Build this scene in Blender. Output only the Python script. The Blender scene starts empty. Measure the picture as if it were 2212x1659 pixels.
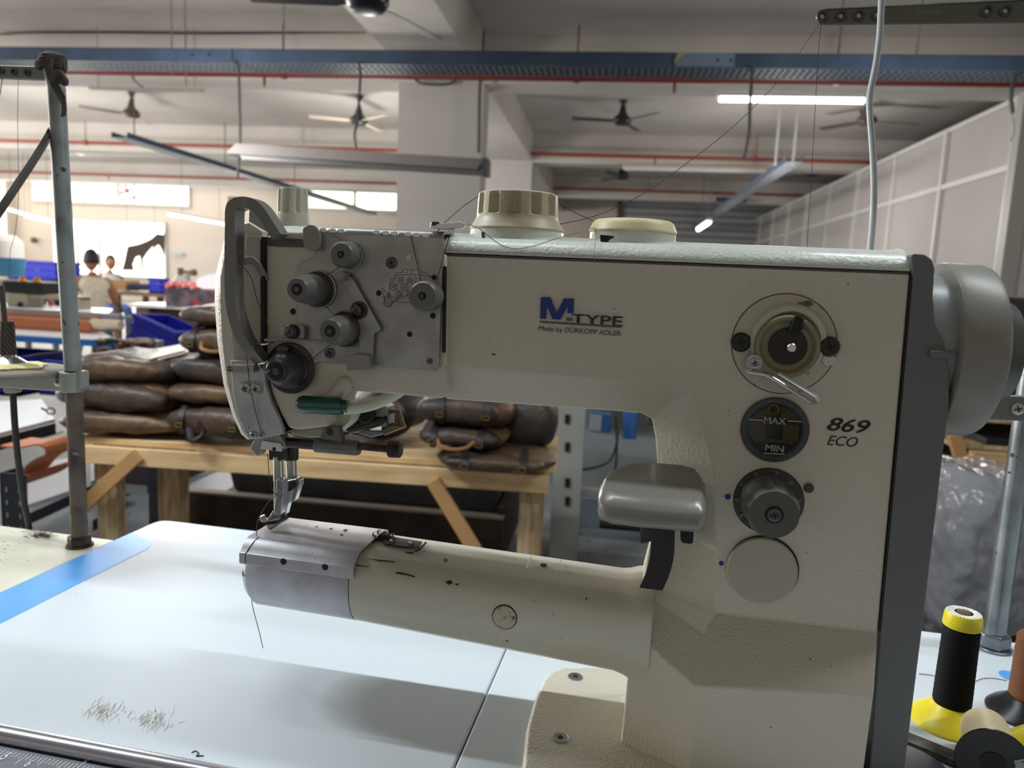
import bpy, bmesh, math, random
from mathutils import Vector, Matrix, noise
PI = math.pi
scene = bpy.context.scene
COL = scene.collection
random.seed(7)

# ------------------------------------------------------------------ camera
F, CX, CY = 1600.0, 1106.0, 829.5
CAM = Vector((0, 0, 1.16))
_up = Vector((549, 11670, 1600)).normalized()
_yd = Vector((210, 209.5, -1600)); _yd = (_yd - _up * _yd.dot(_up)).normalized()
_xd = _yd.cross(_up)
ROT = Matrix((_xd, _yd, _up))                      # camera coordinates -> world
cd = bpy.data.cameras.new('camera'); cam = bpy.data.objects.new('camera', cd); COL.objects.link(cam)
cam.matrix_world = Matrix.Translation(CAM) @ ROT.to_4x4()
cd.sensor_width = 36.0; cd.sensor_fit = 'HORIZONTAL'; cd.lens = 36.0 * F / 2212
cd.clip_start = 0.02; cd.clip_end = 200
cd.dof.use_dof = True; cd.dof.focus_distance = 0.62; cd.dof.aperture_fstop = 8.0
scene.camera = cam

# ------------------------------------------------------------------ world, exposure
scene.view_settings.view_transform = 'Standard'; scene.view_settings.look = 'None'
scene.view_settings.exposure = 0.0; scene.view_settings.gamma = 1.0
scene.view_settings.use_curve_mapping = False
try: scene.cycles.use_denoising = True
except Exception: pass
scene.cycles.max_bounces = 7; scene.cycles.diffuse_bounces = 4; scene.cycles.glossy_bounces = 4
scene.cycles.transparent_max_bounces = 8; scene.cycles.transmission_bounces = 5
scene.cycles.sample_clamp_indirect = 4.0
scene.cycles.caustics_reflective = False; scene.cycles.caustics_refractive = False
w = bpy.data.worlds.new('world'); scene.world = w; w.use_nodes = True
w.node_tree.nodes['Background'].inputs[0].default_value = (1.0, 0.91, 0.77, 1)
w.node_tree.nodes['Background'].inputs[1].default_value = 0.31
A4 = math.radians(-4.0)                            # the sewing table stands turned 4 degrees in the hall
MW = Matrix.Rotation(A4, 4, 'Z')
def area(name, loc, sx, sy, power, color=(1, 1, 1), rot=(0, 0, 0), spread=180):
    l = bpy.data.lights.new(name, 'AREA'); l.shape = 'RECTANGLE'; l.size = sx; l.size_y = sy
    l.energy = power; l.color = color; l.spread = math.radians(spread)
    o = bpy.data.objects.new(name, l); COL.objects.link(o); o.location = loc; o.rotation_euler = rot
    return o
TUBEC = (0.90, 0.97, 1.0); DAYC = (1.0, 0.955, 0.90)
# work lamps of the aisle the machine stands in (their fixtures are built below)
area('work_light', MW @ Vector((-0.85, 0.91, 2.75)), 1.2, 0.06, 13.5, TUBEC, (0, 0, A4))
area('work_light', MW @ Vector((-2.45, 0.91, 2.75)), 1.2, 0.06, 68, TUBEC, (0, 0, A4))
area('work_light', MW @ Vector((1.15, 0.91, 2.75)), 1.2, 0.06, 22, TUBEC, (0, 0, A4))
for x, p in ((-13.5, 160), (-8.5, 130), (-3.6, 85), (2.2, 52)):  # bare fill lights added to brighten hall and ceiling, without fixtures
    for y in (5.7, 10.9, 16.0):
        l = bpy.data.lights.new('hall_fill', 'POINT'); l.energy = p * (.62 if (x == -8.5 and 6 < y < 12) else 1) * (1.35 if y < 6 else (1.15 if y < 12 else .22)); l.shadow_soft_size = .35; l.color = (1, .96, .91)
        o = bpy.data.objects.new('hall_fill', l); COL.objects.link(o); o.location = (x, y, 2.25)
# daylight: far wall windows, plus unseen left-wall ones added for brightness
area('window_or_fill_light', (-15.5, 21.6, 2.6), 10, 2.4, 750, DAYC, (math.radians(-90), 0, 0))
area('window_or_fill_light', (-18.6, 7.6, 2.2), 11, 2.4, 1300, DAYC, (math.radians(90), 0, math.radians(-90)))

# ------------------------------------------------------------------ pixel helpers: where a ray through a photo point meets a plane
def ray(px, py): return ROT @ Vector((px - CX, -(py - CY), -F))
MX = Vector((math.cos(A4), math.sin(A4), 0)); MY = Vector((-math.sin(A4), math.cos(A4), 0))
def onY(px, py, y): r = ray(px, py); return CAM + r * (y / r.y)
def onZ(px, py, z): r = ray(px, py); return CAM + r * ((z - CAM.z) / r.z)
def onX(px, py, x): r = ray(px, py); return CAM + r * (x / r.x)
def m(px, py, my):                                  # machine coordinates (x along arm, y away, z up)
    r = ray(px, py); p = CAM + r * (my / r.dot(MY)); return Vector((p.dot(MX), my, p.z))
def mz(px, py, z): p = onZ(px, py, z); return Vector((p.dot(MX), p.dot(MY), z))

# ------------------------------------------------------------------ materials
def lin(c):
    c = c / 255.0
    return c / 12.92 if c <= 0.04045 else ((c + 0.055) / 1.055) ** 2.4
def rgb(r, g, b): return (lin(r), lin(g), lin(b), 1)
MATS = {}
def mat(name, col, rough=0.5, metal=0.0, bump=None, var=None, spots=None, emit=None, alpha=None, coat=0, trans=0, spec=None, stripes=None):
    if name in MATS: return MATS[name]
    mt = bpy.data.materials.new(name); mt.use_nodes = True; nt = mt.node_tree; N = nt.nodes; L = nt.links
    b = N['Principled BSDF']; c = rgb(*col)
    b.inputs['Base Color'].default_value = c; b.inputs['Roughness'].default_value = rough; b.inputs['Metallic'].default_value = metal
    if coat: b.inputs['Coat Weight'].default_value = coat; b.inputs['Coat Roughness'].default_value = 0.15
    if spec is not None: b.inputs['Specular IOR Level'].default_value = spec
    if trans: b.inputs['Transmission Weight'].default_value = trans
    if alpha is not None: b.inputs['Alpha'].default_value = alpha
    if emit: b.inputs['Emission Color'].default_value = rgb(*emit[0]); b.inputs['Emission Strength'].default_value = emit[1]
    if bump or var or spots or stripes:
        g = N.new('ShaderNodeTexCoord'); src = g.outputs['Object']
    if bump:                                       # (scale per metre, strength, distance)
        n = N.new('ShaderNodeTexNoise'); n.inputs['Scale'].default_value = bump[0]; n.inputs['Detail'].default_value = 2.0
        L.new(src, n.inputs['Vector']); bp = N.new('ShaderNodeBump'); bp.inputs['Strength'].default_value = bump[1]; bp.inputs['Distance'].default_value = bump[2]
        L.new(n.outputs['Fac'], bp.inputs['Height']); L.new(bp.outputs['Normal'], b.inputs['Normal'])
    out = None
    if var:                                        # (other colour, scale, lo, hi[, stretch])
        n = N.new('ShaderNodeTexNoise'); n.inputs['Scale'].default_value = var[1]; n.inputs['Detail'].default_value = 5.0
        if len(var) > 4:
            mp = N.new('ShaderNodeMapping'); mp.inputs['Scale'].default_value = var[4]; L.new(src, mp.inputs['Vector']); L.new(mp.outputs[0], n.inputs['Vector'])
        else: L.new(src, n.inputs['Vector'])
        r = N.new('ShaderNodeMapRange'); r.inputs['From Min'].default_value = var[2]; r.inputs['From Max'].default_value = var[3]
        L.new(n.outputs['Fac'], r.inputs['Value']); mx = N.new('ShaderNodeMix'); mx.data_type = 'RGBA'
        mx.inputs['A'].default_value = c; mx.inputs['B'].default_value = rgb(*var[0]); L.new(r.outputs['Result'], mx.inputs['Factor']); out = mx.outputs['Result']
    if stripes:                                    # (other colour, per metre, axis vector scale, lo, hi)
        wv = N.new('ShaderNodeTexWave'); wv.inputs['Scale'].default_value = stripes[1]; wv.bands_direction = stripes[2]
        wv.inputs['Distortion'].default_value = stripes[5] if len(stripes) > 5 else 0
        L.new(src, wv.inputs['Vector']); r = N.new('ShaderNodeMapRange'); r.inputs['From Min'].default_value = stripes[3]; r.inputs['From Max'].default_value = stripes[4]
        L.new(wv.outputs['Fac'], r.inputs['Value']); mx = N.new('ShaderNodeMix'); mx.data_type = 'RGBA'
        mx.inputs['A'].default_value = c
        if out: L.new(out, mx.inputs['A'])
        mx.inputs['B'].default_value = rgb(*stripes[0]); L.new(r.outputs['Result'], mx.inputs['Factor']); out = mx.outputs['Result']
    if spots:                                      # (colour, scale, threshold, cluster scale, cluster threshold)
        n = N.new('ShaderNodeTexNoise'); n.inputs['Scale'].default_value = spots[1]; n.inputs['Detail'].default_value = 1.0; L.new(src, n.inputs['Vector'])
        n2 = N.new('ShaderNodeTexNoise'); n2.inputs['Scale'].default_value = spots[3]; n2.inputs['Detail'].default_value = 0.0; L.new(src, n2.inputs['Vector'])
        r = N.new('ShaderNodeMapRange'); r.inputs['From Min'].default_value = spots[2]; r.inputs['From Max'].default_value = spots[2] + 0.025; L.new(n.outputs['Fac'], r.inputs['Value'])
        r2 = N.new('ShaderNodeMapRange'); r2.inputs['From Min'].default_value = spots[4]; r2.inputs['From Max'].default_value = spots[4] + 0.05; L.new(n2.outputs['Fac'], r2.inputs['Value'])
        mu = N.new('ShaderNodeMath'); mu.operation = 'MULTIPLY'; L.new(r.outputs['Result'], mu.inputs[0]); L.new(r2.outputs['Result'], mu.inputs[1])
        mx = N.new('ShaderNodeMix'); mx.data_type = 'RGBA'; mx.inputs['A'].default_value = c
        if out: L.new(out, mx.inputs['A'])
        mx.inputs['B'].default_value = rgb(*spots[0]); L.new(mu.outputs[0], mx.inputs['Factor']); out = mx.outputs['Result']
    if out: L.new(out, b.inputs['Base Color'])
    MATS[name] = mt; return mt

# ------------------------------------------------------------------ objects
I4 = Matrix.Identity(4)
WM = {}                                            # object name -> world matrix of the things and parts
def link(name, bm, mats, parent=None, frame=None, bevel=0, seg=2, smooth=35, kind=None, label=None, cat=None, group=None, subsurf=0, origin=None, normals=True, ang=30):
    if frame is not None: bm.transform(frame)
    if normals: bmesh.ops.recalc_face_normals(bm, faces=bm.faces[:])
    vs = [v.co for v in bm.verts]
    if not vs: raise RuntimeError('empty mesh ' + name)
    lo = Vector((min(v.x for v in vs), min(v.y for v in vs), min(v.z for v in vs))); hi = Vector((max(v.x for v in vs), max(v.y for v in vs), max(v.z for v in vs)))
    c = origin.copy() if origin is not None else (lo + hi) / 2
    if origin is None and parent is None: c.z = lo.z
    if kind == 'structure': c = Vector((0, 0, 0))
    if frame is not None and frame is not I4: W = Matrix.Translation(c) @ frame.to_3x3().to_4x4()
    else: W = Matrix.Translation(c)
    bm.transform(W.inverted())
    me = bpy.data.meshes.new(name); bm.to_mesh(me); bm.free()
    for mt in (mats if isinstance(mats, (list, tuple)) else [mats]): me.materials.append(mt)
    o = bpy.data.objects.new(name, me); COL.objects.link(o)
    if smooth:
        for p in me.polygons: p.use_smooth = True
        me.set_sharp_from_angle(angle=math.radians(smooth))
    if bevel:
        md = o.modifiers.new('bevel', 'BEVEL'); md.width = bevel; md.segments = seg; md.limit_method = 'ANGLE'; md.angle_limit = math.radians(ang); md.harden_normals = True
    if subsurf:
        md = o.modifiers.new('sub', 'SUBSURF'); md.levels = subsurf; md.render_levels = subsurf
    if parent is not None:
        o.parent = parent; o.matrix_local = WM[parent.name].inverted() @ W
    else: o.matrix_world = W
    WM[o.name] = W
    if kind: o['kind'] = kind
    if label: o['label'] = label
    if cat: o['category'] = cat
    if group: o['group'] = group
    return o
def thing(name, label, cat, W=None, group=None):
    o = bpy.data.objects.new(name, None); COL.objects.link(o); o.empty_display_size = 0.05
    W = W if W is not None else I4
    if isinstance(W, (tuple, Vector)): W = Matrix.Translation(Vector(W))
    o.matrix_world = W; WM[o.name] = W.copy(); o['label'] = label; o['category'] = cat
    if group: o['group'] = group
    return o
def kids(o): return [c for c in COL.objects if c.parent == o]
def dup(root, W, label=None, group=None):
    def cp(o, par):
        c = o.copy(); COL.objects.link(c)
        if par is not None: c.parent = par; c.matrix_local = o.matrix_local.copy()
        for k in CH.get(o.name, []): cp(k, c)
        return c
    CH = {}
    for k in COL.objects:
        if k.parent: CH.setdefault(k.parent.name, []).append(k)
    c = cp(root, None); c.matrix_world = W; WM[c.name] = W.copy()
    if label: c['label'] = label
    if group: c['group'] = group
    return c

# ------------------------------------------------------------------ mesh builders
def B(): return bmesh.new()
def box(bm, x0, x1, y0, y1, z0, z1, M=None, mi=0):
    vs = [bm.verts.new(Vector(p)) for p in ((x0, y0, z0), (x1, y0, z0), (x1, y1, z0), (x0, y1, z0), (x0, y0, z1), (x1, y0, z1), (x1, y1, z1), (x0, y1, z1))]
    if M is not None:
        for v in vs: v.co = M @ v.co
    for f in ((0, 3, 2, 1), (4, 5, 6, 7), (0, 1, 5, 4), (1, 2, 6, 5), (2, 3, 7, 6), (3, 0, 4, 7)):
        bm.faces.new([vs[i] for i in f]).material_index = mi
    return vs
def solid(bm, loop, off, mi=0):                     # polygon (3D points) pushed out by a vector
    off = Vector(off); a = [bm.verts.new(Vector(p)) for p in loop]; b = [bm.verts.new(Vector(p) + off) for p in loop]
    n = len(a); fs = [bm.faces.new(a), bm.faces.new(b[::-1])]
    for i in range(n): fs.append(bm.faces.new((a[i], b[i], b[(i + 1) % n], a[(i + 1) % n])))
    for f in fs: f.material_index = mi
    return fs
def pxs(bm, pts, y0, y1, mi=0): return solid(bm, [m(p[0], p[1], y0) for p in pts], (0, y1 - y0, 0), mi)
def frames(pts):
    pts = [Vector(p) for p in pts]; out = []; n = len(pts); prev = None
    for i in range(n):
        t = (pts[min(i + 1, n - 1)] - pts[max(i - 1, 0)]).normalized()
        if prev is None:
            a = Vector((0, 0, 1)) if abs(t.z) < 0.9 else Vector((0, 1, 0)); u = t.cross(a).normalized()
        else: u = (prev - t * prev.dot(t)).normalized()
        prev = u; out.append((pts[i], u, t.cross(u)))
    return out
def rings(bm, rs, caps=True, closed=False, mi=0):
    vv = [[bm.verts.new(p) for p in r] for r in rs]; k = len(vv[0]); fs = []
    for a, b in zip(vv, vv[1:] + ([vv[0]] if closed else [])):
        for j in range(k): fs.append(bm.faces.new((a[j], a[(j + 1) % k], b[(j + 1) % k], b[j])))
    if caps and not closed: fs.append(bm.faces.new(vv[0][::-1])); fs.append(bm.faces.new(vv[-1]))
    for f in fs: f.material_index = mi
    return vv
def tube(bm, pts, r, seg=10, mi=0, flat=1.0):
    n = len(pts); rs = []
    for i, (p, u, v) in enumerate(frames(pts)):
        rr = r[i] if isinstance(r, (list, tuple)) else r
        rs.append([p + u * (math.cos(2 * PI * j / seg) * rr) + v * (math.sin(2 * PI * j / seg) * rr * flat) for j in range(seg)])
    rings(bm, rs, mi=mi)
def sweep(bm, pts, side, w, t, mi=0):               # flat band: w along 'side', t across
    side = Vector(side); rs = []; n = len(pts); pts = [Vector(p) for p in pts]
    for i in range(n):
        d = (pts[min(i + 1, n - 1)] - pts[max(i - 1, 0)]).normalized(); nn = d.cross(side).normalized()
        ww = w[i] if isinstance(w, (list, tuple)) else w
        rs.append([pts[i] + side * (sx * ww / 2) + nn * (sy * t / 2) for sx, sy in ((-1, -1), (1, -1), (1, 1), (-1, 1))])
    rings(bm, rs, mi=mi)
def lathe(bm, c, ax, prof, seg=32, rf=None, mi=0, caps=True):
    c = Vector(c); ax = Vector(ax).normalized(); a = Vector((0, 0, 1)) if abs(ax.z) < 0.9 else Vector((1, 0, 0))
    u = a.cross(ax).normalized(); v = ax.cross(u); rs = []
    for i, (t, r) in enumerate(prof):
        ring = []
        for j in range(seg):
            th = 2 * PI * j / seg; rr = r * (rf(th, i) if rf else 1); ring.append(c + ax * t + u * (math.cos(th) * rr) + v * (math.sin(th) * rr))
        rs.append(ring)
    rings(bm, rs, caps=caps, mi=mi)
def spline(pts, k=6):                               # Catmull-Rom
    pts = [Vector(p) for p in pts]; out = []
    for i in range(len(pts) - 1):
        p0 = pts[max(i - 1, 0)]; p1 = pts[i]; p2 = pts[i + 1]; p3 = pts[min(i + 2, len(pts) - 1)]
        for j in range(k):
            t = j / k; out.append(0.5 * ((2 * p1) + (p2 - p0) * t + (2 * p0 - 5 * p1 + 4 * p2 - p3) * t * t + (3 * p1 - p0 - 3 * p2 + p3) * t ** 3))
    out.append(pts[-1]); return out
def roundpoly(pts, r, k=4):                         # 2D/3D polygon with rounded corners
    pts = [Vector(p) for p in pts]; out = []; n = len(pts)
    for i in range(n):
        p = pts[i]; a = pts[i - 1] - p; b = pts[(i + 1) % n] - p; rr = min(r, a.length * .45, b.length * .45); a = p + a.normalized() * rr; b = p + b.normalized() * rr
        for j in range(k + 1):
            t = j / k; out.append(a * (1 - t) ** 2 + p * 2 * t * (1 - t) + b * t * t)
    return out
def screw(parent, c, r, name='screw', mt=None, ax=(0, -1, 0), h=0.0012, frame=MW, cross=True, label=None):
    bm = B(); lathe(bm, c, ax, [(0, r), (h * .6, r), (h, r * .8)], 20)
    c = Vector(c); ax = Vector(ax)
    if cross:
        a = Vector((0, 0, 1)) if abs(ax.z) < .9 else Vector((1, 0, 0)); u = a.cross(ax).normalized(); v = ax.cross(u); u, v = (u + v * .35).normalized(), (v - u * .35).normalized()
        for s, t in ((u, v), (v, u)):
            q = c + ax * (h + .00005); l = [q + s * (r * .55) + t * (r * .12), q - s * (r * .55) + t * (r * .12), q - s * (r * .55) - t * (r * .12), q + s * (r * .55) - t * (r * .12)]
            bm.faces.new([bm.verts.new(p) for p in l]).material_index = 1
    return link(name, bm, [mt or MAT['screw'], MAT['black']], parent, frame, label=label, normals=True)
def text(name, s, p0, p1, h, mt, parent, frame=MW, shear=0.0, bold=0.0, thick=0.0002, up=None, nrm=None, center=False):
    # lettering whose baseline runs p0 -> p1, height h (capital letters)
    p0 = Vector(p0); p1 = Vector(p1); cu = bpy.data.curves.new(name, 'FONT'); cu.body = s; cu.size = 1.0; cu.shear = shear; cu.extrude = 0.0; cu.resolution_u = 3
    t = bpy.data.objects.new('t', cu); COL.objects.link(t); bpy.context.view_layer.update()
    me = bpy.data.meshes.new_from_object(t.evaluated_get(bpy.context.evaluated_depsgraph_get())); COL.objects.unlink(t); bpy.data.objects.remove(t); bpy.data.curves.remove(cu)
    bm = B(); bm.from_mesh(me); bpy.data.meshes.remove(me)
    x0 = min(v.co.x for v in bm.verts); x1 = max(v.co.x for v in bm.verts); d = (p1 - p0); L = d.length; d.normalize()
    n = Vector(nrm) if nrm else Vector((0, -1, 0)); u = Vector(up) if up else n.cross(d).normalized()
    if bold:
        src = bm.faces[:]
        for dx, dy in ((bold, 0), (-bold, 0), (0, bold * .7), (0, -bold * .7)):
            g = bmesh.ops.duplicate(bm, geom=src); nv = [e for e in g['geom'] if isinstance(e, bmesh.types.BMVert)]
            if not nv: nv = list({v for e in g['geom'] if isinstance(e, bmesh.types.BMFace) for v in e.verts})
            for v in nv: v.co.x += dx; v.co.y += dy
    for v in bm.verts: v.co = p0 + d * ((v.co.x - x0) / (x1 - x0) * L) + u * (v.co.y / 0.69 * h) + n * thick
    return link(name, bm, mt, parent, frame, smooth=0, normals=False)
def decal(name, pts, mt, parent, frame=MW, off=(0, -0.00025, 0), mi=0):
    bm = B(); bm.faces.new([bm.verts.new(Vector(p) + Vector(off)) for p in pts]); return link(name, bm, mt, parent, frame, smooth=0, normals=False)

MAT = {}
MAT['paint'] = mat('enamel_off_white', (205, 199, 184), 0.42, bump=(430, .65, .0011), coat=.12, spots=((90, 80, 66), 260, .80, 14, .56))
MAT['paint_top'] = mat('enamel_cover', (208, 212, 204), 0.36, bump=(330, .55, .0012), coat=.25)
MAT['paint_smooth'] = mat('enamel_smooth', (200, 196, 180), 0.33, bump=(500, .3, .0006), coat=.2, spots=((78, 64, 52), 210, .76, 22, .56))
MAT['grey_plastic'] = mat('grey_plastic', (104, 106, 108), 0.42, bump=(900, .08, .0003))
MAT['dark_plastic'] = mat('dark_plastic', (84, 84, 84), 0.38, bump=(900, .10, .0003))
MAT['wheel'] = mat('wheel_grey', (136, 133, 126), 0.40, bump=(900, .08, .0003))
MAT['knob'] = mat('knob_grey', (104, 103, 100), 0.34)
MAT['knob_dark'] = mat('knob_dark', (64, 65, 66), 0.30)
MAT['dial_cream'] = mat('dial_cream', (184, 176, 150), 0.42, bump=(900, .25, .0003))
MAT['dial_yellow'] = mat('lid_yellowed', (222, 212, 168), 0.45, bump=(700, .3, .0005))
MAT['steel'] = mat('brushed_steel', (176, 176, 174), 0.40, .55, bump=(400, .06, .0002), var=((136, 134, 132), 30, .35, .75), spots=((44, 38, 34), 900, .72, 30, .60))
MAT['steel_sat'] = mat('satin_steel', (196, 195, 202), 0.40, .5, bump=(500, .05, .0002), var=((164, 161, 166), 26, .4, .8), spots=((54, 46, 40), 800, .70, 22, .56))
MAT['chrome'] = mat('chrome', (205, 205, 205), 0.16, 1.0)
MAT['screw'] = mat('screw_steel', (96, 94, 92), 0.35, .9)
MAT['screw_bright'] = mat('screw_bright', (170, 172, 172), 0.3, .9)
MAT['dark_steel'] = mat('blued_steel', (70, 66, 66), 0.35, .8)
MAT['black'] = mat('black_gap', (8, 8, 9), 0.6)
MAT['lever_grey'] = mat('lever_grey', (136, 134, 128), 0.32, .1, coat=.3)
MAT['guard'] = mat('guard_grey', (122, 120, 116), 0.34)
MAT['rust'] = mat('rusty_steel', (88, 68, 58), 0.55, .5, var=((50, 40, 36), 80, .4, .6))
MAT['white_top'] = mat('white_laminate', (214, 223, 230), 0.42, spec=.3, spots=((150, 150, 148), 210, .79, 9, .5), var=((210, 219, 227), 5, .4, .7))
MAT['cream_top'] = mat('cream_laminate', (222, 220, 202), 0.4, var=((204, 200, 182), 14, .45, .75), spots=((112, 104, 88), 160, .68, 10, .45))
MAT['tape_blue'] = mat('blue_edge_band', (92, 170, 246), 0.35)
MAT['edge_dark'] = mat('board_edge', (94, 84, 70), 0.6)
MAT['thread_dark'] = mat('thread_dark', (58, 48, 42), 0.6)
MAT['thread_light'] = mat('thread_light', (168, 140, 120), 0.6)
MAT['frame_grey'] = mat('frame_grey', (110, 114, 116), 0.5, .3)
# ================================================================== THE SEWING MACHINE
Y0 = 0.55                                           # front face of arm and column
MB = MW @ Matrix.Translation(Vector((0.10, 0.60, 0.80)))
mach = thing('sewing_machine', 'large off-white cylinder-arm sewing machine standing on the white table', 'sewing machine', MB)
PT, PS = MAT['paint'], MAT['paint_smooth']
# ---- main casting: arm, column and base in one
def casting():
    bm = B()
    def at_z(px, py, my, z):
        q = m(px, py, my); return Vector((q.x, my, z))
    V = {}
    def P(n, px, py, my): V[n] = bm.verts.new(m(px, py, my))
    P('a1', 962, 553, .55); P('a2', 1966, 596, .55); P('a3', 1897, 1364, .55); P('a4', 1546, 1322, .55)
    P('f1', 962, 790, .55); P('f2', 1392, 826, .5535); P('f3', 1490, 834, .55); P('ap', 1424, 622, .55)
    P('r1', 1522, 930, .55); P('r2', 1546, 1040, .55); P('r3', 1549, 1190, .55)
    P('b1', 962, 862, .566); P('b2', 1384, 892, .566); P('b2b', 1408, 905, .572)
    P('l1', 1416, 945, .578); P('l2', 1421, 1010, .580); P('l3', 1414, 1110, .580); P('l4', 1402, 1200, .574); P('l5', 1386, 1272, .560)
    P('s1', 1402, 1290, .556); P('s2', 1522, 1374, .5445)
    P('c2', 1367, 1366, .5375); P('d2', 1502, 1482, .519); P('d3', 1888, 1500, .519); P('dm', 1700, 1492, .519)
    V['c4'] = bm.verts.new(Vector((m(1338, 1640, .545).x, .545, .8))); V['d4'] = bm.verts.new(Vector((m(1498, 1659, .519).x - .001, .519, .8)))
    V['d5'] = bm.verts.new(Vector((V['d3'].co.x - .001, .519, .8)))
    V['a2'].co.z = V['a1'].co.z
    def Fc(*n): bm.faces.new([V[i] for i in n])
    Fc('a1', 'f1', 'f2', 'ap'); Fc('a1', 'ap', 'a2'); Fc('ap', 'f2', 'f3'); Fc('ap', 'f3', 'r1', 'r2', 'r3', 'a4', 'a3', 'a2')
    Fc('f1', 'b1', 'b2', 'f2'); Fc('f2', 'b2', 'b2b', 'f3'); Fc('f3', 'b2b', 'l1', 'r1'); Fc('r1', 'l1', 'l2', 'r2'); Fc('r2', 'l2', 'l3', 'r3'); Fc('r3', 'l3', 'l4', 'l5', 'a4')
    Fc('a4', 'l5', 's1', 's2'); Fc('s1', 'c2', 'd2', 's2'); Fc('a4', 's2', 'd2', 'dm', 'd3', 'a3'); Fc('c2', 'c4', 'd4', 'd2'); Fc('d2', 'd4', 'd5', 'd3', 'dm')
    loop = ['a1', 'a2', 'a3', 'd3', 'd5', 'd4', 'c4', 'c2', 's1', 'l5', 'l4', 'l3', 'l2', 'l1', 'b2b', 'b2', 'b1', 'f1']
    back = [bm.verts.new(Vector((V[n].co.x, .615, V[n].co.z))) for n in loop]
    for i in range(len(loop)):
        j = (i + 1) % len(loop); bm.faces.new((V[loop[i]], V[loop[j]], back[j], back[i]))
    bm.faces.new(back)
    return link('machine_body', bm, PT, mach, MW, bevel=.0032, seg=3, ang=14, smooth=50)
body = casting()
# ---- gap band between casting and cover, top cover
bm = B(); x0, x1 = -.1655, .1635
box(bm, -.29, x1, .5515, .604, 1.172, 1.1795); link('seal_strip', bm, MAT['dark_plastic'], mach, MW, bevel=.0005)
def cover_ring(x, g=1.0, top=1.1985, y0=.5495):
    pr = [(y0, 1.1800), (y0 + .0002, 1.1825), (y0 + .003, 1.1868), (y0 + .009, 1.1915), (y0 + .017, top - .0035), (y0 + .027, top - .0008), (y0 + .036, top), (.590, top), (.600, top - .004), (.607, top - .012), (.609, 1.180)]
    cz, cy = 1.180, .580
    return [Vector((x, cy + (y - cy) * (g * .5 + .5), cz + (z - cz) * g)) for y, z in pr]
bm = B(); rs = [cover_ring(-.330, .35), cover_ring(-.3275, .72), cover_ring(-.321, .92), cover_ring(-.31), cover_ring(-.2, 1, 1.1975), cover_ring(0, 1, 1.1965), cover_ring(.1595, 1, 1.1955), cover_ring(.1635, .93)]
rings(bm, rs); link('top_cover', bm, MAT['paint_top'], mach, MW, bevel=.0008, smooth=60)
# bosses that grow out of the cover under the two caps
def boss(cx, r0, r1, z1, name, ry=1.0):
    bm = B(); lathe(bm, (cx, .603, 1.178), (0, 0, 1), [(0, r0 * 1.04), (.008, r0 * 1.0), (.016, r0 * .94), (z1 - 1.178, r1)], 48); return link(name, bm, MAT['paint_top'], mach, MW, bevel=.001)
boss(-.1195, .041, .0375, 1.2035, 'dial_boss'); boss(-.0265, .036, .0335, 1.203, 'cap_boss')
def flute(n, lo, hi, depth, ph=0.0):
    def f(th, i):
        if i < lo or i > hi: return 1.0
        s = math.cos((th + ph) * n); return 1.0 - depth * (max(0.0, s) ** .55)
    return f
bm = B(); c = m(1116, 500, .603); cx, cz = -.1197, 1.2010
lathe(bm, (cx, .603, cz), (0, 0, 1), [(0, .0345), (0, .0382), (.0015, .0386), (.0075, .0345), (.0105, .0332), (.0118, .0330), (.0130, .0330), (.0262, .0325), (.0290, .0320), (.0302, .0300), (.0300, .012), (.0292, .0115)], 120, flute(12, 6, 7, .15, -.11))
dial = link('stitch_dial', bm, MAT['dial_cream'], mach, MW, bevel=.0004, ang=50, smooth=40)
def dialtxt(s, px, py, parent):
    q = m(px, py, .5665); R = .0372; th = math.atan2(q.x - cx, -(q.y - .603)); th = math.asin(max(-1, min(1, (q.x - cx) / R)))
    c0 = Vector((cx + R * math.sin(th), .603 - R * math.cos(th), q.z)); d = Vector((math.cos(th), math.sin(th), 0)); w = .0035
    text('numeral', s, c0 - d * w / 2, c0 + d * w / 2, .0048, mat('numeral_white', (232, 232, 222), .5), parent, nrm=(math.sin(th), -math.cos(th), .35), up=(0, .35 * math.cos(th), 1))
dialtxt('5', 1089, 491, dial); dialtxt('6', 1160, 493, dial)
bm = B(); lathe(bm, (-.0265, .603, 1.2026), (0, 0, 1), [(0, .0305), (0, .0342), (.0012, .0345), (.006, .0325), (.0082, .0312), (.0095, .0292), (.0100, .026), (.0100, .004)], 64)
link('oil_filler_cap', bm, MAT['dial_yellow'], mach, MW, bevel=.0004, smooth=60)
bm = B(); pxs(bm, [(1296, 507), (1326, 510), (1324, 514), (1318, 516), (1306, 528), (1300, 529), (1297, 520)], .5665, .5695); link('paint_chip', bm, MAT['black'], mach, MW)
bm = B(); pxs(bm, [(1040, 501), (1046, 501), (1045, 526), (1041, 526)], .5625, .566); link('index_mark', bm, MAT['dark_plastic'], mach, MW)
# tall fluted presser knob behind the head
bm = B(); k = m(633, 487, .622)
lathe(bm, (k.x, .622, 1.187), (0, 0, 1), [(0, .0140), (.016, .0142), (.0225, .0140), (.0235, .0135), (.0245, .0133), (.0265, .0133), (.0435, .0128), (.0462, .0120), (.0468, .008)], 72, flute(9, 5, 6, .18, -.03))
link('presser_pressure_knob', bm, mat('warm_grey_plastic', (176, 172, 160), .4), mach, MW, bevel=.0003, ang=50)

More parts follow.
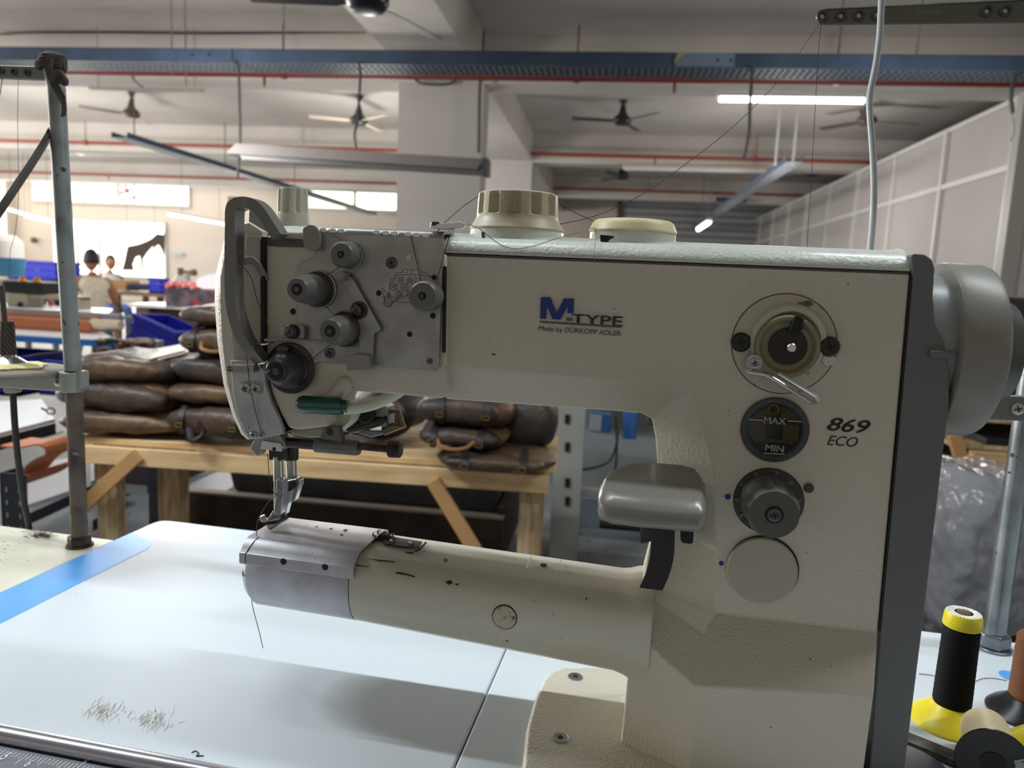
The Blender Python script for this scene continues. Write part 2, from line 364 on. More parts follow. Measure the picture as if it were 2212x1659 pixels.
# ---- head casting, left end
bm = B()
head = [(573, 512), (600, 498), (690, 500), (962, 548), (966, 700), (966, 846), (960, 860), (945, 861), (860, 853), (758, 845), (735, 836), (716, 846), (704, 880), (710, 922), (640, 930), (622, 925), (606, 896), (586, 850), (573, 790)]
head3 = [m(x, y, .5435) for x, y in head]; solid(bm, head3, (0, .060, 0))
link('head_casting', bm, PT, mach, MW, bevel=.003, seg=3, ang=20, smooth=50)
bm = B()                                            # fillet step beside the head
pxs(bm, [(575, 512), (640, 516), (690, 520), (690, 535), (600, 533), (575, 530)], .5425, .545); link('head_ledge', bm, MAT['dark_plastic'], mach, MW)
bm = B()
lp = [(560, 512), (600, 500), (700, 500), (700, 900), (622, 925), (580, 850), (566, 800)]
pxs(bm, [(500, 497), (572, 508), (573, 790), (588, 850), (606, 893), (624, 930), (612, 938), (590, 900), (500, 640)], .556, .60)
link('needle_bar_housing', bm, MAT['black'], mach, MW)
# lower inner casting below the head
bm = B(); pxs(bm, [(622, 922), (640, 926), (704, 922), (712, 896), (762, 884), (758, 908), (735, 930), (712, 945), (664, 946), (628, 938)], .562, .600)
link('lower_head_casting', bm, mat('casting_pale_green', (205, 208, 186), .4, bump=(500, .2, .0004)), mach, MW, bevel=.002, ang=20)
# face cover (left end) : side profile lofted so the left edge is rounded
left = [(548, 478), (520, 487), (502, 500), (485, 522), (466, 595), (464, 650), (470, 735), (484, 830), (504, 898), (523, 938), (536, 948)]
right = [(566, 500), (566, 503), (566, 508), (566, 530), (567, 600), (567, 655), (567, 740), (567, 800), (572, 850), (584, 893), (600, 934)]
bm = B(); rs = []
for (lx, ly), (rx, ry) in zip(left, right):
    A = m(lx + 1, ly, .560); Q = m(rx, ry, .5425); w_ = [(.06, .602), (.01, .590), (0, .566), (.05, .555), (.20, .5475), (.29, .5455), (.30, .5425), (1.0, .5425), (1.0, .602)]
    z = A.z
    rs.append([Vector((A.x + (Q.x - A.x) * t, y, A.z + (Q.z - A.z) * t)) for t, y in w_])
rings(bm, rs); link('face_cover', bm, PT, mach, MW, smooth=40)
bm = B(); pl = [(497, 508), (540, 509), (557, 510), (557, 760), (498, 780), (493, 700), (490, 600), (492, 530)]
pl = [(532, 508), (562, 509), (563, 780), (505, 780), (497, 700), (494, 640), (494, 560), (520, 545), (530, 540)]
pxs(bm, pl, .5405, .5435); link('face_panel', bm, mat('panel_grey', (176, 172, 160), .4, bump=(600, .15, .0004)), mach, MW, bevel=.0006)
bm = B(); pxs(bm, [(497, 778), (571, 778), (574, 830), (586, 872), (604, 906), (613, 938), (548, 949), (534, 945), (516, 905), (503, 850)], .5385, .5425)
link('thread_face_plate', bm, MAT['steel_sat'], mach, MW, bevel=.0008)
bm = B(); pxs(bm, [(564, 512), (571, 512), (572, 782), (565, 782)], .5395, .5425); link('take_up_slot', bm, MAT['black'], mach, MW)
bm = B(); pxs(bm, roundpoly([(518, 824, 0), (566, 824, 0), (568, 852, 0), (520, 852, 0)], 8), .5378, .5386); link('screw_plate', bm, MAT['steel'], mach, MW, bevel=.0003)
screw(mach, m(530, 839, .5377), .0046, mt=MAT['screw_bright']); screw(mach, m(553, 840, .5377), .0044, mt=MAT['screw_bright'])
screw(mach, m(548, 939, .5384), .0030, mt=MAT['screw_bright']); screw(mach, m(566, 940, .5384), .0026, mt=MAT['screw_bright'])
bm = B()                                            # thread guide loop on the face plate
sweep(bm, roundpoly([m(499, 789, .531), m(556, 789, .531), m(556, 801, .531), m(499, 801, .531)], .002) , (0, 1, 0), .012, .0012)
link('thread_loop', bm, MAT['steel'], mach, MW)
bm = B(); sweep(bm, [m(498, 795, .540), m(499, 795, .527), m(510, 795, .525), m(548, 797, .525), m(556, 796, .530), m(558, 795, .542)], (0, 0, 1), .0045, .001); link('thread_guide', bm, MAT['steel'], mach, MW, bevel=.0003)

# ---- take-up lever guard (grey hoop)
bm = B()
hp = spline([m(606, 512, .532), m(590, 486, .530), m(574, 462, .528), m(560, 447, .526), m(545, 440, .524), m(530, 439, .522), m(516, 443, .521), m(508, 455, .521), m(507, 500, .521), m(506, 560, .521), m(506, 620, .521), m(509, 660, .522), m(518, 700, .523), m(533, 735, .526), m(552, 762, .530), m(572, 785, .538)], 5)
wd = [.0085 if i < len(hp) - 12 else .0085 - .005 * (i - len(hp) + 12) / 12 for i in range(len(hp))]
sweep(bm, hp, (0, 1, 0), .0135, .0082); gd = link('take_up_guard', bm, MAT['guard'], mach, MW, bevel=.0012, ang=40)
bm = B(); solid(bm, [m(538, 450, .552), m(562, 468, .552), m(594, 508, .552), (m(542, 508, .552)), m(536, 476, .552)], (0, .004, 0)); link('guard_web', bm, MAT['lever_grey'], mach, MW, bevel=.0006)
text('part_number', '>PA 0007 100000', m(524, 598, .519), m(524, 508, .519), .0028, mat('emboss', (70, 70, 68), .5), gd, nrm=(.3, -1, 0), up=(-1, 0, 0))
bm = B(); sweep(bm, [m(527, 565, .533), m(545, 562, .535), m(556, 572, .537), m(569, 594, .540), m(572, 606, .543)], (0, 1, 0), .0022, .0062); link('take_up_lever', bm, MAT['lever_grey'], mach, MW, bevel=.0006)

# ---- thread tension plate
PTY = .5395
bm = B(); plate = [(693, 502), (957, 513), (953, 620), (948, 792), (940, 801), (803, 790), (762, 786), (690, 782), (662, 792), (640, 770), (620, 730), (642, 700), (642, 580), (650, 566), (680, 556), (688, 550), (692, 540)]
pxs(bm, plate, PTY, PTY + .003); link('tension_plate', bm, MAT['steel'], mach, MW, bevel=.0007)
bm = B(); rs = []
for (a, b, y) in ((502, 513, PTY), (499, 510, PTY), (494, 505, PTY + .001), (489, 500, PTY + .004), (487, 497.5, PTY + .010), (486.5, 497, PTY + .030)):
    rs.append([m(691, a, PTY), m(957, b, PTY), y])
va = []; 
for L_, R_, y in rs:
    va.append((Vector((L_.x, y, L_.z)), Vector((R_.x, y, R_.z))))
rr = [[a, b, b + Vector((0, .0008, -.0020)), a + Vector((0, .0008, -.0020))] for a, b in va]
rings(bm, rr); flange = link('top_flange', bm, MAT['steel'], mach, MW, smooth=60)
for px, py in ((699, 497), (719, 498), (738, 499), (814, 502), (834, 503.5), (853, 504.5), (882, 506), (900, 507.5), (920, 508.5)):  # flange holes: pale discs painted as the light showing through
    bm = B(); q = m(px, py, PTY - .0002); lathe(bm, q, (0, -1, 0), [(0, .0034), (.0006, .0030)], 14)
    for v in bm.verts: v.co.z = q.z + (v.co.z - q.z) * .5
    link('eyelet_or_lit_hole', bm, mat('hole_light_pale', (236, 236, 232), .2, .3), flange, MW)
bm = B(); solid(bm, roundpoly([m(653, 492, .534), m(664, 485, .534), m(679, 486, .534), m(690, 500, .534), m(691, 540, .534), m(672, 544, .534), (m(655, 534, .534))], .003), (0, .003, 0)); link('release_tab', bm, MAT['lever_grey'], mach, MW, bevel=.0008)
for px, py, r in ((818, 633, .0022), (935, 682, .0023), (938, 599, .0021), (885, 722, .0022), (633, 673, .0025), (670, 760, .0018)):
    bm = B(); lathe(bm, m(px, py, PTY - .0001 if px > 640 else .5433), (0, -1, 0), [(0, r), (.0002, r * .95)], 18); link('plate_hole', bm, MAT['black'], mach, MW)
bm = B(); lathe(bm, m(928, 780, PTY - .0001), (0, -1, 0), [(0, .0024), (.0008, .0022)], 18); link('rivet', bm, MAT['screw'], mach, MW)
bm = B(); lathe(bm, m(883, 556, PTY - .0001), (0, -1, 0), [(0, .0022), (.0004, .002)], 18); link('plate_opening', bm, mat('pale_hole', (205, 205, 200), .5), mach, MW)
for px, py in ((832, 708), (671, 759)):
    bm = B(); lathe(bm, m(px, py, PTY - .0001), (0, -1, 0), [(0, .0020), (.0004, .0018)], 18); link('rivet', bm, MAT['steel'], mach, MW)
screw(mach, m(846, 568, PTY), .0045, mt=MAT['screw']); screw(mach, m(713, 763, PTY), .0042, mt=MAT['screw'])
# dirt specks on the plate corner: the plate's own wear, kept in its material
# threading diagram etched on the plate
bm = B(); YD = PTY - .0002
def wire(bm, pts, r=.00015, y=None): tube(bm, [m(px, py, YD if y is None else y) for px, py in pts], r, 4)
cr = lambda X, Y: (440 + X / 3.95, 400 + Y / 3.95)
for L_ in ([(1590, 800), (1630, 790), (1635, 745), (1690, 745), (1710, 718), (1840, 718), (1850, 742), (1890, 745), (1945, 780), (1940, 788), (1880, 770), (1850, 765), (1640, 765)], [(1590, 800), (1585, 920), (1545, 905), (1525, 880), (1518, 890), (1545, 960), (1520, 955), (1635, 955)], [(1545, 960), (1545, 1010), (1580, 1035), (1610, 1010), (1640, 995), (1800, 1003)], [(1690, 745), (1710, 718)], [(1640, 770), (1636, 800), (1600, 830)], [(1810, 775), (1808, 850)], [(1840, 775), (1845, 840)], [(1660, 835), (1630, 860)], [(1745, 830), (1720, 855)], [(1640, 885), (1690, 935), (1610, 1000)], [(1725, 890), (1755, 930), (1610, 995)], [(1725, 760), (1745, 730)], [(1760, 762), (1785, 728)]):
    wire(bm, [cr(*p) for p in L_])
def ringw(bm, X, Y, r, rr=.00015):
    c = m(*cr(X, Y), YD); pts = [c + Vector((math.cos(t * PI / 8) * r, 0, math.sin(t * PI / 8) * r)) for t in range(17)]; tube(bm, pts, rr, 4)
for X, Y, r in ((1683, 808, .0021), (1763, 812, .0021), (1618, 867, .0027), (1712, 872, .0027), (1808, 870, .0022), (1670, 935, .0027), (1764, 938, .0027), (1572, 1000, .0036), (1572, 1000, .0025), (1580, 935, .0014)): ringw(bm, X, Y, r); ringw(bm, X, Y, .0008)
link('threading_diagram', bm, mat('etched_black', (28, 26, 26), .6), mach, MW)

# ---- knobs on the plate
def knob(name, base, tip, rb, rt, mt, y_base=PTY, prof=None, flutes=0, disc=None, hole=True, parent=None, vp=(1433, 626)):
    y_tip = y_base * math.hypot(vp[0] - base[0], vp[1] - base[1]) / math.hypot(vp[0] - tip[0], vp[1] - tip[1])
    c = m(base[0], base[1], y_base); L_ = y_base - y_tip
    bm = B(); prof = prof or [(0, 1), (.25, 1), (.75, .96), (.93, .88), (1, .70)]
    pr = [(t * L_, rb + (rt - rb) * 0 if False else rb * r) for t, r in prof]
    lathe(bm, c, (0, -1, 0), pr, 48, flute(flutes, 2, 4, .10) if flutes else None)
    k = link(name, bm, mt, parent or mach, MW, bevel=.0005, ang=40)
    if disc:
        for dy, dr, dm in disc:
            bm = B(); lathe(bm, c + Vector((0, -dy, 0)), (0, -1, 0), [(0, dr), (.0012, dr), (.0016, dr * .95)], 40); link('tension_disc', bm, dm, k, MW)
    if hole:
        bm = B(); r = .0025 if hole is True else hole; lathe(bm, c + Vector((0, -L_ - .0002, 0)), (0, -1, 0), [(0, r * 1.5), (.0003, r * 1.3)], 20); st_ = link('bore', bm, MAT['black'], k, MW)
        bm = B(); lathe(bm, c + Vector((0, -L_ - .0004, 0)), (0, -1, 0), [(0, r * .7), (.0006, r * .6)], 16); link('stud', bm, MAT['screw'], st_, MW)
    return k, c, L_
knob('tension_knob', (757, 552), (735, 545), .0098, .008, MAT['knob'], prof=[(0, 1), (.3, 1.02), (.85, 1), (1, .86)], disc=[(.0005, .0105, MAT['steel'])], hole=.0018)
T = [(0, 1.25), (.12, 1.25), (.14, .98), (.35, 1.0), (.55, .98), (.8, .93), (.93, .85), (1, .66)]
DD = [(.001, .0148, MAT['steel']), (.003, .0138, MAT['dark_steel']), (.0055, .0125, MAT['dark_steel'])]
knob('tension_knob', (690, 625), (636, 622), .0110, .008, MAT['knob'], prof=[(0, 1), (.35, 1.02), (.36, 1.05), (.62, 1.0), (.64, .96), (.9, .86), (1, .72)], flutes=0, disc=DD, hole=.0030)
knob('tension_knob', (751, 711), (708, 710), .0112, .008, MAT['knob'], prof=[(0, 1), (.35, 1.02), (.36, 1.05), (.62, 1.0), (.64, .97), (.9, .88), (1, .74)], disc=DD, hole=.0030)
knob('thread_stud', (929, 639), (911, 641), .0110, .008, MAT['knob'], prof=[(0, 1), (.3, 1.02), (.8, 1), (.94, .96), (1, .86)], hole=.0020)
k4, c4, L4 = knob('main_tension_dome', (628, 795), (590, 796), .0165, .01, MAT['knob_dark'], prof=[(0, 1.0), (.12, 1.0), (.2, .9), (.4, .88), (.6, .82), (.8, .68), (.9, .52), (1, .5)], disc=[(.0003, .0205, MAT['dark_steel'])], hole=.0045)
bm = B(); tube(bm, [m(*cr(560, 1580), .512), m(*cr(530, 1600), .511), m(*cr(500, 1585), .511), m(*cr(470, 1530), .513), m(*cr(520, 1520), .512), m(*cr(545, 1500), .513)], .0006, 6); link('check_spring', bm, MAT['steel'], k4, MW)
bm = B(); pxs(bm, roundpoly([(595, 750, 0), (612, 746, 0), (624, 752, 0), (620, 760, 0), (600, 762, 0)], 5), .530, .5385); link('dome_lug', bm, MAT['knob_dark'], k4, MW, bevel=.0004)
text('plus_mark', '+', m(699, 735, .5085), m(706, 735, .5085), .0022, mat('mark_pale', (200, 200, 196), .5), mach)
# thread take-up arm piece (angled lever across the plate)
bm = B(); lev = [(752, 585), (762, 592), (775, 612), (822, 706), (820, 716), (808, 720), (803, 798), (790, 802), (774, 800), (778, 760), (772, 700), (768, 660), (756, 622), (745, 600)]
lv = [(x, y) for x, y in [(735, 586), (748, 590), (764, 604), (778, 630), (823, 710), (818, 717), (808, 720), (803, 795), (796, 801), (772, 800), (775, 740), (772, 690), (762, 650), (748, 622), (735, 605), (724, 602)]]
pxs(bm, lv, .5345, .5365); lever = link('thread_lever', bm, MAT['steel'], mach, MW, bevel=.0006)
bm = B(); pxs(bm, roundpoly([(735, 585, 0), (744, 590, 0), (735, 607, 0), (722, 600, 0)], 3), .525, .5365); link('lever_tab', bm, MAT['lever_grey'], lever, MW, bevel=.0006)
bm = B(); pxs(bm, roundpoly([(748, 768, 0), (772, 764, 0), (798, 768, 0), (800, 798, 0), (772, 800, 0), (748, 802, 0)], 5), .5285, .5345); link('lever_foot', bm, MAT['lever_grey'], lever, MW, bevel=.001)
k, c, L_ = knob('lever_screw', (776, 670), (770, 670), .0062, .005, MAT['dark_steel'], y_base=.5345, hole=False, prof=[(0, 1.1), (.3, 1.1), (.35, .8), (1, .7)])
screw(k, Vector((c.x, .5345 - L_ - .0001, c.z)), .0036, mt=MAT['screw'])
# L-shaped guide with screw
bm = B(); pxs(bm, roundpoly([(607, 704, 0), (655, 702, 0), (657, 732, 0), (606, 730, 0)], 6), .533, .5375)
g = link('guide_bracket', bm, MAT['steel'], mach, MW, bevel=.0006)
bm = B(); a, b_ = m(572, 731, .534), m(692, 737, .534); solid(bm, [a, m(604, 728, .534), b_, b_ + Vector((-.02, .004, 0)), a + Vector((.004, -.008, 0))], (0, 0, -.0014)); link('guide_blade', bm, MAT['steel'], g, MW, bevel=.0003)
k, c, L_ = knob('bracket_screw', (633, 716), (626, 716), .0058, .005, MAT['dark_steel'], y_base=.533, hole=False, parent=g); screw(k, Vector((c.x, .533 - L_ - .0001, c.z)), .0036)
bm = B(); tube(bm, [m(518, 743, .531), m(545, 744, .529), m(575, 743, .528), m(592, 738, .530)], [.0015, .0022, .0022, .0015], 8, flat=.5); link('thread_pin', bm, MAT['chrome'], mach, MW)
# guide fitting at the top right of the plate
bm = B(); solid(bm, [m(934, 487, .545), m(958, 484, .545), m(1002, 480, .545), m(1009, 487, .545), m(1003, 494, .545), m(960, 497, .545), m(934, 494, .545)], (0, -.006, 0)); gf = link('upper_thread_guide', bm, MAT['chrome'], mach, MW, bevel=.0006)
bm = B(); lathe(bm, m(940, 488, .542), (0, 0, 1), [(0, .0035), (.0025, .0035), (.003, .0025)], 16); link('guide_screw', bm, MAT['dark_steel'], gf, MW)
bm = B(); pxs(bm, [(966, 495), (982, 494), (980, 508), (970, 510)], .541, .543); link('guide_lug', bm, MAT['chrome'], gf, MW, bevel=.0004)

# ---- gap on arm right of the plate
bm = B(); pxs(bm, roundpoly([(957, 575, 0), (963, 575, 0), (961, 762, 0), (955, 762, 0)], 2), .5415, .5445); link('vent_slot', bm, MAT['black'], mach, MW)

# ---- below the head: green thumb lever, clamps, presser parts
bm = B(); pts = spline([m(742, 884, .534), m(780, 880, .540), (m(815, 870, .552)), m(845, 856, .566), m(866, 842, .580)], 5); tube(bm, pts, [.0042 + .0012 * i / len(pts) for i in range(len(pts))], 14); kl = link('knee_lift_lever', bm, mat('lever_white', (214, 216, 202), .35), mach, MW)
bm = B(); a, b_ = m(641, 873, .531), m(752, 878, .534); d = (b_ - a)
tube(bm, [a, a + d * .02, a + d * .06, a + d * .14, a + d * .5, a + d * .82, a + d * .90, a + d * .905, a + d], [.002, .0048, .0064, .0072, .0072, .0070, .0066, .0052, .0050], 20); link('green_grip', bm, mat('green_plastic', (10, 78, 66), .22, coat=.6), kl, MW)
bm = B(); tube(bm, spline([m(746, 820, .5450), m(742, 832, .5420), m(728, 848, .5410), m(706, 864, .5420), m(690, 874, .5430)], 5), [.0062, .0070, .0072, .0072, .0070, .0068, .0066, .0064, .0062, .0060, .0058, .0056, .0054, .0052, .0050, .0048, .0046, .0044, .0042, .0040, .0038], 16, flat=.7); link('lever_boss', bm, PT, mach, MW)
# roller guide bar
bm = B(); tube(bm, [m(600, 954, .552), m(682, 961, .552)], .0042, 18); gb = link('guide_bar', bm, MAT['dark_steel'], mach, MW)
bm = B(); tube(bm, [m(682, 961, .552), m(683, 961, .552), m(772, 968, .552), m(776, 968, .552)], [.0055, .0062, .0062, .0055], 20); solid(bm, [m(690, 948, .548), m(700, 925, .548), m(730, 922, .548), m(738, 955, .548)], (0, .008, 0)); link('clamp_sleeve', bm, mat('clamp_grey', (112, 112, 108), .4, .5), gb, MW, bevel=.0008)
bm = B(); lathe(bm, m(712, 933, .5478), (0, -1, 0), [(0, .003), (.0004, .0028)], 16); link('clamp_hole', bm, MAT['dark_steel'], gb, MW)
bm = B(); tube(bm, [m(776, 964, .552), m(842, 970, .552)], .0030, 14); link('clamp_rod', bm, MAT['rust'], gb, MW)
bm = B(); a, b_ = m(840, 970, .552), m(866, 971, .552); tube(bm, [a, a + (b_ - a) * .08, a + (b_ - a) * .92, b_], [.0058, .0068, .0068, .0058], 24); link('thumb_nut', bm, MAT['rust'], gb, MW)
bm = B(); solid(bm, [m(548, 950, .545), m(576, 934, .545), m(602, 936, .545), m(616, 960, .545), m(604, 968, .545), m(577, 970, .545), m(569, 958, .545), (m(556, 986, .545)), m(540, 968, .545)], (0, .012, 0)); br = link('needle_guard_bracket', bm, MAT['steel'], mach, MW, bevel=.0006)
bm = B(); pxs(bm, [(566, 952), (606, 958), (608, 976), (562, 970)], .5428, .5444); link('bracket_plate', bm, mat('pale_metal', (214, 222, 222), .35, .3), br, MW, bevel=.0003)
bm = B(); lathe(bm, m(592, 970, .5426), (0, -1, 0), [(0, .0016), (.0003, .0015)], 12); link('bracket_hole', bm, MAT['black'], br, MW)
# needle and presser bars
bm = B(); box(bm, *[v for v in (m(585, 975, .570).x, m(612, 975, .570).x)], .566, .578, m(590, 992, .57).z, m(590, 968, .57).z); link('needle_clamp', bm, MAT['dark_steel'], mach, MW, bevel=.001)
bm = B(); tube(bm, [m(600, 985, .570), m(602, 1040, .570)], .0045, 18); link('needle_bar', bm, MAT['chrome'], mach, MW)
bm = B(); tube(bm, [m(628, 960, .590), m(628, 992, .590)], .0068, 20); link('bar_collar', bm, MAT['dark_steel'], mach, MW)
bm = B(); tube(bm, [m(628, 988, .590), m(630, 1045, .590)], .0048, 18); link('presser_bar', bm, MAT['chrome'], mach, MW)
bm = B(); tube(bm, [m(594, 990, .566), m(594, 1080, .566), m(593, 1100, .566)], [.0011, .0011, .0007], 8); link('needle', bm, MAT['chrome'], mach, MW)
bm = B(); pxs(bm, [(596, 1036), (611, 1036), (612, 1060), (606, 1112), (592, 1114), (592, 1095), (595, 1070)], .5635, .5725); link('outer_foot', bm, MAT['chrome'], mach, MW, bevel=.0008)
bm = B(); pxs(bm, [(612, 1040), (640, 1034), (648, 1038), (648, 1046), (636, 1082), (622, 1088), (616, 1112), (604, 1118), (606, 1090), (612, 1060)], .582, .590); ft = link('presser_foot', bm, MAT['chrome'], mach, MW, bevel=.0008)
bm = B(); lathe(bm, m(627, 1049, .5815), (0, -1, 0), [(0, .0042), (.003, .0042), (.0034, .0035)], 16); link('foot_screw', bm, MAT['dark_steel'], ft, MW)
bm = B(); sweep(bm, spline([m(598, 1100, .5675), m(590, 1112, .5675), m(580, 1122, .567), m(570, 1123, .566), m(566, 1114, .565)], 4), (0, 1, 0), .007, .0022); link('foot_toe', bm, MAT['chrome'], mach, MW, bevel=.0004)
bm = B(); solid(bm, [m(566, 1128, .568), m(600, 1112, .585), m(622, 1112, .592), m(598, 1124, .570)], (0, 0, -.003)); link('feed_dog', bm, MAT['black'], mach, MW)
# clutter at the back of the head: lifting mechanism
bm = B(); box(bm, m(812, 880, .60).x, m(843, 880, .60).x, .592, .612, m(820, 918, .60).z, m(820, 874, .60).z); mech = link('lifting_bracket', bm, MAT['steel'], mach, MW, bevel=.0012)
bm = B(); lathe(bm, m(794, 893, .588), (0, -1, 0), [(0, .0075), (.006, .0075), (.007, .0065)], 24); link('roller', bm, MAT['black'], mech, MW)
bm = B(); lathe(bm, m(833, 903, .5915), (0, -1, 0), [(0, .0022), (.0004, .002)], 14); link('bracket_hole', bm, MAT['black'], mech, MW)
bm = B(); tube(bm, [m(842, 890, .600), m(860, 888, .600), m(871, 922, .598), m(852, 922, .596), m(828, 932, .594)], [.0025, .0025, .0028, .004, .004], 12); link('link_rod', bm, mat('dull_brass', (120, 104, 88), .4, .7), mech, MW)
bm = B(); tube(bm, [m(752, 926, .590), m(780, 918, .592), m(838, 904, .596)], [.0045, .0055, .0045], 14); link('cross_shaft', bm, MAT['dark_steel'], mech, MW)
bm = B(); pxs(bm, [(706, 930), (770, 936), (800, 946), (830, 938), (832, 930), (800, 930), (760, 918), (742, 916)], .592, .612); link('lower_link', bm, MAT['steel'], mech, MW, bevel=.0015)

# ---- cylinder arm (free arm)
CF, CB = .535, .612
def arm_ring(x, top, bot, yf=CF, yb=CB, g=0.0):
    pr = []
    def q(cy, cz, r1, r2, a0, a1, n):
        for i in range(n + 1):
            a = math.radians(a0 + (a1 - a0) * i / n); pr.append((cy + math.cos(a) * r1, cz + math.sin(a) * r2))
    q(yf + .020, top - .020, .020 + g, .020 + g, 180, 95, 6); q(yb - .012, top - .012, .012 + g, .012 + g, 85, 0, 4)
    q(yb - .026, bot + .026, .026 + g, .026 + g, 0, -85, 5); q(yf + .032, bot + .036, .032 + g, .036 + g, -95, -180, 7)
    return [Vector((x, y, z)) for y, z in pr]
XJ = -.2310
def ctop(x): return .9335 - (x - XJ) * .026
bm = B(); rings(bm, [arm_ring(XJ, .9335, .8700, CF + .0005), arm_ring(-.12, ctop(-.12), .8645, CF), arm_ring(-.016, ctop(-.016), .859, CF - .0005), arm_ring(-.009, ctop(-.009) + .001, .8575, CF - .0018, CB + .001), arm_ring(-.002, ctop(-.004) + .003, .855, CF - .0036, CB + .003), arm_ring(.010, ctop(-.004) + .004, .853, CF - .0042, CB + .004)])
link('cylinder_arm', bm, MAT['paint_smooth'], mach, MW, smooth=60)
bm = B(); rings(bm, [arm_ring(-.3290, .905, .8800, .552, .602), arm_ring(-.3275, .926, .8745, .5385, .610), arm_ring(-.3225, .9330, .8715, .5362, .612), arm_ring(XJ - .0006, .9338, .8700, .5352)])
link('cylinder_end_cover', bm, MAT['steel_sat'], mach, MW, smooth=60)
bm = B(); rings(bm, [arm_ring(XJ - .0008, .932, .8715, .5365), arm_ring(XJ + .0004, .932, .8715, .5365)]); link('joint_line', bm, MAT['black'], mach, MW)
# bent hook cover: top and upper front
def cov(x, top=.9275, yf=.5340):
    pr = [(yf, top - .0185), (yf, top - .0098), (yf + .0012, top - .0092), (yf + .0042, top - .0058), (yf + .009, top - .0018), (yf + .0145, top), (.601, top), (.6105, top - .003), (.6140, top - .010), (.6140, top - .02)]
    inn = [(y + (.0012 if y < .58 else -.0012), z - .0012) for y, z in pr]
    return pr, inn
def cov_ring(x, top, yf):
    o, i_ = cov(x, top, yf); return [Vector((x, y, z)) for y, z in o] + [Vector((x, y, z)) for y, z in i_[::-1]]
bm = B(); rings(bm, [cov_ring(-.3275, .9380, .5338), cov_ring(-.2265, .9372, .5334)]); hc = link('hook_cover', bm, MAT['steel_sat'], mach, MW, smooth=50, bevel=.0003)
for px, py in ((612, 1213), (702, 1225)):
    q = m(px, py, .5334); bm = B(); lathe(bm, q, (0, -1, 0), [(0, .0028), (.0003, .0026)], 16); h = link('cover_screw', bm, MAT['black'], hc, MW)
for px, py, r in ((684, 1138, .0016), (715, 1142, .0015), (746, 1145, .0019), (738, 1155, .0014), (662, 1135, .0008)):
    q = mz(px, py, .9376); bm = B(); lathe(bm, q, (0, 0, 1), [(0, r), (.0002, r * .9)], 12); link('cover_hole', bm, MAT['rust'], hc, MW)
bm = B(); solid(bm, [Vector((-.3262, .575, .9385)), Vector((-.3262, .602, .9385)), Vector((-.3190, .602, .9385)), Vector((-.3190, .568, .9385))], (0, 0, -.001)); link('needle_opening', bm, MAT['black'], hc, MW)
o_, _i = cov(0, .9379, .5338); bm = B(); tube(bm, [Vector((-.3180 - .004 * max(0, (.545 - y) / .012), y - .0002, z + .0002)) for y, z in o_[:6]], .0003, 4); link('plate_seam', bm, MAT['black'], hc, MW)
# oil dirt heap and spring clip behind the cover
bm = B(); c = mz(815, 1162, .9335)
random.seed(3)
for i in range(90):
    a = random.random() * PI * 2; r = random.random() ** .6; p = c + Vector((.002 + math.cos(a) * .012 * r, math.sin(a) * .009 * r, .0004)); d = Vector((random.uniform(-1, 1), random.uniform(-1, 1), random.uniform(-.1, .5))).normalized() * .006
    tube(bm, [p, p + d * .5 + Vector((0, 0, .0008)), p + d], .0006, 3)
o = link('lint_dirt', bm, mat('greasy_lint', (40, 26, 22), .8), mach, MW); o['kind'] = 'stuff'
bm = B(); solid(bm, [mz(826, 1165, .9342), mz(838, 1160, .9342), mz(912, 1172, .9342), mz(905, 1184, .9342), mz(870, 1182, .9342), mz(832, 1176, .9342)], (0, 0, .0009)); clip = link('latch_recess', bm, MAT['rust'], mach, MW)
for px in (846, 888):
    bm = B(); lathe(bm, mz(px, 1170 + (px - 846) * .1, .9348), (0, 0, 1), [(0, .0022), (.0012, .0020), (.0018, .001)], 12); link('latch_screw', bm, MAT['screw_bright'], clip, MW)
bm = B(); tube(bm, [mz(920, 1172, .9348), mz(907, 1186, .9348), mz(897, 1191, .934)], .0009, 6); link('latch_spring', bm, MAT['rust'], clip, MW)
for pts in ([(788, 1206), (822, 1210), (853, 1213), (854, 1215), (820, 1213)], [(768, 1220), (796, 1224), (797, 1226), (770, 1223)], [(853, 1237), (862, 1236), (880, 1240), (898, 1245), (896, 1248), (878, 1243), (858, 1240)], [(958, 1208), (966, 1207), (968, 1211), (962, 1216)], [(962, 1257), (974, 1253), (979, 1260), (970, 1264)], [(982, 1261), (993, 1261), (988, 1266)], [(877, 1192), (895, 1193), (893, 1196), (879, 1195)]):
    bm = B()
    y = .5572
    P3 = [(m(px, py, .5565)) for px, py in pts]
    P3 = [Vector((q.x, y, q.z)) for q in P3]
    # lay the chip on the rounded arm surface along the view
    out = []
    for (px, py) in pts:
        best = None
        for k_ in range(60):
            yy = .530 + k_ * .0009; q = m(px, py, yy); top = ctop(q.x); cy, cz, r1, r2 = CF + .020, top - .020, .0202, .0202
            ins = (q.z < cz and q.y > CF) or (q.y > cy and q.z < top) or (((q.y - cy) / r1) ** 2 + ((q.z - cz) / r2) ** 2 < 1)
            if ins: best = q; break
        out.append(best if best else m(px, py, .56))
    bm.faces.new([bm.verts.new(q + Vector((0, -.0009, .0006))) for q in out]); link('paint_chip', bm, MAT['rust'], mach, MW, smooth=0)
for px in (1143, 1209):
    bm = B(); a = mz(px + 4, 1204 + (px - 1143) * .11, .9302); b_ = m(px - 6, 1229 + (px - 1143) * .11, .543); tube(bm, [a + Vector((0, 0, .0008)), b_ + Vector((0, -.002, .001))], .0004, 4); link('scribed_line', bm, MAT['screw_bright'], mach, MW)
bm = B(); lathe(bm, mz(1174, 1221, .9305), (0, 0, 1), [(0, .0030), (.0006, .0028)], 14); link('oil_hole', bm, MAT['rust'], mach, MW)
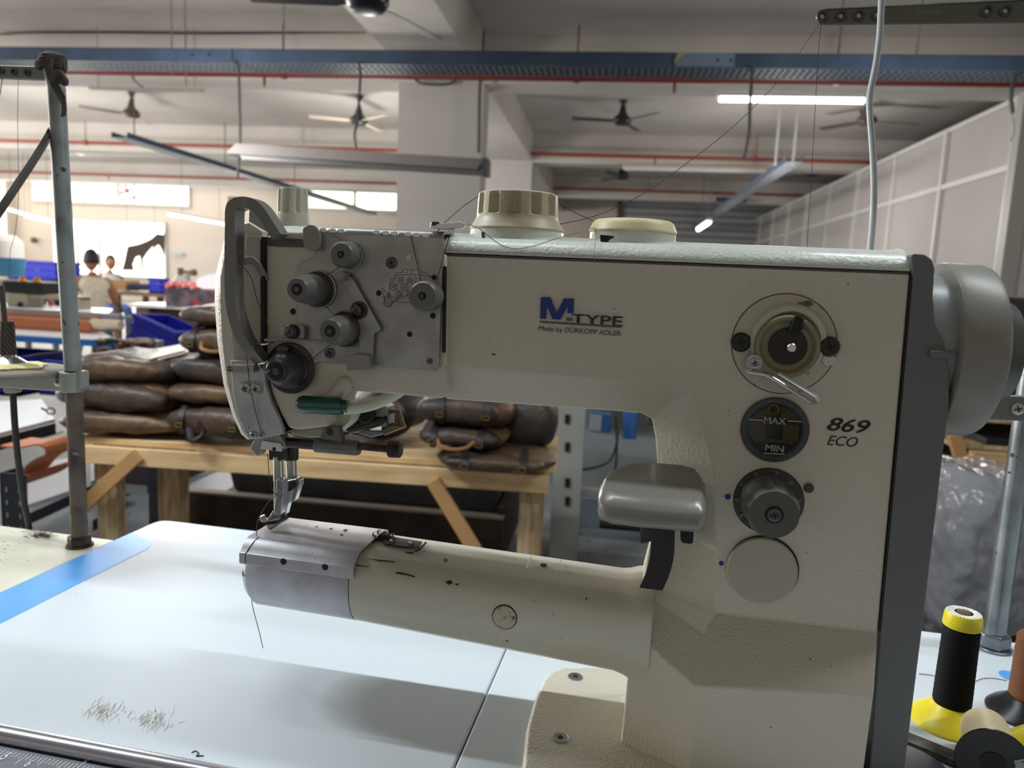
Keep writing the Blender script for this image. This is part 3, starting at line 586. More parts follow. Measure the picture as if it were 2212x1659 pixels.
# round plug on the arm
bm = B(); q = m(1090, 1333, .5348); lathe(bm, q, (0, -1, 0), [(-.003, .0100), (0, .0100), (.0005, .0098)], 36); link('plug_ring', bm, MAT['black'], mach, MW)
bm = B(); lathe(bm, q, (0, -1, 0), [(-.002, .0092), (.0007, .0092), (.0009, .0085)], 36); link('arm_plug', bm, mat('plug_cream', (188, 182, 160), .4, var=((96, 88, 70), 200, .55, .7)), mach, MW)
# base foot under the arm
bm = B(); z1 = .8095; lp = [mz(1168, 1478, z1), mz(1196, 1446, z1), mz(1300, 1440, z1), mz(1345, 1470, z1), Vector((-.006, .555, z1)), Vector((.06, .50, z1)), Vector((.06, .44, z1)), Vector((-.068, .44, z1)), mz(1128, 1640, z1), mz(1140, 1560, z1)]
lp = [Vector((-.082, .655, z1)), Vector((-.015, .68, z1)), Vector((.02, .68, z1)), Vector((.02, .44, z1)), Vector((-.074, .44, z1)), mz(1128, 1655, z1), mz(1138, 1570, z1), mz(1152, 1515, z1), mz(1168, 1475, z1)]
lp = [mz(1172, 1468, z1), mz(1190, 1450, z1), mz(1215, 1440, z1), Vector((.01, .668, z1)), Vector((.05, .62, z1)), Vector((.05, .44, z1)), Vector((-.072, .44, z1)), mz(1128, 1650, z1), mz(1137, 1570, z1), mz(1152, 1515, z1)]
solid(bm, lp, (0, 0, .8 - z1)); link('base_flange', bm, PT, mach, MW, bevel=.004, seg=4, ang=40)
for px, py in ((1243, 1462), (1210, 1594)):
    q = mz(px, py, .8097); bm = B(); lathe(bm, q, (0, 0, 1), [(-.002, .0068), (.0004, .0068), (.0008, .0058), (.0007, .0025)], 28); s = link('base_screw', bm, MAT['screw_bright'], mach, MW)
    bm = B(); lathe(bm, q, (0, 0, 1), [(.0008, .0026), (.0010, .0024)], 6); link('hex_socket', bm, MAT['black'], s, MW)
bm = B(); lathe(bm, (.0, .60, .8), (0, 0, 1), [(0, .045), (.0, .045), (.015, .020)], 4)
bm.free()

# ---- end cover (grey band at the right)
bm = B(); YG = .5485
gl = [(1967, 552), (1975, 547), (1998, 549), (2014, 560), (2020, 580), (2016, 640), (2022, 700), (2040, 740), (2052, 800), (2050, 880), (2040, 960), (2000, 1300), (1955, 1659)]
gr = [(1882, 1659), (1890, 1500), (1902, 1364), (1944, 900), (1971, 600)]
g3 = [m(x, y, YG) for x, y in gl] + [m(x, y, YG) for x, y in gr]
g3[12] = Vector((g3[12].x, YG, .80)); g3[13] = Vector((g3[13].x, YG, .80)); solid(bm, g3, (0, .105, 0)); link('belt_guard', bm, MAT['grey_plastic'], mach, MW, bevel=.003, seg=3, ang=35)
bm = B(); pxs(bm, [(1966, 596), (1971, 598), (1946, 900), (1904, 1364), (1898, 1364), (1941, 900)], .5488, .56); link('guard_gap', bm, MAT['black'], mach, MW)
bm = B(); cxw = .1995; lathe(bm, (.176, .605, 1.1255), (1, 0, 0), [(0, .0545), (.004, .0550), (.020, .0545), (.030, .0540)], 56); link('wheel_housing', bm, mat('housing_grey', (150, 154, 158), .35), mach, MW, bevel=.001)
bm = B(); lathe(bm, (.1985, .605, 1.1255), (1, 0, 0), [(0, .050), (0, .0605), (.0012, .0630), (.004, .0638), (.026, .0632), (.030, .0615), (.032, .058), (.032, .02)], 72); hw = link('hand_wheel', bm, MAT['wheel'], mach, MW, bevel=.0006)
bm = B(); lathe(bm, (.229, .605, 1.1255), (1, 0, 0), [(0, .045), (.012, .040), (.020, .036), (.021, .01)], 40); link('wheel_hub', bm, MAT['dark_plastic'], hw, MW, bevel=.001)
bm = B(); solid(bm, [m(2008, 757, .545), m(2066, 760, .545), m(2068, 768, .545), m(2064, 774, .545), m(2008, 772, .545)], (0, .006, 0)); link('timing_mark_rib', bm, MAT['grey_plastic'], mach, MW, bevel=.001)

# ---- things on the column face
YF = .5498
def disc(name, px, py, r, h, mt, parent=mach, seg=48, y=YF, prof=None, rf=None, bevel=.0003):
    bm = B(); lathe(bm, m(px, py, y), (0, -1, 0), prof or [(0, r), (h * .7, r), (h, r * .97)], seg, rf); return link(name, bm, mt, parent, MW, bevel=bevel, ang=40)
disc('winder_gap', 1693, 743, .0356, .0003, MAT['black'], seg=64)
wp = disc('winder_plate', 1693, 743, .0350, .0006, mat('plate_off_white', (190, 184, 166), .42, bump=(600, .12, .0003), spots=((96, 86, 70), 90, .62, 30, .5)), seg=64)
c = m(1702, 744, YF); bm = B()
lathe(bm, c + Vector((0, 0, .003)), (0, -1, 0), [(0, .0262), (.003, .0258), (.0055, .0238), (.0055, .0205), (.003, .0190), (.001, .0185)], 56); link('winder_hood', bm, MAT['paint_smooth'], wp, MW, bevel=.0004, ang=45)
bm = B(); lathe(bm, c + Vector((-.0015, 0, -.001)), (0, -1, 0), [(0, .0225), (.0075, .0222), (.0095, .0208), (.0095, .0190), (.0070, .0170), (.0055, .0165), (.0055, .0140), (.0042, .0135)], 56)
wh = link('winder_wheel', bm, mat('winder_olive', (140, 132, 106), .4), wp, MW, bevel=.0003, ang=45)
bm = B(); lathe(bm, c + Vector((-.0010, -.0043, -.001)), (0, -1, 0), [(0, .0130), (.0004, .0125)], 40); link('winder_core', bm, mat('core_dark', (34, 32, 32), .4), wh, MW)
bm = B(); lathe(bm, c + Vector((-.0000, -.0047, -.0012)), (0, -1, 0), [(0, .0032), (.012, .0030), (.0125, .0026), (.0125, .0015)], 20); link('winder_spindle', bm, MAT['chrome'], wh, MW)
bm = B(); pxs(bm, [(1704, 716), (1718, 682), (1724, 680), (1738, 689), (1734, 704), (1737, 709), (1722, 722)], .5375, .5445); link('spindle_tab', bm, MAT['black'], wh, MW, bevel=.0006)
bs = mat('screw_black', (46, 46, 48), .35, .4); screw(wp, m(1600, 739, YF - .0006), .0070, mt=bs, h=.0025); screw(wp, m(1789, 748, YF - .0006), .0072, mt=bs, h=.0065)
disc('stop_pin', 1788, 776, .0044, .004, mat('pin_white', (214, 210, 190), .4), wp, 24)
bm = B(); pxs(bm, roundpoly([(1611, 780, 0), (1620, 765, 0), (1640, 766, 0), (1650, 780, 0), (1645, 797, 0), (1612, 798, 0)], 8), .5395, .5488); lb = link('latch_block', bm, MAT['steel_sat'], wp, MW, bevel=.001)
screw(lb, m(1631, 783, .5395), .0036, mt=MAT['screw_bright'])
bm = B(); tube(bm, roundpoly([m(1612, 802, .535), m(1655, 808, .533), m(1755, 870, .530), m(1765, 866, .530), m(1762, 856, .530), m(1672, 803, .535)], .003)[:-4], .0013, 8, flat=1.6); link('winder_latch', bm, MAT['chrome'], wp, MW)
# oil sight glass
sg = disc('sight_ring', 1673, 928, .0236, .0018, mat('ring_slate', (64, 68, 72), .35), seg=64, prof=[(0, .0236), (.0015, .0236), (.002, .0228), (.002, .0196), (.0008, .0190)])
disc('sight_backing', 1673, 928, .0192, .0008, mat('sight_dark', (22, 20, 16), .3), sg)
bm = B(); c = m(1673, 928, YF - .0009)
n = 30
for i in range(n):
    for j in range(n):
        x = (i - n / 2 + .5) * .00118; z = (j - n / 2 + .5) * .00118
        if math.hypot(x, z) < .0168 and not (abs(x) < .006 and -.0075 < z < .003) and not (.0045 < z < .0085) and not (z < -.009) and not (abs(x) < .004 and z > .008): 
            lathe(bm, c + Vector((x, 0, z)), (0, -1, 0), [(0, .00045), (.0003, .0002)], 4)
link('sight_prisms', bm, mat('prism_amber', (150, 138, 90), .25, .2), sg, MW)['kind'] = 'stuff'
wt = mat('print_white', (198, 196, 186), .5)
text('marking', 'MAX', m(1650, 914, .5485), m(1697, 917, .5485), .0046, wt, sg, bold=.022); text('marking', 'MIN', m(1653, 973, .5485), m(1692, 977, .5485), .0046, wt, sg, bold=.022)
for a, b_ in (((1618, 906), (1648, 908)), ((1702, 909), (1732, 911)), ((1650, 979), (1695, 981))):
    bm = B(); tube(bm, [m(*a, .5487), m(*b_, .5487)], .0004, 6); link('mark_line', bm, wt, sg, MW)
bm = B(); lathe(bm, m(1671, 884, .5487), (0, -1, 0), [(0, .0042), (.0012, .0040), (.0014, .0028), (.0004, .0024)], 24); link('sight_vent', bm, mat('brass_dull', (98, 84, 56), .4, .6), sg, MW)
bm = B(); lathe(bm, m(1671, 884, .5479), (0, -1, 0), [(0, .0022), (.0004, .002)], 16); link('vent_hole', bm, MAT['black'], sg, MW)
# stitch length dial
disc('dial_gap', 1660, 1082, .0247, .0003, MAT['black'], seg=64)
dl = disc('length_dial', 1660, 1081, .0240, .0018, MAT['knob_dark'], seg=64)
for s, px, py, a in (('7', 1676, 1024, -18), ('6', 1635, 1026, 10 + 10), ('5', 1604, 1048, 50), ('8', 1708, 1043, -60), ('4', 1593, 1081, 85), ('9', 1725, 1082, -95), ('3', 1603, 1115, 125), ('2', 1630, 1138, 150)):
    cc = m(px, py, .5478); th = math.radians(a); d = Vector((math.cos(th), 0, math.sin(th))); u = Vector((-math.sin(th), 0, math.cos(th)))
    text('numeral', s, cc - d * .0015 - u * .002, cc + d * .0015 - u * .002, .0040, mat('numeral_grey', (138, 140, 140), .5), dl, up=u)
k, c, L_ = knob('dial_knob', (1656, 1079), (1673, 1112), .0190, .018, mat('knob_mid', (88, 88, 84), .42, bump=(900, .15, .0003)), y_base=.5478, hole=False, prof=[(0, 1.0), (.15, 1.0), (.3, .98), (.6, .97), (.85, .95), (1, .86)], flutes=7, parent=mach)
tip = Vector((c.x, .5478 - L_, c.z))
bm = B(); lathe(bm, tip, (0, -1, 0), [(-.001, .0062), (.0002, .0062), (.0003, .0048)], 32); link('knob_recess', bm, MAT['black'], k, MW)
screw(k, tip + Vector((0, -.0003, 0)), .0046, mt=MAT['screw'])
disc('blank_gap', 1647, 1229, .0256, .0003, MAT['black'], seg=64)
disc('blank_cap', 1645, 1230, .0250, .0035, mat('cap_grey_white', (176, 172, 156), .42, bump=(700, .1, .0003)), seg=64, bevel=.0006)
bd = mat('blue_dot', (20, 44, 150), .4); disc('index_dot', 1572, 1073, .0021, .0004, bd, seg=20); disc('index_dot', 1558, 1217, .0018, .0004, bd, seg=20)
disc('side_button', 1747, 1054, .0035, .0012, mat('button_dark', (70, 68, 60), .5), seg=24)
# printed lettering
bl = mat('logo_blue', (8, 46, 128), .4); gy = mat('print_grey', (88, 88, 80), .5); gd_ = mat('print_brown', (70, 64, 54), .5)
cz4 = lambda X, Y: (960 + X / 3.95, 400 + Y / 3.95)
M_ = [(822, 955), (905, 957), (957, 1088), (1020, 966), (1106, 968), (1100, 1093), (1048, 1091), (1053, 1030), (990, 1148), (918, 1143), (876, 1025), (868, 1141), (816, 1138)]
bm = B(); pp = [m(*cz4(*p), YF - .0002) for p in M_]; vs = [bm.verts.new(p) for p in pp]; es = [bm.edges.new((vs[i], vs[(i + 1) % len(vs)])) for i in range(len(vs))]; bmesh.ops.triangle_fill(bm, edges=es, use_beauty=True); link('logo_letter', bm, bl, mach, MW, smooth=0, normals=False)
decal('logo_dash', [m(*cz4(*p), YF) for p in ((1042, 1128), (1092, 1131), (1090, 1160), (1040, 1157))], gy, mach)
text('logo_word', 'TYPE', m(*cz4(1083, 1180), YF), m(*cz4(1515, 1205), YF), .0072, gy, mach, bold=.0225)
decal('logo_underline', [m(*cz4(*p), YF) for p in ((814, 1156), (1510, 1200), (1509, 1218), (813, 1172))], gy, mach)
text('maker_line', 'Made by DÜRKOPP ADLER', m(*cz4(806, 1240), YF), m(*cz4(1505, 1286), YF), .0036, gd_, mach, bold=.006)
text('model_number', '869', m(1787, 929, YF), m(1877, 937, YF), .0093, mat('print_slate', (62, 66, 62), .5), mach, shear=.3, bold=.022)
text('model_word', 'ECO', m(1786, 961, YF), m(1852, 966, YF), .0070, mat('print_slate2', (66, 62, 52), .5), mach, shear=.3, bold=.004)
for px, py, a, b_ in ((1066, 765, 5, 1.6), (1057, 730, 1.2, 1), (1750, 1423, 2.5, 1.5), (1795, 1438, 2, 1.2), (1832, 613, 1.5, 2)):
    decal('paint_nick', [m(px - a, py - b_, YF if py < 1300 else .53), m(px + a, py - b_ * .3, YF if py < 1300 else .53), m(px + a * .9, py + b_, YF if py < 1300 else .53), m(px - a * .5, py + b_, YF if py < 1300 else .53)], MAT['black'], mach)

# ---- backtack handle with slot
bm = B(); pxs(bm, roundpoly([(1470, 1088, 0), (1503, 1088, 0), (1497, 1176, 0), (1470, 1172, 0)], 8), .5475, .5600); link('handle_slot', bm, MAT['black'], mach, MW)
bm = B(); rs = []
# handle: thick paddle pointing towards the viewer
prof = [(1317, 1045), (1322, 1020), (1345, 1004), (1390, 992), (1440, 989), (1500, 998), (1545, 1013), (1556, 1030), (1556, 1050)]
def hv(px, py, my): return m(px, py, my)
top = [m(1318, 1030, .512), m(1328, 1012, .524), m(1352, 1000, .536), m(1395, 991, .546), m(1440, 989, .551), m(1500, 998, .551), m(1540, 1010, .546), m(1554, 1022, .536), m(1553, 1044, .497), m(1545, 1040, .490), m(1520, 1038, .4875), m(1440, 1032, .4875), m(1360, 1027, .4875), m(1335, 1028, .492), m(1322, 1034, .500)]
zt = 1.0195
tl = [Vector((p.x, p.y, zt + (p.y - .49) * .20)) for p in [Vector((-.0335, .5, 0)), Vector((-.034, .515, 0)), Vector((-.0305, .530, 0)), Vector((-.018, .545, 0)), Vector((0, .552, 0)), Vector((.025, .553, 0)), Vector((.036, .548, 0)), Vector((.0400, .535, 0)), Vector((.0400, .500, 0)), Vector((.0385, .493, 0)), Vector((.034, .4895, 0)), Vector((.0, .4880, 0)), Vector((-.024, .4885, 0)), Vector((-.031, .492, 0))]]
cen = Vector((.003, .528, 0))
for dz, g in ((.0012, .70), (.0006, .76), (-.0050, .965), (-.0070, .992), (-.0095, 1.0), (-.0150, .985), (-.0178, .95), (-.0190, .88)):
    rs.append([Vector((cen.x + (p.x - cen.x) * (1 - (1 - g) * .45), cen.y + (p.y - cen.y) * g, p.z + dz)) for p in tl])
rings(bm, rs); hl = link('backtack_handle', bm, MAT['lever_grey'], mach, MW, smooth=50)
bm = B(); tube(bm, [Vector((.022, .553, 1.012)), Vector((.022, .60, 1.008))], .009, 12); link('handle_shaft', bm, MAT['dark_plastic'], hl, MW)
# ================================================================== ribbon on the handle
rib = mat('ribbon_black', (40, 36, 42), .75, bump=(1500, .3, .0003))
bm = B(); sweep(bm, spline([m(1432, 1090, .535), m(1431, 1110, .533), m(1432, 1150, .534), m(1430, 1200, .538), m(1420, 1240, .540), m(1406, 1272, .541)], 5), (1, 0, 0), [.0195, .0195, .020, .020, .0175, .0175, .0175] + [.0170] * 30, .0010)
rb = link('black_ribbon', bm, rib, None, MW, label='black cloth ribbon knotted to the grey handle of the sewing machine', cat='ribbon')
bm = B(); rs = []
for (ax, ay), (bx, by), yy in (((1466, 1096), (1462, 1104), .527), ((1440, 1104), (1450, 1130), .519), ((1412, 1109), (1434, 1156), .516), ((1396, 1112), (1412, 1168), .517), ((1381, 1116), (1385, 1174), .521)):
    p_, q_ = m(ax, ay, yy), m(bx, by, yy + .003); rs.append([p_, (p_ + q_) / 2 + Vector((0, -.003, 0)), q_, q_ + Vector((0, .0015, 0)), (p_ + q_) / 2 + Vector((0, -.0015, 0)), p_ + Vector((0, .0015, 0))])
rings(bm, rs); link('ribbon_knot', bm, rib, rb, MW, smooth=60)
# ================================================================== threads
def thread(name, pts, label, r=.00033, mt='thread_dark', k=5, group=None, parent=None):
    bm = B(); tube(bm, spline(pts, k) if k > 1 else pts, r, 5); return link(name, bm, MAT[mt], parent, MW, label=label, cat='thread', group=group)
thread('sewing_thread', [m(1769, 52, .80), m(1690, 165, .78), m(1590, 268, .74), m(1490, 348, .71), m(1390, 418, .68), m(1290, 465, .66), m(1200, 486, .64)], 'brown thread running from the overhead thread guide down to the cream dial', k=4)
thread('sewing_thread', [m(1207, 441, .60), m(1250, 463, .60), m(1293, 483, .60)], 'short taut thread between the fluted cream dial and yellowed cap', k=1)
thread('sewing_thread', [m(1033, 424, .572), m(1000, 446, .56), m(958, 483, .545), m(930, 520, .530)], 'thread descending from the cream dial to the upper thread guide', k=1, mt='thread_dark')
thread('sewing_thread', [m(1010, 483, .545), m(1040, 497, .545), m(1075, 525, .545), (m(1110, 537, .545)), m(1150, 532, .545), m(1200, 516, .545), m(1250, 502, .548), m(1284, 493, .560), m(1287, 510, .562), m(1283, 545, .545), m(1285, 562, .545)], 'slack thread drooping across the machine top below the dial', mt='thread_light')
thread('sewing_thread', [m(887, 510, .538), m(906, 590, .536), m(912, 614, .532)], 'thread from plate top to the round stud on the right', k=1)
thread('sewing_thread', [m(972, 505, .540), m(942, 612, .532)], 'thread from the chrome guide to the right side of the stud', k=1)
thread('sewing_thread', [m(712, 503, .538), m(735, 518, .534), m(738, 574, .530), m(704, 596, .532)], 'thread passing around the uppermost tension knob', k=1)
thread('sewing_thread', [m(696, 655, .534), m(724, 681, .533)], 'short thread between the two ribbed tension knobs', k=1)
thread('sewing_thread', [m(714, 744, .534), m(663, 783, .536)], 'thread from the lower ribbed knob to the dark dome', k=1)
thread('sewing_thread', [m(528, 578, .528), m(545, 605, .530), m(553, 640, .532), m(566, 675, .533), m(578, 700, .533), (m(580, 726, .533))], 'loose thread hanging from take-up lever to guide blade', k=4)
thread('sewing_thread', [m(530, 750, .530), m(536, 800, .524), m(541, 840, .534), m(552, 890, .536), m(565, 935, .537)], 'thread running down the steel face plate', k=2)
thread('sewing_thread', [m(578, 980, .556), m(582, 1030, .556), m(590, 1062, .558), m(605, 1072, .556), m(613, 1066, .558), m(604, 1062, .560), m(592, 1072, .556), m(575, 1092, .552), m(557, 1126, .550), m(553, 1165, .550), m(548, 1205, .552), m(541, 1232, .554), m(543, 1290, .555), m(548, 1320, .560), m(560, 1365, .565), m(568, 1400, .57)], 'thin thread trailing from the needle over the cylinder end', k=4)

# ================================================================== table tops
def slab(name, lp, z0, z1, mt, r=0, frame=MW, parent=None, **kw):
    lp = [Vector((p[0], p[1], z1)) for p in lp]
    if r: lp = roundpoly(lp, r, 5)
    bm = B(); solid(bm, lp, (0, 0, z0 - z1)); return link(name, bm, mt, parent, frame, bevel=.002, **kw)
TB = thing('work_table', 'white laminate sewing table with a blue stripe along its left edge', 'table', MW @ Matrix.Translation(Vector((-.1, .6, 0))))
slab('table_top', [(-.6828, .30), (-.1273, .30), (-.1273, .910), (-.6828, .910)], .772, .80, MAT['white_top'], .02, parent=TB)
q1, q2, q3, q4 = mz(0, 1280, .8), mz(290, 1150, .8), mz(328, 1175, .8), mz(0, 1348, .8)
bm = B(); solid(bm, roundpoly([Vector((-.6815, .31, .8)), Vector((-.6815, q2.y, .8)), Vector((-.634, .826, .8)), Vector((-.6235, .812, .8)), Vector((-.6205, .31, .8))], .008), (0, 0, .0004)); link('edge_stripe', bm, MAT['tape_blue'], TB, MW)
slab('table_leaf', [(-.1262, .30), (1.1, .30), (1.1, .853), (-.1262, .853)], .772, .80, MAT['white_top'], .01, parent=TB)
for x, y in ((-.60, .36), (-.60, .84), (.95, .36), (.95, .80)):
    bm = B(); box(bm, x - .025, x + .025, y - .025, y + .025, .0, .772); link('leg', bm, MAT['frame_grey'], TB, MW, bevel=.002)
bm = B(); box(bm, -.60, .95, .58, .62, .25, .30); link('cross_beam', bm, MAT['frame_grey'], TB, MW)
bm = B(); box(bm, -.62, -.58, .36, .84, .25, .30); box(bm, .93, .97, .36, .80, .25, .30); link('side_rail', bm, MAT['frame_grey'], TB, MW)
# scratches on the laminate
scr = mat('scratch_brown', (206, 202, 188), .6); random.seed(11)
for n_, (cx_, cy_, N_, sp) in enumerate(((225, 1542, 85, 40), (320, 1560, 75, 48))):
    bm = B()
    for i in range(N_):
        px = cx_ + random.gauss(0, sp * .5); py = cy_ + random.gauss(0, 11) ; a = math.radians(random.gauss(50 if random.random() < .6 else 85, 12)); l = random.uniform(5, 22)
        sweep(bm, [mz(px, py, .80025), mz(px + math.cos(a) * l * .5, py - math.sin(a) * l * .5 - 1, .80025), mz(px + math.cos(a) * l, py - math.sin(a) * l, .80025)], (1, 0, 0), random.uniform(.0002, .00055), .0001)
    o = link('scratches', bm, scr, TB, MW, smooth=0); o['kind'] = 'stuff'
bm = B(); tube(bm, spline([mz(414, 1626, .8005), mz(422, 1622, .8005), mz(430, 1628, .8005), mz(424, 1633, .8005), mz(440, 1632, .8005)], 4), .0004, 5); link('thread_snippet', bm, MAT['thread_dark'], None, MW, label='tiny curled dark thread snippet lying on the white table near the ruler', cat='thread')
# ruler at the lower left
rz = .8075
rl = thing('ruler', 'grey steel ruler with a rounded shiny rim lying at the front table edge', 'ruler', MW @ Matrix.Translation(Vector((-.5, .42, .8))))
yr = .4425
bm = B(); box(bm, -.80, -.16, .36, yr - .018, .8, .8035); sb = link('scale_strip', bm, mat('ruler_grey', (126, 128, 136), .4, .5, bump=(600, .1, .0003)), rl, MW, bevel=.0005)
bm = B(); tube(bm, [(-.80, yr - .010, .8065), (-.16, yr - .010, .8065)], .0075, 16, flat=.85); link('rounded_rim', bm, mat('rim_chrome', (190, 192, 200), .22, .9), rl, MW)
ink = mat('ruler_white', (226, 228, 230), .5); bm = B(); i = 0; x = -.62
while x < -.18:
    l = .012 if i % 10 == 0 else (.009 if i % 5 == 0 else .006); box(bm, x - .00025, x + .00025, yr - .021 - l, yr - .021, .8035, .8037); x += .0032; i += 1
o = link('graduations', bm, ink, sb, MW, smooth=0); o['kind'] = 'stuff'
text('numeral', '6', mz(49, 1655, .8037), mz(56, 1657, .8037), .008, ink, sb, nrm=(0, 0, 1)); text('numeral', '5', mz(-2, 1640, .8037), mz(6, 1642, .8037), .008, ink, sb, nrm=(0, 0, 1)); text('numeral', '7', mz(166, 1658, .8037), mz(173, 1659, .8037), .008, ink, sb, nrm=(0, 0, 1))

# ================================================================== left: cream table with thread stand
CT = thing('side_table', 'cream laminate table at the left carrying the rusty thread stand', 'table', MW @ Matrix.Translation(Vector((-1.1, .6, 0))))
slab('table_top', [(-1.6, .30), (-.690, .30), (-.690, .829), (-1.6, .829)], .768, .796, MAT['cream_top'], .004, parent=CT)
for x, y in ((-1.55, .36), (-1.55, .77), (-.74, .36), (-.74, .77)):
    bm = B(); box(bm, x - .02, x + .02, y - .02, y + .02, 0, .768); link('leg', bm, MAT['frame_grey'], CT, MW)
bm = B(); c = mz(88, 1160, .7965)
random.seed(5)
for i in range(60):
    p = c + Vector((random.gauss(0, .006), random.gauss(0, .003), .0008)); d = Vector((random.uniform(-1, 1), random.uniform(-.6, .6), random.uniform(0, .4))).normalized() * random.uniform(.004, .012); tube(bm, [p, p + d], .0004, 3)
link('lint_scrap', bm, mat('lint_brown', (104, 88, 64), .9), None, MW, label='small tangle of brown lint lying on the cream table', cat='lint')
YS = .797
st = thing('thread_stand', 'grey and rusty thread stand pole bound with cloth, standing on the cream table', 'thread stand', MW @ Matrix.Translation(Vector((m(172, 1180, YS).x, YS, .796))))
def mp(px, py): return m(px, py, YS)
pole = mat('pole_galvanised', (146, 154, 154), .5, .35, var=((100, 104, 104), 25, .45, .7), spots=((60, 58, 56), 90, .66, 12, .5))
bm = B(); tube(bm, [mp(112, 150), mp(122, 190), mp(140, 520), mp(158, 800)], .0098, 22); link('pole', bm, pole, st, MW)
bm = B(); tube(bm, [mp(158, 800), mp(166, 1000), mp(172, 1160)], .0098, 22); link('pole_lower', bm, mat('pole_rusty', (104, 92, 80), .55, .3, var=((66, 54, 50), 22, .42, .6), spots=((130, 124, 110), 90, .62, 20, .5)), st, MW, label='rusty lower half of the pole')
q = mp(172, 1178); bm = B(); lathe(bm, (q.x, q.y, .796), (0, 0, 1), [(0, .0162), (.002, .0162), (.0025, .0155)], 32); link('washer', bm, MAT['rust'], st, MW)
bm = B(); lathe(bm, (q.x, q.y, .7985), (0, 0, 1), [(0, .0142), (.010, .0142), (.0115, .0130)], 6); link('hex_nut', bm, MAT['rust'], st, MW, bevel=.0008, smooth=30)
ag = mat('cast_grey', (150, 152, 146), .4, .2, bump=(700, .1, .0003))
bm = B(); a, b_ = mp(155, 803), mp(156, 846); lathe(bm, b_, (a - b_), [(0, .0135), ((a - b_).length, .0135)], 28); solid(bm, [m(0, 815, YS - .006), m(70, 812, YS - .006), m(135, 801, YS - .006), m(176, 802, YS - .006), m(176, 838, YS - .006), m(160, 845, YS - .006), m(130, 846, YS - .006), m(60, 842, YS - .006), m(0, 838, YS - .006), m(-90, 830, YS - .006), m(-90, 815, YS - .006)], (0, .014, 0)); ar = link('support_arm', bm, ag, st, MW, bevel=.002)
screw(ar, m(126, 825, YS - .0062), .0060, mt=MAT['screw_bright'], h=.002)
bm = B(); pxs(bm, roundpoly([(5, 838, 0), (36, 842, 0), (32, 850, 0), (10, 850, 0)], 3), YS - .004, YS + .006); link('hose_boss', bm, ag, ar, MW)
bm = B(); q = m(40, 800, YS - .01); cc = Vector((m(135, 790, YS).x - .069, YS - .012, m(60, 803, YS).z))
lathe(bm, cc, (0, 0, 1), [(-.004, .060), (-.003, .067), (.002, .069), (.005, .066), (.006, .060)], 48); link('spool_tray', bm, mat('tray_felt', (128, 122, 112), .8), st, MW, bevel=.001)
tz = cc.z + .0062
q = m(28, 790, YS - .01)
sp = thing('thread_spool', 'dark thread cone with silvery base on the left thread stand tray', 'thread spool', MW @ Matrix.Translation(Vector((q.x - .007, q.y, tz))))
c = Vector((q.x - .006, YS - .010, tz + .0015))
bm = B(); lathe(bm, c, (0, 0, 1), [(0, .0235), (.0015, .0240), (.011, .0105), (.014, .0095)], 32); link('cone_base', bm, MAT['chrome'], sp, MW)
bm = B(); lathe(bm, c, (0, 0, 1), [(.010, .0100), (.016, .0092), (.034, .0088), (.050, .0080), (.056, .0070)], 28, lambda th, i: 1 + .05 * math.sin(th * 3 + i * 2)); link('wound_thread', bm, mat('wound_dark', (58, 52, 50), .7, stripes=((92, 86, 82), 90, 'DIAGONAL', .7, .9, 2.0)), sp, MW)
bm = B(); tube(bm, [c + Vector((-.003, 0, .05)), c + Vector((-.006, 0, .100))], .0034, 14); link('spindle_pin', bm, MAT['screw'], st, MW)
bm = B(); random.seed(4)
lathe(bm, c + Vector((.006, .0, -.0014)), (0, 0, 1), [(0, .035), (.002, .036), (.0045, .030), (.006, .012)], 40, lambda th, i: 1 + .12 * math.sin(th * 5) + .05 * math.sin(th * 13)); link('foam_pad', bm, mat('foam_yellow', (226, 218, 158), .9, bump=(300, .8, .002)), None, MW, label='ragged pale yellow foam pad under the dark thread cone', cat='foam pad')
bm = B(); tube(bm, spline([m(28, 848, YS), m(33, 930, YS + .002), m(42, 1020, YS + .01), m(52, 1085, YS + .02), m(62, 1134, YS + .035), m(63, 1160, YS + .04)], 5), .0040, 12); link('black_hose', bm, mat('rubber_black', (26, 28, 32), .45), None, MW, label='thin black hose hanging from the left thread stand arm', cat='hose')
# top bar with eyelets and cloth binding
tb_ = mat('bar_grey', (120, 126, 122), .4, .4)
bm = B(); pxs(bm, [(-60, 139), (106, 144), (106, 172), (-60, 166)], YS - .004, YS + .004); bar = link('guide_bar', bm, tb_, st, MW, bevel=.0008)
for px, py in ((3, 153), (31, 155), (60, 157)):
    bm = B(); c = m(px, py, YS - .0042); lathe(bm, c, (0, -1, 0), [(0, .0042), (.002, .0040), (.002, .0022), (.0004, .002)], 20); e = link('eyelet_or_lit_hole', bm, MAT['knob_dark'], bar, MW)
cl = mat('cloth_taupe', (92, 82, 78), .9, bump=(500, .6, .0012), var=((60, 52, 50), 60, .4, .6))
bm = B()
for k_ in range(3):
    y0 = 126 + k_ * 9; c0 = m(116 - k_ * 3, y0, YS); pts = [c0 + Vector((math.cos(t * PI / 10) * (.0112 + k_ * .0016), math.sin(t * PI / 10) * (.0125 + k_ * .001), math.sin(t * PI / 10 + k_) * .0012)) for t in range(21)]
    tube(bm, pts, .0030, 8, flat=1.5)
cb = link('binding_coils', bm, cl, None, MW, label='brown cloth strip wound and knotted around the top of the left pole', cat='cloth strip')
bm = B(); sweep(bm, spline([m(112, 118, YS - .010), m(104, 140, YS - .013), m(112, 170, YS - .013), m(125, 195, YS - .013), m(138, 225, YS - .010), (m(137, 252, YS - .008))], 5), (1, 0, .3), [.010, .011, .012, .012, .012, .012, .011] + [.009] * 12 + [.006] * 20, .0022); link('cloth_tail', bm, cl, cb, MW, bevel=.0005)
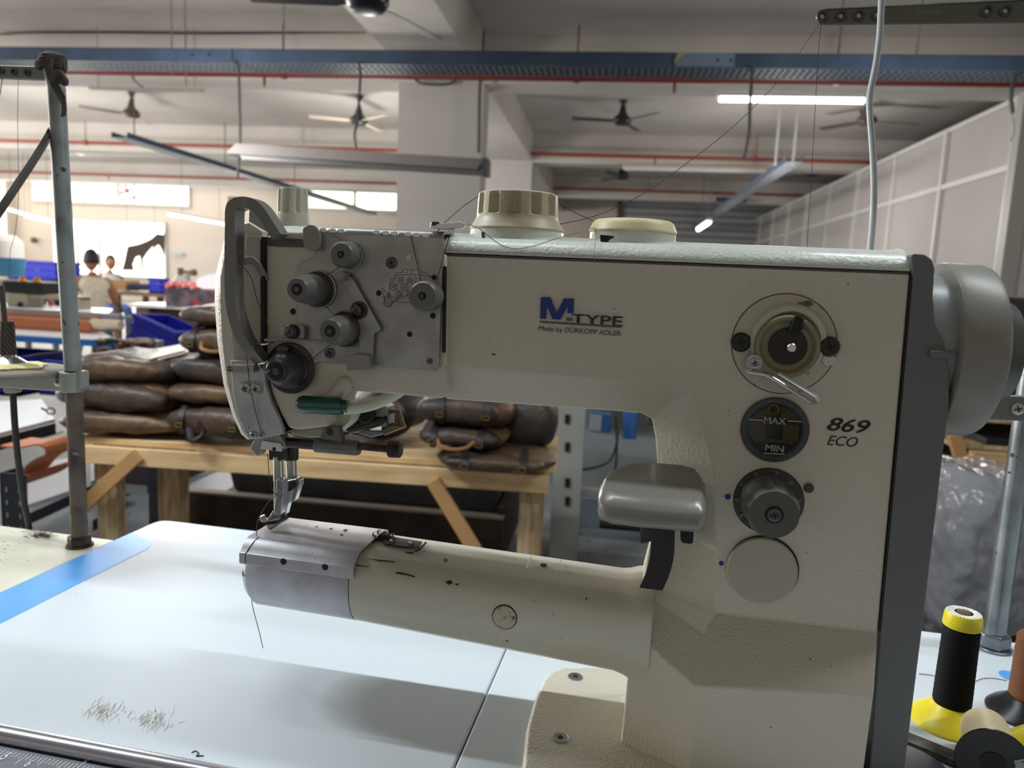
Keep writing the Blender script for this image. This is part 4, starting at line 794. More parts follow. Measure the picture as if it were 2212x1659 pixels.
bm = B(); solid(bm, roundpoly([m(112, 152, YS - .014), m(128, 148, YS - .014), m(143, 172, YS - .014), m(138, 186, YS - .014), m(120, 178, YS - .014)], .004), (0, .006, 0)); link('cloth_knot', bm, cl, cb, MW, bevel=.002)
bm = B(); lathe(bm, m(116, 126, YS), m(116, 115, YS) - m(116, 126, YS), [(0, .0115), (.004, .0112), (.0062, .0085), (.007, .003)], 20, lambda th, i: 1 + .06 * math.sin(th * 6 + i)); link('cloth_cap', bm, cl, cb, MW)
bm = B(); sweep(bm, spline([m(110, 280, YS), m(98, 305, YS - .01), m(70, 350, YS - .03), m(40, 395, YS - .05), m(10, 440, YS - .07), m(-30, 500, YS - .09)], 5), (.6, -.6, .5), [.0085, .010, .012, .014, .015] + [.0165] * 30, .005); link('leather_strap', bm, mat('strap_dark', (70, 64, 62), .5, bump=(400, .2, .0006)), None, MW, bevel=.001, label='dark strap stretched down and left from the bound pole', cat='strap')
thread('sewing_thread', [m(40, 166, YS), m(38, 260, YS), m(40, 420, YS), m(33, 500, YS), m(22, 545, YS), m(20, 600, YS)], 'hair-thin thread hanging from the left guide bar', r=.0003)
thread('sewing_thread', [m(5, 168, YS), m(1, 200, YS), m(-10, 240, YS)], 'thread leaving the leftmost eyelet of the left guide bar', r=.0005, k=1)

# ================================================================== right: second stand, spools
YR = .830
rs_ = thing('thread_stand', 'shiny galvanised thread stand pole standing right of the sewing machine', 'thread stand', MW @ Matrix.Translation(Vector((m(2145, 1400, YR).x, YR, .80))))
gal = mat('galvanised', (150, 158, 162), .3, .75, var=((110, 116, 122), 20, .4, .7), spots=((60, 60, 58), 110, .66, 14, .52))
b0 = m(2144, 1398, YR); t0 = m(2223, 840, YR); dirp = (t0 - b0)
bm = B(); tube(bm, [b0 - dirp * .0, b0 + dirp * 1.72], .0108, 24); link('pole', bm, gal, rs_, MW)
bm = B(); lathe(bm, (b0.x, YR, .80), (0, 0, 1), [(0, .0182), (.0022, .0182), (.003, .0172)], 36); link('washer', bm, gal, rs_, MW)
bm = B(); lathe(bm, (b0.x, YR, .803), (0, 0, 1), [(0, .0160), (.013, .0160), (.0148, .0142)], 6); link('hex_nut', bm, gal, rs_, MW, bevel=.001, smooth=30)
bm = B(); pxs(bm, [(2090, 852), (2260, 858), (2260, 912), (2090, 905)], YR - .022, YR - .0125); ca = link('cross_arm', bm, mat('arm_grey', (112, 116, 112), .45, .4), rs_, MW, bevel=.0012)
screw(ca, m(2198, 883, YR - .0222), .0062, mt=MAT['screw_bright'], h=.002)
ztop = m(1775, 36, .80)
bm = B(); YT = .80
lp = [m(1782, 21, YT), m(2000, 12, YT), m(2330, -4, YT), m(2330, 46, YT), m(1785, 52, YT), m(1770, 50, YT), m(1763, 42, YT), m(1763, 32, YT), m(1770, 24, YT)]
solid(bm, lp, (0, .004, 0)); gbar = link('overhead_guide_bar', bm, mat('bar_olive', (96, 98, 88), .4, .35), rs_, MW, bevel=.0006)
bm = B(); solid(bm, [m(1782, 20, YT - .0003), m(2330, -5, YT - .0003), m(2330, -8, YT - .0003), m(1782, 18, YT - .0003)], (0, .012, 0)); link('bar_flange', bm, gal, gbar, MW)
for px, py in ((1777, 35), (1817, 34), (1856, 33), (1895, 32), (2132, 24), (2172, 23)):
    c = m(px, py, YT - .0002); bm = B(); lathe(bm, c, (0, -1, 0), [(0, .0058), (.0022, .0055), (.0022, .0030), (.0002, .0028)], 22); e = link('eyelet_or_lit_hole', bm, MAT['knob_dark'], gbar, MW)
    bm = B(); lathe(bm, c + Vector((-.0006, -.0004, -.0008)), (0, -1, 0), [(0, .0022), (.0002, .002)], 14); link('eyelet_bore', bm, mat('bore_light', (200, 202, 200), .4), e, MW)
text('stamp', '291 1095', m(1982, 33, YT), m(2032, 31, YT), .0042, mat('stamp_grey', (122, 124, 116), .5), gbar)
thread('sewing_thread', [m(1774, 52, .80), m(1768, 110, .81), m(1760, 250, .83), m(1752, 400, .84), m(1745, 500, .85), m(1743, 560, .85)], 'hair-thin thread hanging straight down from the overhead guide bar', r=.0003)
hose = spline([m(1906, -40, .74), m(1903, 30, .74), m(1900, 80, .74), m(1892, 140, .74), m(1880, 200, .74), m(1879, 240, .74), m(1885, 320, .74), m(1888, 400, .74), m(1886, 470, .74), m(1879, 545, .73), m(1875, 600, .72)], 6)
bm = B(); tube(bm, hose, .0029, 14); link('white_hose', bm, mat('hose_grey_white', (168, 174, 178), .35), None, MW, label='white plastic hose hanging in a gentle bend behind the machine top', cat='hose')

def spool(name, c, lab, base, body, capm=None, h=.105, rb=.033, r0=.0175, r1=.0150, W=None, seg=40, extra=None, bh=.022):
    W = W or MW @ Matrix.Translation(Vector(c)); s = thing(name, lab, 'thread spool', W)
    def lk(n, bm, mt, p=s, **k): bm.transform(W); return link(n, bm, mt, p, None, **k)
    bm = B(); lathe(bm, (0, 0, 0), (0, 0, 1), [(0, rb * .96), (0, rb), (.002, rb), (.006, rb * .88), (bh * .7, r0 * 1.25), (bh, r0 * .98), (bh, .008)], seg); lk('flared_base', bm, base, bevel=.0004, ang=45)
    n = 26; pr = [(bh - .001, r0 * .92)] + [(bh + (h - bh) * i / n, (r0 + (r1 - r0) * i / n) * (1.0 + .012 * (i % 2))) for i in range(1, n)] + [(h, r1 * .9)]
    bm = B(); lathe(bm, (0, 0, 0), (0, 0, 1), pr, seg); lk('wound_thread', bm, body, smooth=70)
    if capm:
        bm = B(); lathe(bm, (0, 0, 0), (0, 0, 1), [(h, r1 * 1.04), (h + .0015, r1 * 1.08), (h + .010, r1 * 1.03), (h + .0125, r1 * .97), (h + .0125, .006), (h + .006, .0055)], seg); cp = lk('cap', bm, capm, bevel=.0004)
    return s, W, lk
yel = mat('spool_yellow', (232, 214, 40), .35); blk = mat('thread_black', (13, 14, 17), .7, spec=.15, stripes=((24, 24, 28), 330, 'Z', .5, .9, .4)); brn = mat('thread_tan', (118, 76, 50), .6, spec=.2, stripes=((88, 54, 34), 330, 'Z', .5, .9, .6)); crm = mat('thread_cream', (238, 222, 182), .5, stripes=((222, 204, 162), 520, 'Z', .4, 1.0, .1)); bp = mat('plastic_black', (20, 22, 26), .3)
c = mz(2050, 1560, .80); s, W, lk = spool('thread_spool', c, 'tall black thread spool with bright yellow cap and flared yellow base', yel, blk, yel, h=.088, rb=.0320, r0=.0150, r1=.0140, bh=.018)
bm = B(); lathe(bm, (0, 0, .1006), (0, 0, 1), [(0, .0133), (.0002, .0131), (.0002, .0075), (0, .0070)], 36); cl_ = lk('cap_label', bm, mat('label_white', (236, 236, 226), .5, spots=((70, 70, 66), 900, .58, 90, .42)))
bm = B(); lathe(bm, (0, 0, .1007), (0, 0, 1), [(0, .0058), (.0002, .0055)], 20); lk('spool_bore', bm, mat('bore_brown', (92, 70, 20), .6))
spool('thread_spool', mz(2219, 1543, .80), 'brown thread spool on a black flared base at the right', bp, brn, None, h=.074, rb=.0325, r0=.0165, r1=.0160, bh=.016)
spool('thread_spool', mz(2262, 1628, .80), 'partly visible yellow-based spool at the lower right corner', yel, blk, None, h=.08, rb=.032, r0=.015, r1=.014)
c0_, c1_ = mz(2146, 1650, .8255), mz(2128, 1578, .8190); ax = (c1_ - c0_).normalized(); q = ax.to_track_quat('Z', 'Y').to_matrix().to_4x4()
s, W, lk = spool('thread_spool', c0_, 'cream thread spool lying on its side showing its black base', bp, crm, None, h=(c1_ - c0_).length + .004, rb=.0250, r0=.0178, r1=.0172, bh=.010, W=MW @ Matrix.Translation(c0_) @ q)
bm = B(); lathe(bm, (0, 0, -.0008), (0, 0, 1), [(0, .0085), (.0005, .008)], 30); lk('base_opening', bm, MAT['black'])
bm = B(); arc = []
for i in range(13): a = math.radians(150 + i * 8); arc.append((math.cos(a) * .0225, math.sin(a) * .0225))
for i in range(13): a = math.radians(246 - i * 8); arc.append((math.cos(a) * .0135, math.sin(a) * .0135))
bm.faces.new([bm.verts.new(Vector((x, y, -.0006))) for x, y in arc]); lk('base_label', bm, mat('label_grey', (172, 176, 176), .5, spots=((60, 60, 60), 700, .56, 80, .4)), smooth=0)
bm = B(); box(bm, .200, .34, .548, .560, .80, .806, Matrix.Translation(Vector((0, .0, 0)))); bm.free()
a, b_ = mz(1962, 1604, .801), mz(2120, 1668, .801); d = (b_ - a).normalized(); nrm_ = Vector((-d.y, d.x, 0)); bm = B(); solid(bm, [a - nrm_ * .008 - d * .03, b_ - nrm_ * .008 + d * .1, b_ + nrm_ * .008 + d * .1, a + nrm_ * .008 - d * .03], (0, 0, .005))
link('metal_bar', bm, mat('bar_worn', (106, 104, 100), .45, .6, var=((60, 56, 50), 50, .4, .6)), None, MW, bevel=.0008, label='worn grey metal bar lying in front of the spools', cat='metal bar')
bm = B(); c = mz(1975, 1650, .80); lathe(bm, Vector((c.x - .018, c.y - .025, .80)), (0, 0, 1), [(0, .040), (.006, .040), (.010, .036), (.012, .020)], 36); link('bobbin_case', bm, mat('slate_plastic', (40, 46, 62), .4), None, MW, label='dark slate round disc beside the foot of the machine', cat='disc')
thread('thread_offcut', [mz(1985, 1455, .8006), mz(2010, 1458, .8006), mz(2030, 1462, .8006)], 'curl of thread on the white table beside the black spool', mt='thread_light', r=.0004)
thread('thread_offcut', [mz(2108, 1472, .8006), mz(2120, 1466, .8006), mz(2145, 1465, .8006), mz(2175, 1470, .8006)], 'curved brown thread offcut on the table between black and brown spools', mt='thread_light', r=.0004)
bm = B(); lathe(bm, mz(2183, 1460, .8003), (0, 0, 1), [(0, .010), (.0003, .010)], 24); link('blue_dot_sticker', bm, MAT['tape_blue'], None, MW, label='round bright blue sticker on the table by the brown spool', cat='sticker')
# the work lamp over the table
def tube_fixture(name, label, p0, p1, lit, housing=None, group=None, r=.014, wide=.05, frame=None, strength=9.0):
    p0, p1 = Vector(p0), Vector(p1); c = (p0 + p1) / 2; F_ = frame or I4; d = (p1 - p0); L_ = d.length; d.normalize()
    t = thing(name, label, 'light fixture', F_ @ Matrix.Translation(c), group); side = d.cross(Vector((0, 0, 1))).normalized()
    a, b = p0, p1; bm = B(); z = Vector((0, 0, 1))
    solid(bm, [a - side * wide / 2 + z * .02, a + side * wide / 2 + z * .02, a + side * wide * .3 + z * .06, a - side * wide * .3 + z * .06], d * L_); link('housing', bm, housing or mat('fixture_white', (224, 226, 226), .5), t, F_, smooth=0)
    bm = B(); tube(bm, [a + d * .03, b - d * .03], r, 12); link('lamp_tube', bm, mat('tube_lit_%g' % strength, (240, 248, 255), .4, emit=((232, 244, 255), strength)) if lit else mat('tube_off', (216, 222, 226), .25), t, F_)
    for e in (a, b - d * .03):
        bm = B(); solid(bm, [e - side * .016 - z * .016, e + side * .016 - z * .016, e + side * .016 + z * .03, e - side * .016 + z * .03], d * .03); link('lamp_holder', bm, housing or mat('fixture_white', (224, 226, 226), .5), t, F_, smooth=0)
    return t
for x, lab in ((-.85, 'lit tube light directly above the sewing machine'), (-2.45, 'lit tube light above the cream side table'), (1.15, 'lit tube light above the thread spools')):
    tube_fixture('work_light_fixture', lab, (x - .6, .91, 2.775), (x + .6, .91, 2.775), True, frame=MW, strength=2.0)
# ================================================================== THE HALL
ST = dict(kind='structure', smooth=0)
wl = mat('wall_cream', (206, 197, 188), .8, bump=(3, .05, .01)); wc = mat('ceiling_white', (205, 200, 194), .85, var=((190, 185, 178), .8, .4, .7)); fl = mat('floor_grey', (128, 132, 136), .5, var=((104, 108, 112), 1.2, .35, .7), spots=((60, 60, 60), 24, .68, 2, .5))
SZ, BZ = 3.76, 3.26
def sbox(name, x0, x1, y0, y1, z0, z1, mt, parent=None, **k):
    bm = B(); box(bm, x0, x1, y0, y1, z0, z1); return link(name, bm, mt, parent, None, **{**ST, **k})
sbox('floor', -19, 9, -4, 22.2, -.1, 0, fl)
sbox('ceiling', -19, 9, -4, 22.2, SZ, SZ + .2, wc)
sbox('wall_far', -19, 9, 22.0, 22.2, 0, SZ, wl)
sbox('wall_left', -19.2, -19, -4, 22.2, 0, SZ, wl)
sbox('wall_right', 9, 9.2, -4, 22.2, 0, SZ, wl)
for i, y in enumerate((3.1, 8.2, 13.3, 18.4)): sbox('trim_%d' % (i + 1), -19, 9, y, y + .4, BZ, SZ, wc)
cx0 = onY(858, 300, 8.2).x; cx1 = onY(1040, 300, 8.2).x; bx0 = onZ(825, 105, BZ).x; 
sbox('trim_5', bx0, cx1 - .0, -4, 22, BZ + .02, SZ, wc)
cm = mat('column_grey_white', (186, 182, 180), .8)
for i, y in enumerate((8.22, 13.32, 18.42)): sbox('trim_%d' % (i + 6), cx0, cx1, y, y + .36, 0, BZ + .05, cm)
px_ = 3.98
sbox('trim_9', px_, px_ + .45, 2.7, 3.5, 0, BZ, cm)
# ---- far windows
glow = mat('window_daylight', (255, 252, 240), .5, emit=((255, 252, 236), 2.2)); wf = mat('window_frame', (196, 196, 190), .5)
def window(n, px0, px1, py0, py1, cols, y=21.97, fan=None):
    a = onY(px0, py0, y); b = onY(px1, py1, y); bm = B(); t = .06
    x0, x1, z1, z0 = a.x, b.x, a.z, b.z
    box(bm, x0 - t, x1 + t, y - .05, y + .02, z1, z1 + t); box(bm, x0 - t, x1 + t, y - .05, y + .02, z0 - t, z0); box(bm, x0 - t, x0, y - .05, y + .02, z0, z1); box(bm, x1, x1 + t, y - .05, y + .02, z0, z1)
    for c in cols:
        cx_ = x0 + (x1 - x0) * c; box(bm, cx_ - .05, cx_ + .05, y - .05, y + .02, z0, z1)
    w_ = link('window_%d' % n, bm, wf, None, None, **ST)
    bm = B(); box(bm, x0, x1, y - .005, y + .01, z0, z1); link('pane', bm, glow, w_, None, smooth=0)
    return w_, x0, x1, z0, z1
window(1, 72, 408, 388, 444, (.14, .33, .55, .66))
window(2, 638, 950, 403, 458, (.42, .75)); w3, a_, b_, c_, d_ = window(3, 115, 358, 474, 600, (.22, .42))
window(4, 418, 445, 446, 456, (.5,)) if False else None
# glowing left-wall windows, out of view, added to brighten the hall
bm = B()
for i in range(5):
    y0 = 6.0 + i * 2.9; box(bm, -18.98, -18.95, y0, y0 + 2.3, 1.0, 3.0)
link('window_5', bm, glow, None, None, **ST)
# exhaust fan in the window
q = onY(276, 412, 21.93); ef = thing('exhaust_fan', 'round exhaust fan set in the high window at the left', 'exhaust fan', q)
bm = B(); lathe(bm, q, (0, -1, 0), [(0, .27), (.0, .29), (.12, .29), (.12, .26), (.02, .25)], 28, caps=False); link('fan_ring', bm, mat('fan_pale', (190, 196, 200), .4), ef, None)
bm = B(); lathe(bm, q, (0, -1, 0), [(0, .07), (.1, .06), (.12, .03)], 16); link('hub', bm, mat('hub_red', (176, 84, 72), .5), ef, None)
for i in range(4):
    a = i * PI / 2 + .4; d = Vector((math.cos(a), 0, math.sin(a))); e = Vector((-d.z, 0, d.x)); bm = B(); solid(bm, [q + d * .06 - e * .03, q + d * .24 - e * .10, q + d * .24 + e * .06, q + d * .06 + e * .03], (0, -.02, 0)); link('blade', bm, mat('fan_blade_pale', (170, 182, 190), .4), ef, None)
# ---- partition on the right
al = mat('aluminium', (222, 222, 220), .4, .25); pnl = mat('panel_white', (178, 172, 170), .55, var=((168, 163, 162), .6, .4, .6)); dkp = mat('panel_dark', (112, 108, 110), .6)
sbox('wall_partition', px_ + .02, px_ + .06, 8.3, 22, 0, BZ, pnl)
bm = B()
ys = [8.32 + 1.62 * i for i in range(9)]
for i, y in enumerate(ys): box(bm, px_ - .03, px_ + .03, y, y + .06, 0, BZ)
box(bm, px_ - .02, px_ + .03, 8.3, 22, 2.53, 2.59); box(bm, px_ - .02, px_ + .03, 8.3, 22, BZ - .05, BZ); link('trim_10', bm, al, None, None, **ST)
sbox('wall_back', px_ + .08, 9, 8.22, 8.28, 0, 2.5, mat('panel_pale', (206, 200, 204), .5))
sbox('trim_11', px_ + .08, 9, 8.24, 8.30, 2.5, BZ, dkp)
bm = B(); box(bm, px_ - .06, px_ + .10, 8.16, 8.30, 0, BZ); link('trim_12', bm, mat('post_grey', (168, 168, 164), .5, .2), None, None, **ST)
bm = B(); box(bm, px_ + .10, 9, 8.20, 8.30, 2.50, 2.54); box(bm, px_ + .10, 9, 8.19, 8.30, BZ - .06, BZ); link('trim_13', bm, mat('frame_slate', (84, 84, 88), .5), None, None, **ST)
# ---- roller shutter in the far wall
sh = thing('roller_shutter', 'closed grey roller shutter in the far wall below the red pipe', 'shutter', onY(1520, 600, 21.9))
a = onY(1345, 428, 21.9); b_ = onY(1700, 440, 21.9); bm = B(); z = .05
while z < a.z - .05: box(bm, a.x, b_.x, 21.88, 21.94, z, z + .15); z += .19
link('slats', bm, mat('shutter_grey', (176, 178, 182), .5, .1), sh, None, smooth=0)
bm = B(); box(bm, a.x, b_.x, 21.94, 21.97, 0, a.z); link('backing', bm, mat('shutter_shadow', (104, 106, 110), .6), sh, None, smooth=0)
bm = B(); box(bm, a.x - .12, a.x, 21.8, 21.98, 0, a.z); box(bm, b_.x, b_.x + .12, 21.8, 21.98, 0, a.z); box(bm, a.x - .12, b_.x + .12, 21.75, 21.98, a.z - .04, a.z + .1); link('frame', bm, mat('frame_slate', (84, 84, 88), .5), sh, None, smooth=0)
a = onY(1548, 426, 18.2); b_ = onY(1612, 438, 18.2); bm = B(); box(bm, a.x, b_.x, 18.2, 18.22, b_.z, a.z); link('hanging_sign', bm, mat('sign_navy', (62, 66, 104), .5), None, None, label='small navy blue hanging sign in front of the roller shutter', cat='sign')
# ---- red sprinkler pipes
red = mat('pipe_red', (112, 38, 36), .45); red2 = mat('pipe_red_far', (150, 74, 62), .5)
def pipe(lab, y, p0, p1, r, x0=None, x1=None, mt=red, drops=(), hang=()):
    a = onY(p0[0], p0[1], y); b_ = onY(p1[0], p1[1], y); z = (a.z + b_.z) / 2; xa = a.x if x0 is None else x0; xb = b_.x if x1 is None else x1
    t = thing('sprinkler_pipe', lab, 'pipe', (0, y, z)); bm = B(); tube(bm, [(xa, y, a.z), (xb, y, b_.z)], r, 14); link('pipe_run', bm, mt, t, None)
    for px in drops:
        q = onY(px, p0[1] + (p1[1] - p0[1]) * (px - p0[0]) / (p1[0] - p0[0]), y); bm = B(); tube(bm, [q, q - Vector((0, 0, .10)), q - Vector((0, 0, .13))], [r * .5, r * .5, r * .3], 8); link('sprinkler_head', bm, mt, t, None)
    for px in hang:
        q = onY(px, p0[1] + (p1[1] - p0[1]) * (px - p0[0]) / (p1[0] - p0[0]), y); bm = B(); tube(bm, [q + Vector((0, 0, r)), Vector((q.x, q.y, SZ))], .008, 6); box(bm, q.x - .03, q.x + .03, y - r - .01, y + r + .01, q.z - r - .005, q.z + r + .02); link('hanger', bm, mt, t, None, smooth=0)
    return t
pipe('long dark red sprinkler pipe nearest to us, under the blue cable tray', 7.9, (140, 155), (2212, 181), .034, x0=-12, x1=7, drops=(571, 1458), hang=(611, 1245, 1805))
pipe('red sprinkler pipe along the second ceiling beam', 13.0, (0, 304), (1905, 351), .032, x0=-18.9, mt=red2, drops=(340, 1415), hang=(185, 1632))
pipe('thin red sprinkler pipe in front of the far wall', 18.1, (0, 371), (1745, 423), .032, x0=-18.9, mt=red2, drops=(235,), hang=(1400,))
# ---- blue cable trays
blue = mat('tray_blue', (50, 66, 88), .45, .2, var=((62, 80, 104), 3, .4, .7)); bluel = mat('tray_blue_light', (104, 122, 146), .45, .2)
ty = 6.5; z0 = onY(1200, 143, ty).z; z1 = onY(1200, 111, ty).z
tr = thing('cable_tray', 'long blue perforated cable tray hanging across the whole hall', 'cable tray', (0, ty, z0))
bm = B(); box(bm, -12, 7, ty, ty + .012, z0, z1); box(bm, -12, 7, ty, ty + .05, z1 - .005, z1); link('side_rail', bm, blue, tr, None, smooth=0)
bm = B(); box(bm, -12, 7, ty + .30, ty + .312, z0, z1); link('side_rail', bm, blue, tr, None, smooth=0)
bm = B(); x = -7.0; i = 0
while x < 5.5: box(bm, x, x + .022, ty + .012, ty + .30, z0, z0 + .004); x += .055
for yy in (.012, .10, .19, .28): box(bm, -12, 7, ty + yy, ty + yy + .022, z0 + .0005, z0 + .0045)
link('perforated_bottom', bm, mat('tray_bottom', (88, 98, 108), .5, .3), tr, None, smooth=0)
for pa, pb in ((1460, 1588), (380, 500)):
    a = onY(pa, 117, ty - .012); b_ = onY(pb, 117, ty - .012); bm = B(); box(bm, a.x, b_.x, ty - .012, ty, z0 + .008, z1 - .004); pl_ = link('splice_plate', bm, bluel if pa > 1000 else blue, tr, None, smooth=0)
    for k_ in (.72, .94) if pa > 1000 else (.3, .6):
        bm = B(); lathe(bm, (a.x + (b_.x - a.x) * k_, ty - .012, (z0 + z1) / 2), (0, -1, 0), [(0, .012), (.006, .010)], 8); link('bolt', bm, MAT['black'], pl_, None)
a = onY(1462, 120, ty - .02); bm = B(); solid(bm, [onY(1466, 113, ty - .02), onY(1483, 113, ty - .02), onY(1458, 134, ty - .02), onY(1455, 134, ty - .02)], (0, .01, 0)); link('tape_scrap', bm, mat('tape_tan', (150, 138, 104), .6), tr, None, smooth=0)
rodm = mat('rod_grey', (100, 98, 96), .5, .5)
def rod(px, pyt, pyb, y, name='hanger_rod', r=.006, lab=None, parent=None, mt=None, x=None):
    b_ = onY(px, pyb, y); t = onY(px, pyt, y); bm = B(); tube(bm, [Vector((b_.x, y, min(SZ, t.z) if pyt > 0 else SZ)), b_], r, 8); return link(name, bm, mt or rodm, parent, None)
rod(372, 0, 160, ty + .15, parent=tr); rod(402, 0, 188, ty + .35, parent=tr); rod(613, 0, 106, ty + .15, parent=tr); rod(1810, 0, 118, ty + .15, parent=tr); rod(1975, 0, 160, ty + .1, parent=tr)
# diagonal trays running into the depth
def depth_tray(lab, pa, pb, z, w_, mt, rail=.07, near_y=None):
    a = onZ(pa[0], pa[1], z); b_ = onZ(pb[0], pb[1], z); y0, y1 = a.y, 21.5; x = (a.x + b_.x) / 2
    t = thing('cable_tray', lab, 'cable tray', (x, y0, z))
    for s in (0, 1):
        bm = B(); box(bm, x + s * w_ - .006, x + s * w_ + .006, y0, y1, z, z + rail); link('side_rail', bm, mt, t, None, smooth=0)
    bm = B(); y = y0
    while y < y1: box(bm, x, x + w_, y, y + .04, z, z + .006); y += .10
    link('rungs', bm, mat('tray_rungs', (150, 156, 160), .5, .3), t, None, smooth=0)
    return t, x, y0
t2, xt2, yt2 = depth_tray('slate-blue cable tray running away into the depth at the left', (222, 297), (700, 432), 2.93, .24, blue, .08)
t3, xt3, yt3 = depth_tray('blue-grey cable tray running away above the machine at the right', (1700, 350), (1540, 462), 2.88, .20, bluel, .08)
for k_, y in enumerate((10.4, 13.0, 16.0)):
    bm = B(); tube(bm, [(xt2 + .12, y, 2.93), (xt2 + .12, y, SZ)], .01, 6); link('hanger_rod', bm, rodm, t2, None)
for px in (1675, 1713):
    q = onY(px, 352, 9.3); bm = B(); box(bm, q.x - .012, q.x + .012, 9.3, 9.32, q.z - .02, SZ); link('hanger_strip', bm, al, t3, None, smooth=0)
# trunking on the first beam
a, b_ = onY(1467, 150, 8.15), onY(2045, 160, 8.15); bm = B(); box(bm, a.x, b_.x, 8.12, 8.2, b_.z - .0, b_.z + .085); link('cable_trunking', bm, mat('trunking_white', (214, 214, 216), .5), None, None, smooth=0, label='white cable trunking on the ceiling beam behind the blue tray', cat='trunking')
a, b_ = onY(0, 131, 7.2), onY(200, 146, 7.2); bm = B(); box(bm, a.x - 1.0, b_.x, 7.15, 7.25, b_.z, a.z); link('cable_trunking', bm, mat('trunking_grey', (160, 158, 156), .5), None, None, smooth=0, label='grey box section light housing under the tray near the left pole', cat='trunking')
# black flex cables
flex = mat('flex_black', (34, 36, 38), .5)
def cable(pts, y, lab, r=.012, mt=None, group=None, k=5):
    bm = B(); tube(bm, spline([onY(px, py, y) for px, py in pts], k), r, 8); return link('power_cable', bm, mt or flex, None, None, label=lab, cat='cable', group=group)
cable([(505, 134), (514, 140), (516, 170), (518, 240), (519, 322)], 6.492, 'black cable dropping from the blue tray to the hanging grey fixture')
cable([(519, 330), (516, 350), (513, 385)], 6.492, 'short black cable end hanging below the grey fixture')
cable([(775, 135), (778, 165), (775, 220), (772, 262), (766, 290), (769, 322)], 6.492, 'black cable looping down in front of the brown fan')
cable([(1623, 143), (1623, 180), (1620, 230), (1618, 290), (1608, 345)], 6.492, 'black cable falling from the tray in front of the lit tube', r=.014)
cable([(2196, 160), (2186, 190), (2184, 215), (2188, 245)], 6.492, 'short thick black cable end hanging near the right edge', r=.016)
cable([(2188, 245), (2190, 280), (2184, 305)], 6.492, 'thin bare wire below the thick black cable end', r=.005, mt=rodm)
cable([(0, 74), (80, 70), (280, 70), (420, 72), (560, 71), (700, 70), (790, 69)], 8.15, 'dark wire clipped along the front of the ceiling beam', r=.012, k=3)
cable([(950, -30), (978, 20), (1000, 44), (1012, 50), (1035, 54), (1043, 66), (1042, 105), (1040, 150), (1036, 200), (1034, 330)], 8.05, 'grey conduit bending down onto the column', r=.018, mt=mat('conduit', (72, 74, 78), .5), k=4)
cable([(895, 168), (905, 178), (925, 182), (965, 182), (985, 172), (988, 150)], 8.1, 'bent conduit on top of the column', r=.015, mt=mat('conduit', (72, 74, 78), .5), k=4)
cable([(997, 104), (1005, 99), (1020, 97), (1036, 102)], 8.05, 'small arched wire above the blue tray', r=.014, mt=mat('conduit', (72, 74, 78), .5), k=4)
cable([(283, 145), (290, 175), (312, 190)], 8.0, 'short grey wire below the tray left of the fan', r=.012, mt=rodm, k=4)
cable([(1345, 318), (1350, 304), (1400, 300), (1600, 303), (1750, 308)], 13.9, 'thin grey wire along the ceiling of the second bay', r=.008, mt=mat('wire_grey', (140, 136, 134), .6), k=3)
cable([(562, 200), (640, 245), (655, 250), (655, 310)], 13.2, 'pale conduit bending down beside the left brown fan', r=.014, mt=mat('wire_pale', (176, 164, 148), .6), k=2)
# ---- ceiling fans
def make_fan(name, lab, px, py, pyt, y, rot, bm_, hm, group=None, R=.70, tilt=0):
    q = onY(px, py, y); zt = min(SZ, onY(px, pyt, y).z) if pyt is not None else SZ
    f = thing('ceiling_fan', lab, 'ceiling fan', q, group)
    bm = B(); lathe(bm, q, (0, 0, 1), [(-.05, .04), (-.045, .10), (0, .13), (.03, .13), (.06, .10), (.10, .06), (.18, .04), (.24, .02)], 24); link('motor', bm, hm, f, None, smooth=60)
    bm = B(); tube(bm, [q + Vector((0, 0, .2)), Vector((q.x, q.y, max(zt, q.z + .28)))], .014, 10); link('down_rod', bm, hm, f, None)
    zz = max(zt, q.z + .28); bm = B(); lathe(bm, (q.x, q.y, zz - .08), (0, 0, 1), [(0, .025), (.05, .05), (.08, .065)], 16); link('canopy', bm, hm, f, None)
    for k_ in range(3):
        a = rot + k_ * 2 * PI / 3; d = Vector((math.cos(a), math.sin(a), 0)); e = Vector((-d.y, d.x, .18)).normalized(); bm = B()
        solid(bm, [q + d * .10 - e * .02, q + d * .2 - e * .055, q + d * R - e * .065, q + d * (R + .01) + e * .05, q + d * .2 + e * .05, q + d * .10 + e * .02], (0, 0, .006)); link('blade', bm, bm_, f, None, smooth=0)
    return f
dk = mat('fan_dark', (40, 44, 46), .4); bk = mat('fan_blade_dark', (78, 78, 74), .45); br_ = mat('fan_brown', (92, 74, 70), .5); bb = mat('fan_blade_brown', (118, 98, 82), .5); pw = mat('fan_blade_cream', (220, 206, 186), .5)
make_fan('f', 'brown ceiling fan at the left beside the cloth-bound pole', 284, 248, 199, 10.9, math.radians(-14), bb, br_)
make_fan('f', 'dark ceiling fan with cream blades left of the column', 775, 262, 206, 10.9, math.radians(-38), pw, dk)
make_fan('f', 'dark ceiling fan nearest the column on its right, below the red pipe', 1344, 262, 221, 10.9, math.radians(-50), bk, dk)
make_fan('f', 'dark ceiling fan partly hidden behind the white hose', 1872, 262, None, 10.9, math.radians(10), bk, br_)
make_fan('f', 'dark ceiling fan in the second bay, directly behind the one right of the column', 1344, 382, 318, 14.3, math.radians(5), bk, dk)
make_fan('f', 'small dark ceiling fan far off above the right cable tray', 1750, 378, 325, 14.6, math.radians(8), bk, dk)
make_fan('f', 'pale-bladed distant ceiling fan above the far left windows', 182, 328, 300, 15.0, math.radians(15), pw, dk)
